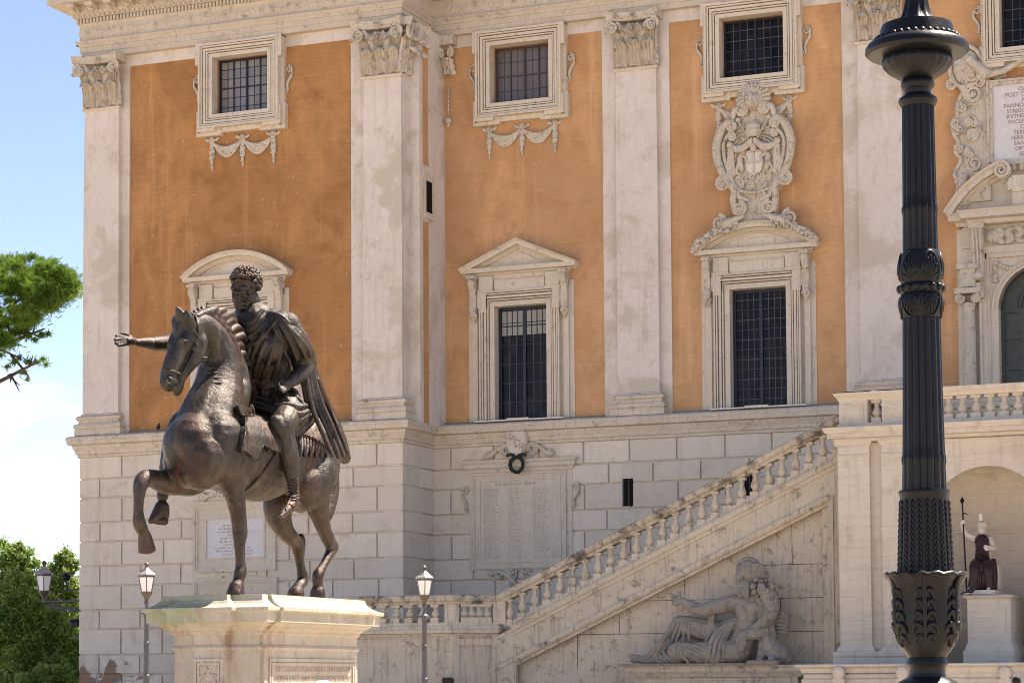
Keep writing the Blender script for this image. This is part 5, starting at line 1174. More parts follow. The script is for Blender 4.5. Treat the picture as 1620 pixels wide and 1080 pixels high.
for k_ in range(8): nb(b, (262+17*k_, 430+8*math.sin(k_), .16, 8), (268+15*k_, 520, .17, 8), (262+17*k_, 600, .16, 8))
b.build('dress', M['porphyry'], mn, smooth=70)
b = MB()
nb(b, (322, 420, .0, 22), (322, 385, .02, 22)); b.ell(Np(320, 345, .05), (36*sn, 40*sn, 46*sn)); nb(b, (318, 335, .17, 6), (317, 352, .20, 8)); nb(b, (318, 368, .15, 10), (318, 375, .14, 8))
nb(b, (250, 430, .02, 32), (200, 405, .06, 27), (172, 390, .10, 26), (150, 350, .14, 22), (132, 300, .18, 17)); b.ell(Np(140, 272, .2), (26*sn, 22*sn, 26*sn))
for k_ in range(4): nb(b, (120, 262+9*k_, .24, 7), (140, 258+9*k_, .32, 7), (160, 262+9*k_, .26, 6))
nb(b, (395, 445, .02, 36), (418, 490, .04, 30), (428, 520, .1, 29), (400, 520, .24, 24), (370, 512, .32, 20)); b.ell(Np(358, 508, .36), (24*sn, 24*sn, 20*sn))
for k_ in range(4): nb(b, (346, 500+7*k_, .38, 7), (352+8*k_, 528, .42, 6), (356+8*k_, 540, .4, 5))
for s_ in (-1, 1): nb(b, (318+s_*70-30*(s_ < 0), 905, .5, 20), (318+s_*70-42*(s_ < 0)-6, 906, .66, 17), (318+s_*70-46*(s_ < 0)-8, 912, .74, 10))
b.build('body', M['white_stone'], mn, remesh=.011, smoothit=1, smooth=180)
b = MB(); b.ell(Np(320, 308, .04), (42*sn, 46*sn, 40*sn)); nb(b, (284, 322, .1, 8), (320, 316, .22, 8), (356, 322, .1, 8)); pc = Np(320, 250, .05); b.box(pc.x-.035, pc.x+.035, pc.y-.12, pc.y+.16, Np(0, 275).z, Np(0, 208).z); nb(b, (330, 225, -.1, 15), (335, 290, -.14, 13)); b.build('helmet', M['white_stone'], mn, smooth=50)
b = MB(); b.tube([Np(176, 930, .35), Np(134, 90, .22)], [.02, .018], 8); b.tube([Np(134, 95, .22), Np(133, 70, .22), Np(132, 32, .22)], [.02, .055, .004], 8); b.tube([Np(146, 185, .22), Np(185, 200, .2)], [.015, .012], 6); b.build('spear', M['iron'], mn, smooth=50)
b = MB(); a_, c_ = Np(168, 940, .6), Np(455, 940, .6); b.box(a_.x, c_.x, YN-.78, YN+.3, Np(0, 966, .6).z, Np(0, 925, .6).z); b.box(Np(250, 0, .2).x, Np(480, 0).x, YN-.1, YN+.3, Np(0, 930).z, Np(0, 700).z); b.build('seat_block', M['white_stone'], mn, bevel=.01)
pd = empty('statue_pedestal', (Np(320, 0).x, YN, zb_), 'pale stone pedestal with a moulded base under the seated goddess', 'pedestal')
a_, c_ = P(1500, 0, YN-.95).x+.3, P(1578, 0, YN-.95).x
b = MB(); z1_, z2_, z3_, z4_ = Np(0, 965, .9).z, P(0, 972, YN-.95).z, P(0, 1036, YN-.95).z, P(0, 1048, YN-.95).z
b.box(a_, c_, YN-.95, YN+.4, z2_, z1_-.002)
b.sweep([(a_-.1, YN+.4), (a_-.1, YN-1.0), (c_+.05, YN-1.0), (c_+.05, YN+.4)], [(-.2, z2_-.12), (.0, z2_-.10), (.07, z2_-.04), (.09, z2_-.01), (-.2, z2_)])
b.box(a_-.1, c_+.05, YN-1.0, YN+.4, z3_, z2_-.09); b.sweep([(a_-.1, YN+.4), (a_-.1, YN-1.0), (c_+.05, YN-1.0), (c_+.05, YN+.4)], [(-.2, z4_-.4), (.09, z4_-.4), (.09, z4_+.02), (.06, z4_+.05), (.01, z3_+.01), (-.2, z3_+.02)])
b.box(a_+.02, c_-.07, YN-1.015, YN-.9, z3_+.12, z2_-.18)
b.build('block', M['pier'], pd)
# pigeons
def bird(v, heading, label, sc=1.0, tilt=0.3):
    f_ = Vector((math.cos(heading), math.sin(heading), 0)); up = Vector((0, 0, 1)); b = MB(); v = Vector(v)
    q = lambda a, c: v+f_*a*sc+up*c*sc
    b.limb([(q(-.13, .06), .012*sc), (q(-.07, .08), .035*sc), (q(0, .10), .062*sc), (q(.06, .15), .05*sc), (q(.09, .20), .034*sc)], 10, 4); b.ell(q(.105, .215), .036*sc, None, 8, 6); b.tube([q(.13, .21), q(.165, .20)], [.012*sc, .003*sc], 6); b.limb([(q(-.12, .06), .02*sc), (q(-.22, .03), .014*sc)], 8, 3)
    for s_ in (-1, 1): w_ = Vector((-f_.y, f_.x, 0))*s_*.025*sc; b.tube([q(.0, .06)+w_, q(.01, 0)+w_], .007*sc, 6)
    return tag(b.build('pigeon', M['bird'], None, loc=v, remesh=.008, smoothit=2, smooth=180), label, 'bird', 'birds on the ledges')
v = P(1537, 974, YN-1.0); bird((v.x, YN-1.0, z2_), .5, 'dark pigeon sitting on the moulding of the goddess pedestal', 1.15)
v = P(251, 677, YW-.1); bird((v.x, YW-.12, 8.87), 1.9, 'dark pigeon standing on the long ledge left of the bronze horse', .95)
# ------------------------------------------------------------------ bronze rider on a marble pedestal
O_ = PD(401, 945, 29.7); XS = O_.x; ZT = O_.z
pz = empty('pedestal', (XS, O_.y, 0), 'veined marble pedestal with green and rust stains carrying the bronze horse', 'pedestal')
def plan(d, yf=24.95, yb=28.2, hx=.89):
    return [(XS-hx-d, yf-d), (XS-.52-d*.9, yf-d), (XS-.52-d*.9, yf-.12-d), (XS+.45+d*.9, yf-.12-d), (XS+.45+d*.9, yf-d), (XS+hx+d, yf-d),
            (XS+hx+d, yf+.30-d*.2), (XS+hx+.05+d, yf+.30-d*.2), (XS+hx+.05+d, yb-.3), (XS+hx+d, yb-.3), (XS+hx+d, yb+d), (XS-hx-d, yb+d)]
def loft(mb, lv):
    k = len(plan(0)); vs = []
    for d, z in lv: vs += [(x, y, z) for x, y in plan(d)]
    fs = [(i*k+j, i*k+(j+1) % k, (i+1)*k+(j+1) % k, (i+1)*k+j) for i in range(len(lv)-1) for j in range(k)]
    fs += [tuple(range(k))[::-1], tuple((len(lv)-1)*k+j for j in range(k))]; mb.add(vs, fs)
zl_ = 2.53
b = MB(); loft(b, [(-.30, 0), (-.30, zl_-.52), (-.285, zl_-.515), (-.27, zl_-.49), (-.285, zl_-.46), (-.30, zl_-.455), (-.30, zl_-.335), (-.285, zl_-.325), (-.265, zl_-.31), (-.265, zl_-.288), (-.235, zl_-.275), (-.20, zl_-.25), (-.195, zl_-.232), (-.175, zl_-.23), (-.15, zl_-.212), (-.125, zl_-.19), (-.12, zl_-.182), (-.045, zl_-.18), (-.045, zl_-.165), (-.04, zl_-.06), (-.02, zl_-.045), (0, zl_-.04), (0, zl_), (-.05, zl_+.012), (-.12, zl_+.05), (-.17, zl_+.10), (-.19, ZT-.005), (-.19, ZT)])
pe = b.build('block', M['ped'], pz, bevel=.006)
b = MB()                                                             # raised panel frames on the front and on the long side
yf = 24.95+.30-.12; x0, x1 = XS-.70+.13, XS+.63-.12
def panel_x(mb, x0, x1, z0, z1, y):
    for a, c in ((.0, .035), (.05, .075)):
        mb.box(x0+a, x0+c, y-.018, y+.1, z0, z1-a); mb.box(x1-c, x1-a, y-.018, y+.1, z0, z1-a); mb.box(x0+c, x1-c, y-.018, y+.1, z1-c, z1-a)
def panel_y(mb, y0, y1, z0, z1, x):
    for a, c in ((.0, .04), (.055, .085)):
        mb.box(x-.1, x+.018, y0+a, y0+c, z0, z1-a); mb.box(x-.1, x+.018, y1-c, y1-a, z0, z1-a); mb.box(x-.1, x+.018, y0+c, y1-c, z1-c, z1-a)
xl_, xr_ = XS-.52+.27-.02, XS+.45-.27+.02
panel_x(b, XS-.24, XS+.17, .4, zl_-.62, 24.95-.12+.30); 
sxp = XS+.89+.05-.30; panel_y(b, 25.42, 27.82, .4, zl_-.62, sxp)
b.build('panel_frame', M['ped'], pe)
b = MB(); y = 24.95-.12+.295
for s_ in (-1, 1): b.tube([(XS-.03-s_*.15, y, 1.95-.02*s_), (XS-.03+s_*.10, y, 1.62)], .012, 6); b.tube([(XS-.03+s_*.05, y, 1.72), (XS-.03+s_*.13, y, 1.68), (XS-.03+s_*.16, y, 1.58)], .018, 6); b.tube([(XS-.03+s_*.02, y, 1.82), (XS-.03+s_*.1, y, 1.88), (XS-.03+s_*.15, y, 1.84), (XS-.03+s_*.1, y, 1.80)], .014, 6)
b.build('trophy_relief', M['ped'], pe, smooth=60)
INS = ['IMP CAESARI DIVI ANTONINI F DIVI HADRIANI', 'NEPOTI DIVI TRAIANI PARTHICI PRONEPOTI DIVI', 'NERVAE ABNEPOTI M AVRELIO ANTONINO PIO', 'AVG GERM SARM PONT MAX TRIB POT XXVII']
for i, t in enumerate(INS):
    k = len(t); sc_ = 2.72/(k*.062)
    text_mesh(t, .10, lambda a, c, d, i=i: Vector((sxp+.003+d*.3, 25.60+a, 1.745-.118*i+c)), 'lettering', M['letter_grey'], pe, .006, 'LEFT', 1.0, sc_*.93)

def HU(px, py, u): return PX(px, py, XS+u)
eq = empty('equestrian_statue', (XS, 26.4, ZT), 'dark bronze statue of a bearded rider stretching out his arm on a striding horse', 'statue')
def hb(mb, *nd, n=14, sub=5): mb.limb([(HU(a, c, u), r) for a, c, u, r in nd], n, sub)
h = MB()
h.limb([(HU(310, 706, 0), .42), (HU(330, 712, 0), .47), (HU(355, 716, 0), .49), (HU(400, 722, 0), .50), (HU(440, 722, 0), .49), (HU(470, 708, 0), .50), (HU(494, 704, 0), .46)], 20, 5)   # trunk
h.ell(HU(400, 735, 0), (.46, .9, .47), None, 20, 14)
hb(h, (322, 720, .12, .36), (318, 740, .1, .28)); hb(h, (300, 730, -.12, .34))
hb(h, (325, 690, 0, .44), (334, 655, -.01, .39), (345, 615, -.02, .32), (347, 575, -.03, .265), (336, 540, -.045, .22), (320, 518, -.055, .18), (308, 512, -.06, .15))      # neck
hb(h, (355, 640, 0, .30), (372, 610, 0, .22), (366, 570, -.01, .16), (352, 530, -.03, .13), (333, 508, -.05, .10))                                              # crest
hb(h, (345, 690, .25, .31), (352, 725, .28, .28), (364, 755, .29, .20), (371, 780, .29, .135), (376, 808, .29, .105), (379, 832, .29, .098), (379.5, 846, .29, .098), (379, 862, .29, .072), (380, 885, .29, .062), (381, 898, .29, .075), (380, 906, .29, .084), (377, 918, .28, .072), (375, 925, .28, .082))   # near standing foreleg
hb(h, (312, 740, -.24, .29), (303, 757, -.28, .22), (285, 762, -.33, .175), (262, 763, -.36, .145), (243, 757, -.37, .115), (229, 757, -.37, .108), (222, 768, -.37, .092), (219.5, 790, -.37, .066), (219, 808, -.37, .062), (219.5, 822, -.37, .080), (222, 832, -.37, .084), (227, 842, -.37, .070))   # raised foreleg
def hoof(mb, c, tip, r0, r1):
    c, tip = Vector(c), Vector(tip); mb.tube([c, c.lerp(tip, .15), tip], [r0*.9, r0, r1], 16)
hoof(h, HU(374.5, 922, .28), HU(373.5, 943, .28)+Vector((0, -.02, 0)), .092, .128)
hoof(h, HU(228, 843, -.37), HU(233, 873, -.37), .085, .115); h.ell(HU(233, 869, -.37), (.10, .10, .06))
hb(h, (491, 708, .20, .37), (499, 735, .27, .335), (496, 765, .32, .29), (500, 792, .33, .19), (506, 815, .32, .128), (513, 838, .31, .098), (522, 858, .30, .092), (526, 866, .30, .085), (519, 880, .30, .062), (511, 895, .30, .058), (504, 907, .30, .080), (502, 914, .30, .076), (503, 924, .30, .070), (503, 932, .30, .086))      # near hind leg
hb(h, (529, 862, .28, .045), (530, 868, .28, .04), (520, 884, .30, .04)); hb(h, (514, 745, .2, .20), (519, 780, .25, .15), (515, 815, .30, .10)); hb(h, (478, 765, .28, .26), (487, 790, .32, .16))
hoof(h, HU(502.5, 931, .30), HU(502.5, 948, .30), .10, .112)
hb(h, (470, 750, -.22, .34), (447, 785, -.26, .26), (440, 812, -.28, .19), (450, 838, -.28, .13), (462, 852, -.28, .108), (470, 862, -.28, .098), (473, 880, -.28, .068), (476, 898, -.28, .064), (479, 912, -.28, .082), (478, 920, -.28, .08), (472, 928, -.28, .078), (470, 932, -.28, .09))      # far hind leg
hb(h, (476, 848, -.28, .05), (479, 858, -.28, .045), (477, 880, -.28, .045))
hoof(h, HU(469, 931, -.28), HU(467.5, 943, -.28), .105, .13)
# head
hb(h, (306, 514, -.06, .150), (298, 528, -.08, .155), (287, 545, -.11, .140), (277, 565, -.15, .118), (269, 583, -.18, .105), (266, 598, -.20, .108), (264, 607, -.20, .092))
hb(h, (310, 540, -.04, .15), (306, 560, -.06, .14), (297, 575, -.09, .11), (288, 590, -.13, .085), (283, 602, -.15, .075), (281, 614, -.16, .072), (279, 620, -.17, .055))
hb(h, (262, 612, -.22, .06), (267, 615, -.2, .05)); hb(h, (275, 604, -.12, .045), (270, 598, -.13, .04), (266, 606, -.14, .04))
hb(h, (287, 537, -.035, .035), (294, 540, -.02, .038), (300, 546, -.02, .03)); hb(h, (276, 532, -.18, .06), (270, 545, -.2, .05))
hb(h, (303, 516, .01, .07), (298, 502, .02, .062), (294.5, 489, .03, .012)); hb(h, (279, 520, -.16, .055), (276, 508, -.18, .045), (274, 500, -.19, .012))
hb(h, (292, 516, -.08, .09), (286, 502, -.09, .075), (283, 492, -.09, .055), (280, 488, -.09, .03)); hb(h, (284, 515, -.10, .06), (281, 525, -.11, .05), (280, 535, -.11, .02))
hr = h.build('horse', M['bronze'], eq, remesh=.021, smoothit=5, smooth=180)
bv = bvh_of(hr)
b = MB()                                                              # mane
MN = [(318, 497, -.05, .06), (328, 492, -.05, .07), (338, 491, -.04, .075), (347, 493, -.03, .08), (356, 499, -.02, .08), (364, 508, -.01, .08), (370, 520, 0, .075), (374, 533, 0, .075), (377, 547, 0, .075), (380, 561, 0, .075), (383, 576, 0, .07), (386, 591, 0, .07), (388, 605, 0, .065), (390, 617, 0, .06)]
for k_, (px, py, u, r) in enumerate(MN):
    hb(b, (px-14+k_*.3, py+14, u, r*1.4), (px-3, py+3, u, r*.8))
    for q_ in range(3):
        w1 = 4*math.sin(k_*2.1+q_*2)
        hb(b, (px-6+2*q_, py+4+3*q_, u+.06-.06*q_, .05), (px+5+w1, py-2+5*q_, u+.05-.08*q_, .052), (px+12+w1, py+6+6*q_, u+.02-.08*q_, .038), (px+13+1.5*w1, py+15+6*q_, u-.08*q_, .014), n=8, sub=3)
for k_ in range(5): hb(b, (300+5*k_, 508-3*k_, -.05, .05), (296+6*k_, 499-3*k_, -.04, .03), n=8, sub=2)
b.build('mane', M['bronze'], hr, remesh=.0155, smoothit=1, smooth=180)
b = MB(); hb(b, (514, 695, -.02, .10), (521, 722, -.04, .10), (524, 760, -.06, .09), (523, 790, -.06, .07), (521, 806, -.06, .03)); b.build('tail', M['bronze'], hr, remesh=.02, smoothit=2, smooth=180)
b = MB()                                                              # bridle
lay(b, bv, [(309, 500), (312, 515), (313, 530), (311, 542)], .016, .008); lay(b, bv, [(309, 552), (302, 566), (294, 580), (288, 592)], .016, .008); lay(b, bv, [(262, 585), (270, 586), (280, 590), (289, 593)], .018, .01); lay(b, bv, [(299, 521), (307, 524), (312, 532)], .014, .008)
def ring(mb, px, py, a, c_, r, off=.004, n=14):
    lay(mb, bv, [(px+a*math.cos(2*math.pi*i/n), py+c_*math.sin(2*math.pi*i/n)) for i in range(n+1)], r, off, 6, 1)
ring(b, 292.5, 542, 4.6, 3.0, .011); ring(b, 267.5, 601.5, 3.2, 4.2, .016); lay(b, bv, [(286, 604), (279, 609), (272, 611)], [.006, .012, .008], .004)
for s_, (px, py), r in ((0, (311.5, 546), .085), (0, (288.5, 594), .05)):
    c = surf(bv, px, py, .0); d = (EYE-c).normalized(); b.tube([c, c+d*.03, c+d*.035], [r, r, r*.8], 18); b.ell(c+d*.035, r*.35, None, 8, 6)
b.build('bridle', M['bronze'], hr, smooth=40)
b = MB()
for k_ in range(6): lay(b, bv, [(313+4*k_, 560+9*k_), (322+5*k_, 566+8*k_), (334+4*k_, 564+8*k_)], [.008, .02, .006], -.004)
b.build('neck_wrinkle', M['bronze'], hr, smooth=60)
def inside(p, poly):
    x, y = p; r_ = False
    for (a, c), (d, e) in zip(poly, poly[1:]+poly[:1]):
        if (c > y) != (e > y) and x < (d-a)*(y-c)/(e-c)+a: r_ = not r_
    return r_
def cloth_px(mb, bv, poly, off, st=2.0):
    xs = [p[0] for p in poly]; ys = [p[1] for p in poly]; idx = {}; 
    nx_ = int((max(xs)-min(xs))/st)+1; ny_ = int((max(ys)-min(ys))/st)+1; vs = []; fs = []
    def vid(i, j):
        if (i, j) not in idx: idx[(i, j)] = len(vs); vs.append(surf(bv, min(xs)+i*st, min(ys)+j*st, off))
        return idx[(i, j)]
    for i in range(nx_):
        for j in range(ny_):
            if inside((min(xs)+(i+.5)*st, min(ys)+(j+.5)*st), poly): fs.append((vid(i, j), vid(i+1, j), vid(i+1, j+1), vid(i, j+1)))
    fs = [f for f in fs if max((Vector(vs[f[0]])-Vector(vs[k_])).length for k_ in f) < .25]
    mb.add(vs, fs)
b = MB(); cloth_px(b, bv, [(369, 644), (384, 641), (399, 641), (425, 652), (440, 700), (436, 716), (420, 712), (410, 706), (398, 723), (376, 712), (380, 690), (379, 658), (374, 657)], .04, 1.5)
cloth_px(b, bv, [(462, 655), (505, 655), (520, 690), (517, 706), (500, 700), (480, 692), (464, 690)], .035)
sd = b.build('saddle_cloth', M['bronze'], hr, solid=.07, smooth=40)
b = MB()
lay(b, bv, [(379, 658), (380, 685), (376, 712), (387, 717), (398, 723), (409, 707)], .010, .07); lay(b, bv, [(369, 645), (374, 657), (388, 657), (402, 657), (399, 642), (384, 642), (369, 645)], .011, .075); lay(b, bv, [(412, 650), (418, 690), (422, 712)], .03, .03); lay(b, bv, [(422, 655), (430, 690), (434, 718)], .03, .03); lay(b, bv, [(462, 690), (480, 692), (500, 699), (517, 706)], .018, .04)
for k_ in range(12): lay(b, bv, [(466+4.4*k_, 693+.9*k_), (466.5+4.4*k_, 706+.6*k_), (465+4.4*k_+2*math.sin(k_*3), 720+.3*k_)], [.028, .03, .012], .02)
lay(b, bv, [(432, 722), (420, 740), (400, 764), (388, 776)], .018, .01)
b.build('saddle_fringe', M['bronze'], sd, smooth=50)

# rider
r = MB()
hb(r, (446, 648, 0, .28), (438, 622, 0, .26), (428, 592, 0, .26), (420, 560, 0, .28), (414, 530, 0, .27), (408, 512, 0, .21), n=18)
hb(r, (366, 519, -.38, .15), (405, 515, 0, .20), (446, 516, .38, .16)); hb(r, (395, 548, -.2, .16), (430, 548, .2, .16))
hb(r, (403, 505, 0, .15), (400, 488, -.01, .135), (393, 470, -.02, .13))
hb(r, (362, 516, -.43, .15), (335, 524, -.56, .135), (305, 534, -.66, .125), (277, 541, -.75, .112), (262, 543, -.79, .104), (245, 543.5, -.83, .092), (230, 542.5, -.88, .07), (216, 541.5, -.93, .050), (209, 540, -.95, .048))
hb(r, (211, 540, -.95, .054), (205, 539.5, -.96, .066), (200, 539, -.97, .058))
for nd in ([(201, 535, -.98, .030), (193, 532.5, -.99, .026), (184, 531, -1.0, .020)], [(200, 538, -.97, .030), (191, 537, -.98, .026), (181.5, 537, -.99, .020)], [(200, 541, -.96, .029), (192, 541.5, -.97, .025), (182.5, 543, -.98, .019)], [(201, 544, -.95, .026), (194, 545.5, -.95, .022), (187, 547, -.96, .017)], [(207, 534, -.99, .030), (200, 529, -1.03, .025), (192, 527, -1.06, .018)]): hb(r, *nd, n=8, sub=3)
hb(r, (455, 514, .44, .17), (472, 545, .53, .145), (486, 573, .54, .125), (482, 583, .53, .122), (472, 594, .50, .105), (463, 602, .48, .080), (457, 606, .46, .068))
hb(r, (457, 607, .46, .070), (451, 610, .45, .080))
for nd in ([(448, 606, .42, .034), (443, 606, .42, .024), (444, 601, .42, .019)], [(447, 610, .45, .034), (441, 611, .46, .024), (441, 605, .46, .019)], [(448, 614, .48, .034), (443, 616, .50, .023), (442, 610, .50, .018)], [(451, 617, .50, .032), (447, 620, .52, .021), (445, 616, .52, .016)], [(457, 603, .41, .036), (451, 600, .39, .022), (447, 598, .38, .016)]): hb(r, *nd, n=8, sub=3)
hb(r, (458, 642, .20, .27), (455, 655, .36, .225), (449, 665, .48, .185), (447, 674, .52, .160), (450, 690, .53, .135), (455, 712, .55, .138), (460, 735, .56, .122), (463, 757, .57, .088), (465, 774, .57, .070), (465, 786, .57, .075)); hb(r, (437, 668, .50, .10), (441, 676, .52, .11))
hb(r, (472, 802, .55, .062), (463, 797, .57, .078), (455, 805, .59, .066), (448, 812, .60, .05), (445, 815, .60, .038))
hb(r, (462, 790, .57, .08), (468, 800, .56, .07), (478, 806, .54, .05))
for k_ in range(5): hb(r, (450-1.5*k_, 811+.6*k_, .66-.05*k_, .028), (444+.3*k_, 816+.3*k_, .68-.05*k_, .022), n=8, sub=2)
hb(r, (420, 648, -.2, .27), (330, 660, -.5, .21), (292, 668, -.58, .17), (279, 690, -.62, .14), (272, 715, -.66, .135), (265, 745, -.69, .11), (259, 772, -.71, .075), (257, 785, -.72, .075))
hb(r, (262, 815, -.68, .05), (257, 800, -.71, .085), (249, 812, -.74, .075), (241, 822, -.76, .05), (238, 824, -.77, .035)); hb(r, (260, 824, -.69, .055), (248, 824, -.73, .045))
hc = HU(387.5, 452, -.02); hf = Vector((-.32, -.95, -.06)).normalized(); hs = Vector((0, 0, 1)).cross(hf).normalized(); hu = hf.cross(hs)
HS = .87
hq = lambda a, c, e: hc+(hs*a+hf*c+hu*e)*HS
hm = Matrix((hs, hf, hu)).transposed()
def he(mb, a, c, e, rr): mb.ell(hq(a, c, e), tuple(q*HS for q in rr), hm, 14, 10)
he(r, 0, -.03, .06, (.165, .20, .185)); he(r, 0, .06, -.05, (.128, .135, .20)); he(r, 0, .09, -.19, (.10, .10, .09))
r.limb([(hq(0, .19, .05), .022), (hq(0, .225, -.01), .026), (hq(0, .245, -.055), .034)], 8, 3)
r.limb([(hq(-.11, .145, .05), .028), (hq(-.05, .185, .068), .03), (hq(0, .18, .05), .022), (hq(.05, .185, .068), .03), (hq(.11, .145, .05), .028)], 8, 4)
for s_ in (-1, 1): he(r, s_*.062, .155, .022, (.032, .03, .022)); he(r, s_*.085, .12, -.055, (.055, .06, .05)); he(r, s_*.165, -.02, .0, (.025, .045, .065))
he(r, 0, .185, -.125, (.05, .03, .014)); he(r, 0, .18, -.15, (.045, .03, .014))
for k_ in range(3): he(r, -.03+.03*k_, .12, -.27, (.06, .06, .07))
rd = r.build('rider', M['bronze'], eq, remesh=.0125, smoothit=2, smooth=180)
b = MB()                                                              # curly beard
for k_ in range(150):
    a = random.uniform(-1.75, 1.75); e = random.uniform(-.34, -.09)
    if abs(a) < .95 and e > -.175 and not (-.115 < e < -.085): continue
    w_ = 1-.55*max(0, (-.18-e))/.16
    he(b, .135*math.sin(a)*w_, .05+.145*math.cos(a)*(1-.25*(1-w_)), e, random.choice(((.026, .026, .034), (.022, .022, .03))))
for s_ in (-1, 1): b.limb([(hq(s_*.008, .222, -.098), .02), (hq(s_*.05, .195, -.115), .022), (hq(s_*.085, .15, -.165), .02)], 8, 3)
b.build('beard', M['bronze'], rd, smooth=80)
b = MB()                                                              # thick curled hair
n_ = 0
while n_ < 430:
    a = random.uniform(-math.pi, math.pi); e = math.asin(random.uniform(-.62, 1)); ce, se = math.cos(e), math.sin(e)
    x_, y_, z_ = .19*ce*math.sin(a), -.035+.225*ce*math.cos(a), .075+.20*se
    if y_ > .03 and z_ < .125-.25*max(0, abs(x_)-.10): continue
    if z_ < .0 and y_ > -.05: continue
    q_ = random.uniform(.95, 1.08); he(b, x_*q_, -.035+(y_+.035)*q_, .075+(z_-.075)*q_, (.030, .030, .027)); n_ += 1
for k_ in range(13): t = (k_-6)/6; he(b, .165*math.sin(t*1.35), .02+.175*math.cos(t*1.2), .125+.012*(k_ % 2)-.03*t*t, (.032, .034, .034))
b.build('hair', M['bronze'], rd, smooth=80)
# tunic and cloak: cloth laid over the body with folds
brv = bvh_of(rd, hr)
b = MB()
hb(b, (402, 512, 0, .30), (410, 545, 0, .385), (420, 585, 0, .345), (430, 612, 0, .35), n=18); hb(b, (366, 518, -.38, .17), (405, 512, 0, .215), (446, 514, .38, .18)); hb(b, (352, 520, -.48, .17), (345, 524, -.52, .155)); hb(b, (388, 548, -.2, .25), (425, 548, .2, .25))
hb(b, (452, 632, .05, .33), (448, 648, .28, .27), (452, 658, .40, .245), (466, 655, .38, .22), (480, 650, .25, .22)); hb(b, (415, 640, -.1, .3), (380, 640, -.25, .24)); hb(b, (425, 630, .0, .34), (450, 625, .0, .33))
tb_ = MB(); tb_.merge(b)
tmp = b.build('tmp', M['bronze'], eq, remesh=.03, smoothit=3); tv = bvh_of(tmp); bpy.data.objects.remove(tmp)
f = tb_
def folds(lines, r, off=.0, bvh=None):
    for ln_ in lines:
        n_ = len(ln_); lay(f, bvh or tv, ln_, [r*(.55+.55*math.sin(math.pi*(i+.4)/(n_-.2))) for i in range(n_)], off)
folds([[(360, 508), (371, 526), (388, 534), (408, 522), (430, 497)], [(366, 504), (378, 518), (392, 522), (408, 510), (424, 493)], [(374, 503), (384, 511), (394, 512), (406, 502), (416, 491)], [(358, 514), (366, 536), (384, 547), (412, 538), (438, 506)]], .030, .014)
folds([[(432, 500), (424, 525), (412, 560), (400, 598)], [(441, 503), (436, 530), (427, 565), (414, 602)], [(449, 508), (447, 535), (440, 568), (430, 603)], [(456, 520), (456, 545), (452, 575), (446, 600)], [(424, 512), (412, 535), (400, 562), (393, 590)], [(360, 520), (374, 546), (388, 570), (396, 596)], [(356, 524), (368, 555), (382, 582), (394, 606)], [(410, 536), (401, 560), (395, 588)], [(420, 540), (411, 566), (405, 594)], [(399, 536), (392, 560), (388, 580)], [(390, 534), (384, 556)], [(352, 512), (345, 518), (340, 527)], [(345, 514), (340, 520), (335, 529)]], .031, .014)
folds([[(396, 600), (420, 607), (446, 603), (472, 596)], [(398, 606), (420, 613), (446, 609), (470, 602)]], .034, .012)
folds([[(402, 612), (402, 626), (408, 640)], [(415, 614), (418, 630), (428, 645)], [(429, 613), (436, 630), (448, 646)], [(443, 611), (452, 628), (466, 645)], [(457, 608), (466, 625), (480, 640)]], .028, .012)
folds([[(394, 626), (424, 633), (450, 645), (474, 654), (490, 648)], [(398, 634), (426, 643), (450, 656), (470, 664), (488, 656)], [(404, 642), (428, 652), (448, 666), (466, 674), (484, 664)], [(440, 655), (452, 676), (468, 682), (486, 668), (494, 650)], [(436, 640), (456, 640), (476, 644), (492, 638)]], .030, .016)
tun = f.build('tunic', M['bronze'], rd, remesh=.0115, smoothit=2, smooth=180)
b = MB()
hb(b, (422, 508, .16, .18), (444, 517, .36, .19), (461, 534, .47, .185), (478, 556, .53, .155), (487, 567, .54, .115)); hb(b, (466, 540, .20, .20), (478, 572, .25, .18), (488, 602, .22, .165), (502, 636, .18, .165), (518, 668, .15, .165), (533, 700, .12, .145), (545, 724, .12, .09))
hb(b, (440, 565, -.1, .22), (452, 610, -.1, .20)); hb(b, (474, 560, .48, .14), (474, 574, .46, .11))
cb_ = MB(); cb_.merge(b); tmp = b.build('tmp', M['bronze'], eq, remesh=.03, smoothit=3); cv = bvh_of(tmp); bpy.data.objects.remove(tmp); f = cb_
folds([[(424, 500), (436, 522), (448, 548), (458, 572)], [(434, 501), (448, 521), (461, 545), (470, 568)], [(444, 504), (460, 525), (474, 546), (482, 564)], [(452, 509), (468, 531), (484, 550), (490, 562)], [(418, 498), (432, 497), (446, 502), (458, 512)], [(458, 574), (470, 570), (482, 566), (492, 566)]], .033, .014, cv)
folds([[(486, 574), (486, 604), (494, 645), (510, 684), (526, 722)], [(491, 576), (492, 606), (502, 645), (519, 682), (535, 724)], [(496, 574), (499, 605), (511, 642), (528, 680), (544, 722)], [(480, 580), (480, 604), (486, 640), (501, 680), (517, 716)], [(502, 600), (516, 636), (534, 676), (551, 718)]], .033, .014, cv)
f.build('cloak', M['bronze'], rd, remesh=.0115, smoothit=2, smooth=180)
b = MB()
for k_ in range(7): lay(b, brv, [(455+1.0*k_*.6, 757+5*k_), (463, 759+5*k_+2), (470+.3*k_, 757+5*k_)], .013, .004, maxd=.2)
lay(b, brv, [(452, 806), (458, 792), (464, 782)], .014, .005); lay(b, brv, [(470, 802), (463, 800), (455, 796)], .014, .005)
b.build('sandal_strap', M['bronze'], rd, smooth=60)
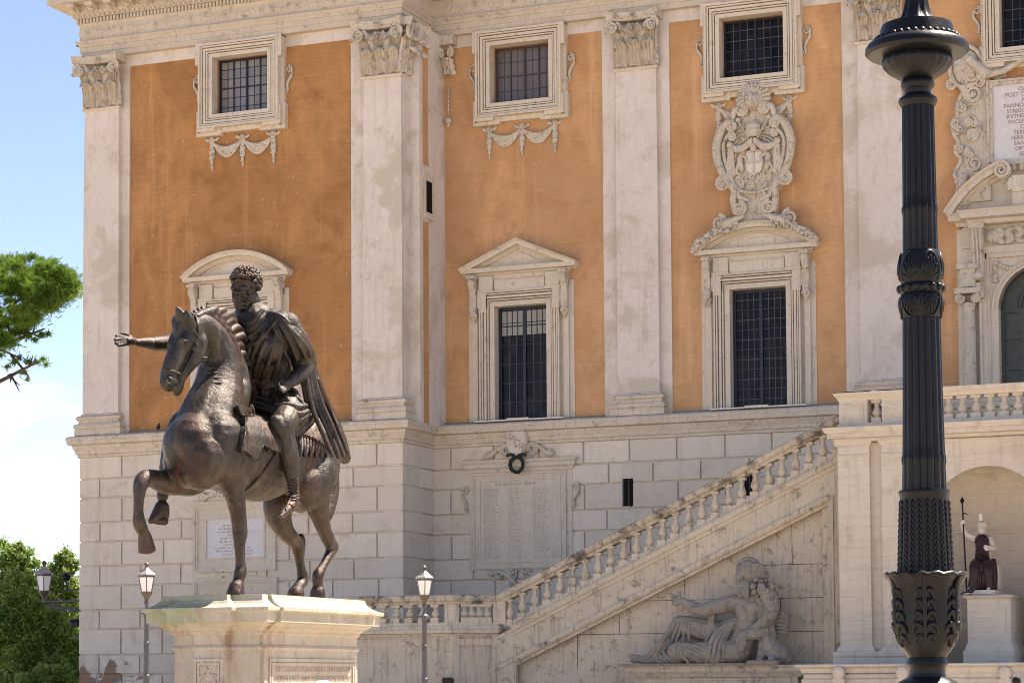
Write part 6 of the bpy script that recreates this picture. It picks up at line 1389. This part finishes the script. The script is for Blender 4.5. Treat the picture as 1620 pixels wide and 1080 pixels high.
# ------------------------------------------------------------------ lamps
def lathe_px(mb, prof, D, n=32, flute=None, cx=None):
    """prof rows (y pixel, half width pixel, centre x pixel); upright lathe at distance D"""
    base = PD(prof[-1][2], prof[-1][0], D); rows = []
    for y, w, c in prof: rows.append((w/FPX*D, PD(c, y, D).z-base.z))
    rows = rows[::-1]
    mb.lathe(base, rows, n, flute); return base
DL = 14.0
cxp = lambda y: 1467.5-(1080-y)*.0088
lpb = PD(cxp(1080), 1080, DL)
big = empty('lamp_column', (lpb.x, lpb.y, 0), 'tall black cast iron lamp column with fluted shaft and leafy urn, close to the camera', 'street lamp')
def fluted(n, d): return lambda a, z, j: 1-d*(.5+.5*math.cos(a*n))**2
def LP(rows, name, fl=None, n=48, par=big, sm=30):
    b = MB(); lathe_px(b, [(y, w, cxp(y)) for y, w in rows], DL, n, fl); return b.build(name, M['iron'], par, smooth=sm)
# straight pieces stand on one axis
ax = lpb
def lz(y): return PD(cxp(y), y, DL).z
def LA(rows, name, fl=None, n=64, sm=35):
    b = MB(); b.lathe((ax.x, ax.y, 0), [(w/FPX*DL, lz(y)) for y, w in rows][::-1], n, fl); return b.build(name, M['iron'], big, smooth=sm)
LA([(1040, 30), (1048, 33), (1050, 33), (1055, 29), (1064, 28), (1070, 30), (1078, 46), (1084, 50), (1100, 60), (1180, 62), (1200, 90)], 'foot')
LA([(905, 20), (905.5, 60), (908, 64), (913, 62), (920, 57), (932, 53), (946, 51), (970, 52), (990, 51), (1010, 47), (1024, 41), (1034, 33), (1040, 29)], 'urn', lambda a, z, j: 1+.03*math.cos(a*8) if j > 2 else 1+.015*math.cos(8*a))
LA([(773, 33), (774, 40), (778, 41), (782, 39), (790, 38.5), (906, 43)], 'sleeve', None)
LA([(497, 30), (640, 32), (700, 33.2), (716, 33.6), (722, 35.2), (729, 35.2), (734, 34), (774, 35)], 'lower_shaft', fluted(16, .10), 128)
LA([(390, 28), (394, 30), (402, 33), (414, 35.5), (426, 36), (434, 34.5), (440, 31.5), (443, 30.5), (446, 34), (451, 35.5), (456, 34), (459, 31), (464, 34), (472, 35.5), (482, 34.5), (491, 32), (498, 30.3)], 'leaf_collar', lambda a, z, j: 1+.012*math.cos(a*8))
LA([(150, 25.5), (300, 27), (317, 27.2), (321, 28.8), (326, 28.8), (331, 27.3), (392, 28)], 'upper_shaft', fluted(16, .10), 128)
LA([(112, 22), (116, 26), (121, 27), (126, 25), (129, 21.5), (136, 21), (139, 25), (143, 30), (148, 31), (152, 29), (157, 26)], 'neck_rings')
LA([(74, 52), (80, 55.5), (88, 55), (98, 47), (106, 36), (113, 24)], 'cup', lambda a, z, j: 1+.025*math.cos(a*24))
LA([(20, 27), (24, 56), (30, 58), (40, 60), (46, 62), (54, 78), (60, 82), (67, 83), (72, 78), (75, 54), (76, 30)], 'disc')
LA([(-60, 18), (-20, 17), (0, 21), (10, 25), (20, 33), (24, 40)], 'bell', lambda a, z, j: 1+.06*math.cos(a*10))
b = MB()
for i in range(36):
    a = 2*math.pi*i/36; rr = 66/FPX*DL; b.ell((ax.x+rr*math.cos(a), ax.y+rr*math.sin(a), lz(51)), (.022, .022, .028), None, 8, 6)
b.build('egg_row', M['iron'], big, smooth=60)
def on_axis(y, w, a, off=0): rr = w/FPX*DL+off; return Vector((ax.x+rr*math.cos(a), ax.y+rr*math.sin(a), lz(y)))
CW = [(390, 28), (394, 30), (402, 33), (414, 35.5), (426, 36), (434, 34.5), (440, 31.5), (459, 31), (464, 34), (472, 35.5), (482, 34.5), (491, 32), (500, 30.3)]
wcol = lambda y: float(np.interp(y, [p[0] for p in CW], [p[1] for p in CW]))
b = MB()
for i in range(6):                                                    # shells above and below the ring
    a0 = 2*math.pi*i/6-.86
    for up in (0, 1):
        pts = []
        for k_ in range(17):
            t = math.pi*k_/16; yy = (440-46*math.sin(t)) if up else (462+36*math.sin(t)); pts.append(on_axis(yy, wcol(yy), a0+.49*math.cos(t), .001))
        b.tube(pts, .009, 6)
        for k_ in range(7):
            t = math.pi*(k_+.5)/7; y1_ = (438-34*math.sin(t)) if up else (464+26*math.sin(t)); y0_ = 436 if up else 465; b.limb([(on_axis(y0_*(1-f_)+y1_*f_, wcol(y0_*(1-f_)+y1_*f_), a0+(.06+.30*f_)*math.cos(t), .0), .004+.004*f_) for f_ in (0, .35, .7, 1)], 6, 2)
for i in range(16): b.ell(on_axis(451, 34, 2*math.pi*i/16), (.022, .022, .024), None, 8, 6)
b.build('shell_ornament', M['iron'], big, smooth=60)
b = MB()
for i in range(20):                                                   # husk rows on the sleeve
    a0 = 2*math.pi*i/20
    for k_ in range(13):
        y = 790+8.8*k_; w = 38.5+(y-790)*.038
        for s_ in (-1, 1): b.limb([(on_axis(y, w, a0, -.002), .006), (on_axis(y+5, w, a0+s_*.05, .002), .009), (on_axis(y+11, w+.4, a0+s_*.085, .0), .004)], 6, 2)
b.build('husk_ornament', M['iron'], big, smooth=60)
b = MB()
for i in range(6):                                                    # acanthus on the urn
    a0 = 2*math.pi*i/6-1.40
    wy = lambda y: 51.5 if y < 995 else 51.5-(y-995)*.38
    for k_ in range(5):
        y = 1010-18*k_; sp = .40-.05*abs(k_-1)
        for s_ in (-1, 1): b.limb([(on_axis(y+8, wy(y+8), a0+s_*.03, .0), .012), (on_axis(y-5, wy(y), a0+s_*sp*.45, .003), .020), (on_axis(y-2, wy(y), a0+s_*sp*.8, .002), .016), (on_axis(y+8, wy(y+8), a0+s_*sp*1.0, -.002), .008)], 8, 3)
    b.limb([(on_axis(1020, 42, a0, .004), .014), (on_axis(980, 51.5, a0, .008), .016), (on_axis(930, 53, a0, .008), .015), (on_axis(912, 60, a0, .008), .010)], 8, 3)
b.build('acanthus_ornament', M['iron'], big, smooth=60)
b = MB(); on = [on_axis(908, 63, t_, .0) for t_ in [2*math.pi*i/48 for i in range(49)]]
b.tube([p+Vector((0, 0, .008*math.sin(i*2.1))) for i, p in enumerate(on)], .012, 6); b.build('urn_rim', M['iron'], big, smooth=60)

def small_lamp(px, top, D, label, post=True, name='street_lamp'):
    k = D/FPX; T = PD(px, top, D); lo_ = empty(name, (T.x, T.y, 0 if post else T.z-60*k), label, 'street lamp', 'small lanterns in the square')
    z = lambda d: T.z-d*k
    b = MB(); b.lathe((T.x, T.y, 0), [(.02*k, z(0)), (1.6*k, z(.6)), (2.6*k, z(2.0)), (4.3*k, z(3.2)), (4.6*k, z(4.0)), (3*k, z(6)), (2.2*k, z(9))][::-1], 14); b.build('finial', M['brass'], lo_, smooth=50)
    b = MB(); b.lathe((T.x, T.y, 0), [(2.4*k, z(9)), (4.5*k, z(11)), (8*k, z(14)), (13*k, z(18)), (16*k, z(20)), (16.2*k, z(21)), (14.5*k, z(21.5)), (14.3*k, z(24))][::-1], 6); b.build('roof', M['tin'], lo_)
    b = MB(); b.lathe((T.x, T.y, 0), [(13.6*k, z(24)), (8.6*k, z(48))][::-1], 6); b.build('lamp_glass', M['lampglass'], lo_)
    b = MB()
    for i in range(6):
        a = math.pi/3*i; b.tube([(T.x+14*k*math.cos(a), T.y+14*k*math.sin(a), z(23)), (T.x+9*k*math.cos(a), T.y+9*k*math.sin(a), z(48.5))], .7*k, 6)
    b.lathe((T.x, T.y, 0), [(14.6*k, z(22)), (14.6*k, z(25))][::-1], 6); b.build('lantern_frame', M['grey_iron'], lo_)
    b = MB(); b.lathe((T.x, T.y, 0), [(9.6*k, z(48)), (9.4*k, z(49.5)), (5*k, z(56)), (3.2*k, z(60)), (3.2*k, z(61))][::-1], 12); b.build('cup', M['brass'], lo_, smooth=40)
    if post:
        b = MB(); b.lathe((T.x, T.y, 0), [(3*k, z(60)), (3.8*k, z(64)), (4.2*k, z(66)), (2.8*k, z(68)), (2.6*k, z(76)), (3.5*k, z(78)), (8.5*k, z(81)), (8.8*k, z(83)), (5*k, z(86)), (4*k, z(90)), (4*k, z(126)), (4.8*k, z(127)), (4.8*k, z(130)), (4.2*k, z(131)), (4.8*k, z(133)), (4.8*k, z(135)), (4.5*k, z(137)), (4.9*k, z(178)), (5.8*k, z(179)), (5.8*k, z(181)), (5.2*k, z(183)), (7*k, .9), (11*k, .7), (12*k, .1), (14*k, 0)][::-1], 20); b.build('post', M['grey_iron'], lo_, smooth=35)
    return lo_, T, k
small_lamp(232, 888, 44, 'small grey lantern on a slim post under the raised hoof of the bronze horse')
small_lamp(671, 893, 44, 'small grey lantern on a slim post in front of the landing balustrade')
lw, T, k = small_lamp(70, 886, 70, 'dark lantern held out on an iron wall bracket at the left corner of the palace', False, 'wall_lantern')
b = MB(); zt_ = T.z-60*k; cxw = XL; yy = T.y
b.tube([(T.x, yy, zt_-.0), (T.x, yy, zt_-.12)], .05, 8); b.tube([(T.x-.05, yy, zt_-.10), (cxw+.02, yy+.0, zt_-.10)], .035, 8); b.tube([(T.x+.1, yy, zt_-.22), (cxw, yy, zt_-.55)], .03, 8)
for q_ in range(4): volute(b, lambda a, c, q_=q_: (T.x+.22+.24*q_+a, yy, zt_-.24-.05*q_+c), .10, 1.6, 1, .02)
b.tube([(cxw, yy, zt_-.1), (cxw, yy, zt_-.6)], .04, 8); volute(b, lambda a, c: (cxw+.1+a, yy-.05, zt_-.55+c), .12, 1.4, -1, .03)
b.build('bracket', M['grey_iron'], lw, smooth=50)
cpos = PD(105, 913, 69.6)
b = MB(); b.ell(cpos, (.13, .13, .11), None, 14, 10); b.lathe((cpos.x, cpos.y, 0), [(.13, cpos.z+.02), (.15, cpos.z+.05), (.10, cpos.z+.12), (.03, cpos.z+.15)], 14); b.tube([(cpos.x, cpos.y, cpos.z+.1), (cpos.x, cpos.y, cpos.z-.42)], .02, 6); b.tube([(cpos.x, cpos.y, cpos.z-.40), (XL, YW+.3, cpos.z-.40)], .02, 6)
tag(b.build('camera_dome', M['iron'], None, loc=cpos, smooth=50), 'black round dome camera beside the wall lantern at the palace corner', 'camera')
cpos = P(119, 984, YW+.1); b = MB(); b.box(cpos.x-.1, XL-.03, cpos.y-.10, cpos.y+.12, cpos.z-.12, cpos.z+.10); b.tube([(XL-.05, cpos.y, cpos.z), (XL+.05, cpos.y, cpos.z)], .04, 8); b.prismx([(cpos.y-.1, cpos.z+.10), (cpos.y-.2, cpos.z+.04), (cpos.y-.1, cpos.z)], cpos.x-.1, XL-.03)
tag(b.build('floodlight', M['iron'], None, loc=cpos, bevel=.01), 'small black floodlight fixed to the left corner of the palace base', 'floodlight')
cpos = P(710, 1074, YL_-.12); b = MB(); b.box(cpos.x-.11, cpos.x+.11, cpos.y-.10, cpos.y+.06, cpos.z-.10, cpos.z+.03); b.box(cpos.x-.13, cpos.x+.13, cpos.y-.12, cpos.y-.10, cpos.z-.11, cpos.z+.05); b.box(cpos.x-.03, cpos.x+.03, cpos.y, cpos.y+.16, cpos.z-.2, cpos.z-.1)
tag(b.build('floodlight', M['iron'], None, loc=cpos, bevel=.01), 'small black floodlight on the landing pier below the balustrade', 'floodlight')
cpos = PD(1608, 1076, 40); k = 40/FPX; b = MB(); b.lathe((cpos.x, cpos.y, 0), [(.12, 0), (.12, .1), (.07, .16), (.06, cpos.z-.16), (.075, cpos.z-.13), (.05, cpos.z-.09), (.075, cpos.z-.03), (.08, cpos.z), (.06, cpos.z+.05), (.01, cpos.z+.075)], 16)
tag(b.build('bollard', M['iron'], None, loc=(cpos.x, cpos.y, 0), smooth=40), 'black iron bollard with a round knob at the lower right edge', 'bollard')
cpos = P(126, 70, YW-.1); b = MB(); b.limb([((XL+.02, YW+.1, cpos.z-.05), .05), ((XL-.12, YW+.1, cpos.z), .05), ((XL-.24, YW+.1, cpos.z+.02), .015)], 8, 3)
tag(b.build('pigeon', M['bird'], None, loc=(XL-.05, YW+.1, cpos.z-.06), smooth=50), 'dark bird perched on the corner of the entablature', 'bird', 'birds on the ledges')

# ---- a visitor: only the crown of a white hat shows in front of the pedestal
D = 21.5; c = PD(511, 1084, D); hr_ = 26/FPX*D
vis = empty('person', (c.x, c.y, 0), 'visitor in a white sun hat standing in front of the marble pedestal', 'person')
b = MB(); zz = c.z
g_ = lambda x, y, z, r: ((c.x+x, c.y+y, z), r)
b.limb([g_(0, 0, zz-.04, .085), g_(0, .01, zz-.12, .085), g_(0, .01, zz-.17, .065)], 12); b.limb([g_(0, .02, zz-.22, .05), g_(0, .02, zz-.30, .055)], 10)
b.limb([g_(0, .02, zz-.32, .10), g_(0, .02, zz-.45, .135), g_(0, .02, zz-.62, .125), g_(0, .02, zz-.78, .13)], 14); b.limb([g_(-.17, .02, zz-.34, .055), g_(0, .02, zz-.31, .07), g_(.17, .02, zz-.34, .055)], 10)
for s_ in (-1, 1):
    b.limb([g_(s_*.19, .02, zz-.36, .05), g_(s_*.22, .03, zz-.62, .04), g_(s_*.21, -.05, zz-.85, .028), g_(s_*.2, -.06, zz-.95, .035)], 10)
    b.limb([g_(s_*.08, .02, zz-.8, .085), g_(s_*.09, .0, zz-1.2, .055), g_(s_*.09, .03, .1, .035), g_(s_*.1, -.08, .05, .035)], 10)
bd = b.build('body', M['skin'], vis, remesh=.02, smoothit=3, smooth=180)
b = MB(); b.lathe((c.x, c.y, 0), [(hr_*1.15, zz-.03), (hr_*1.1, zz-.02), (hr_*.62, zz+.0), (hr_*.58, zz+.01), (hr_*.52, zz+.032), (hr_*.35, zz+.046), (.01, zz+.05)], 20); b.build('sun_hat', M['cloth'], vis, smooth=60)
b = MB(); b.limb([g_(0, .02, zz-.36, .14), g_(0, .02, zz-.5, .165), g_(0, .02, zz-.75, .16), g_(0, .02, zz-.9, .17)], 14); b.build('shirt', M['cloth'], vis, remesh=.025, smoothit=2, smooth=180)

# ------------------------------------------------------------------ trees
rng = np.random.default_rng(3)
def leaves(name, centers, radii, n, size, mat, parent, up=.0, asp=.4, tip=False, tone0=.5, shell=.55):
    centers = np.array(centers); radii = np.array(radii); k = len(centers)
    w_ = radii.prod(1)**.66; idx = rng.choice(k, n, p=w_/w_.sum())
    d = rng.normal(size=(n, 3)); d /= np.linalg.norm(d, axis=1)[:, None]
    rr = np.abs(rng.normal(0, shell, n)); cen = centers[idx]+d*rr[:, None]*radii[idx]
    ax_ = rng.normal(size=(n, 3))+d*.8+np.array([0, 0, up]); ax_ /= np.linalg.norm(ax_, axis=1)[:, None]
    sd_ = np.cross(ax_, rng.normal(size=(n, 3))); sd_ /= np.linalg.norm(sd_, axis=1)[:, None]
    L_ = size*rng.uniform(.6, 1.3, n)[:, None]; W_ = L_*asp
    v = np.stack([cen-ax_*L_*.5, cen+sd_*W_*.5, cen+ax_*L_*.5, cen-sd_*W_*.5], 1).reshape(-1, 3)
    loc = wpos(parent); v = v-np.array(loc)
    me = bpy.data.meshes.new(name); me.vertices.add(4*n); me.vertices.foreach_set('co', v.ravel().astype(np.float32)); me.loops.add(4*n); me.loops.foreach_set('vertex_index', np.arange(4*n, dtype=np.int32))
    me.polygons.add(n); me.polygons.foreach_set('loop_start', np.arange(0, 4*n, 4, dtype=np.int32)); me.polygons.foreach_set('loop_total', np.full(n, 4, dtype=np.int32)); me.update(calc_edges=True)
    at_ = me.attributes.new('tone', 'FLOAT', 'FACE'); cl = rng.uniform(0, 1, k)
    at_.data.foreach_set('value', np.clip(tone0+.35*(cl[idx]-.5)+rng.normal(0, .18, n), 0, 1).astype(np.float32))
    me.materials.append(mat); ob = bpy.data.objects.new(name, me); COL.objects.link(ob); setp(ob, parent, loc); return ob
def PT(px, py, D): return np.array(PD(px, py, D))
# umbrella pine, its crown cut by the left edge
Dp = 86; kp = Dp/FPX
base = PD(-165, 1076, Dp); pn = empty('pine_tree', (base.x, base.y, 0), 'umbrella pine with a broad green crown cut by the left edge of the picture', 'tree')
cs, rs = [], []
def addc(px, py, dep, r): cs.append(PT(px, py, Dp+dep)); rs.append((r*kp, r*kp, r*kp*.72))
for k_ in range(480):
    px = rng.uniform(-330, 122); t = (px+120)/240
    top = 402+max(0, (px-60))**2*.012+max(0, -200-px)**2*.006; bot = 552-max(0, px-10)*.82
    if bot-top < 14: continue
    py = rng.uniform(top+9, bot-6); addc(px, py, rng.uniform(-2.6, 2.6)*(1-.25*abs(t)), rng.uniform(11, 19))
for px in range(-320, 118, 11): addc(px+rng.uniform(-4, 4), 404+max(0, (px-60))**2*.012+max(0, -200-px)**2*.006+rng.uniform(0, 8), rng.uniform(-2, 2), rng.uniform(8, 13))
for (px, py, r) in ((95, 462, 12), (110, 444, 12), (118, 450, 9), (78, 486, 11), (60, 500, 10), (84, 478, 9), (40, 520, 10), (20, 524, 11), (46, 532, 9), (66, 530, 8), (76, 528, 7), (56, 538, 7), (2, 545, 8), (30, 565, 8), (45, 572, 9), (58, 573, 8), (68, 568, 7), (72, 577, 6), (36, 588, 8), (44, 600, 6), (12, 580, 7), (22, 572, 8), (0, 562, 8)): addc(px, py, rng.uniform(-.8, .8), r)
leaves('crown', cs, rs, 185000, .26, M['pine'], pn, .6, .13, shell=.62, tone0=.5)
b = MB()
hub = PD(-165, 640, Dp)
b.limb([((base.x, base.y, 0), .5), (PD(-160, 860, Dp), .4), (hub, .33)], 12)
for (px, py) in ((110, 452), (70, 520), (60, 572), (20, 480), (-60, 450), (-160, 440), (-260, 460), (-40, 520), (40, 500), (-300, 480)):
    e = Vector(PT(px, py, Dp+rng.uniform(-1, 1))); m_ = hub.lerp(e, .5)+Vector((0, 0, .25 if py < 540 else -.45)); b.limb([(hub, .20), (m_, .11), (e, .03)], 8, 4)
    for q_ in range(5): t = rng.uniform(.4, .9); s0 = m_.lerp(e, t*1.0); b.limb([(s0, .05), (s0+Vector(rng.uniform(-.7, .7, 3)), .015)], 6, 2)
for pts in ([(-30, 545), (0, 553), (20, 561), (34, 569)], [(18, 562), (40, 588), (46, 598)], [(20, 530), (46, 526), (62, 533)]): b.limb([(Vector(PT(px, py, Dp)), .06-.012*i) for i, (px, py) in enumerate(pts)], 6, 3)
b.build('trunk', M['bark'], pn, smooth=60)
# broad-leaved trees behind the corner
def leaf_tree(name, D, blobs, trunk_px, label, n, size, tone0):
    k = D/FPX; bs_ = PD(trunk_px, 1078, D); t_ = empty(name, (bs_.x, bs_.y, 0), label, 'tree', 'trees left of the palace')
    cs, rs = [], []
    for (px, py, r) in blobs:
        for q_ in range(22):
            a = rng.normal(size=3); a /= np.linalg.norm(a); q = rng.uniform(.3, 1.15)
            cs.append(PT(px+a[0]*r*q, py+a[1]*r*q, D+a[2]*r*q*k)); s_ = r*rng.uniform(.12, .34)*k; rs.append((s_, s_, s_*.9))
    leaves('crown', cs, rs, n, size, M['leaf'], t_, .2, .45, shell=1.0, tone0=tone0)
    b = MB(); top = Vector(PT(trunk_px, blobs[0][1]+10, D)); b.limb([((bs_.x, bs_.y, 0), .28), (Vector((bs_.x, bs_.y, 0)).lerp(top, .5), .16), (top, .03)], 10)
    for (px, py, r) in blobs:
        e = Vector(PT(px, py, D)); s0 = Vector((bs_.x, bs_.y, 0)).lerp(top, .55); b.limb([(s0, .09), (s0.lerp(e, .5)+Vector((0, 0, .2)), .05), (e, .015)], 6, 3)
    b.build('trunk', M['bark'], t_, smooth=60); return t_
leaf_tree('leafy_tree', 82, [(25, 872, 18), (10, 890, 28), (45, 885, 22), (70, 905, 16), (30, 920, 34), (-10, 930, 40), (55, 940, 30), (20, 970, 40), (-30, 980, 45)], 20, 'pale green loose tree with its top against the sky at the lower left', 42000, .135, .62)
leaf_tree('leafy_tree', 80, [(102, 882, 16), (112, 900, 14), (92, 905, 20), (84, 930, 24), (110, 935, 22), (100, 965, 28), (75, 985, 30)], 96, 'small pale tree beside the wall lantern at the palace corner', 28000, .135, .62)
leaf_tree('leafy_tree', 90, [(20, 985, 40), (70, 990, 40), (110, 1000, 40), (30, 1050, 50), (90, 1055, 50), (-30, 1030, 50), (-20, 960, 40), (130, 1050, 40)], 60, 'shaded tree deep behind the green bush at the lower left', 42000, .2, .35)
leaf_tree('leafy_shrub', 74, [(35, 925, 22), (15, 950, 34), (48, 965, 36), (80, 985, 34), (100, 1005, 30), (20, 1005, 46), (60, 1035, 48), (100, 1050, 40), (0, 1060, 50), (-30, 1000, 40), (130, 1070, 40)], 50, 'dense dark green bush filling the lower left corner', 90000, .15, .58)
leaf_tree('leafy_shrub', 71, [(95, 1062, 16), (70, 1072, 18), (110, 1078, 16), (40, 1082, 16), (80, 1085, 22)], 80, 'low bright green shrub at the foot of the palace corner', 16000, .11, .62)
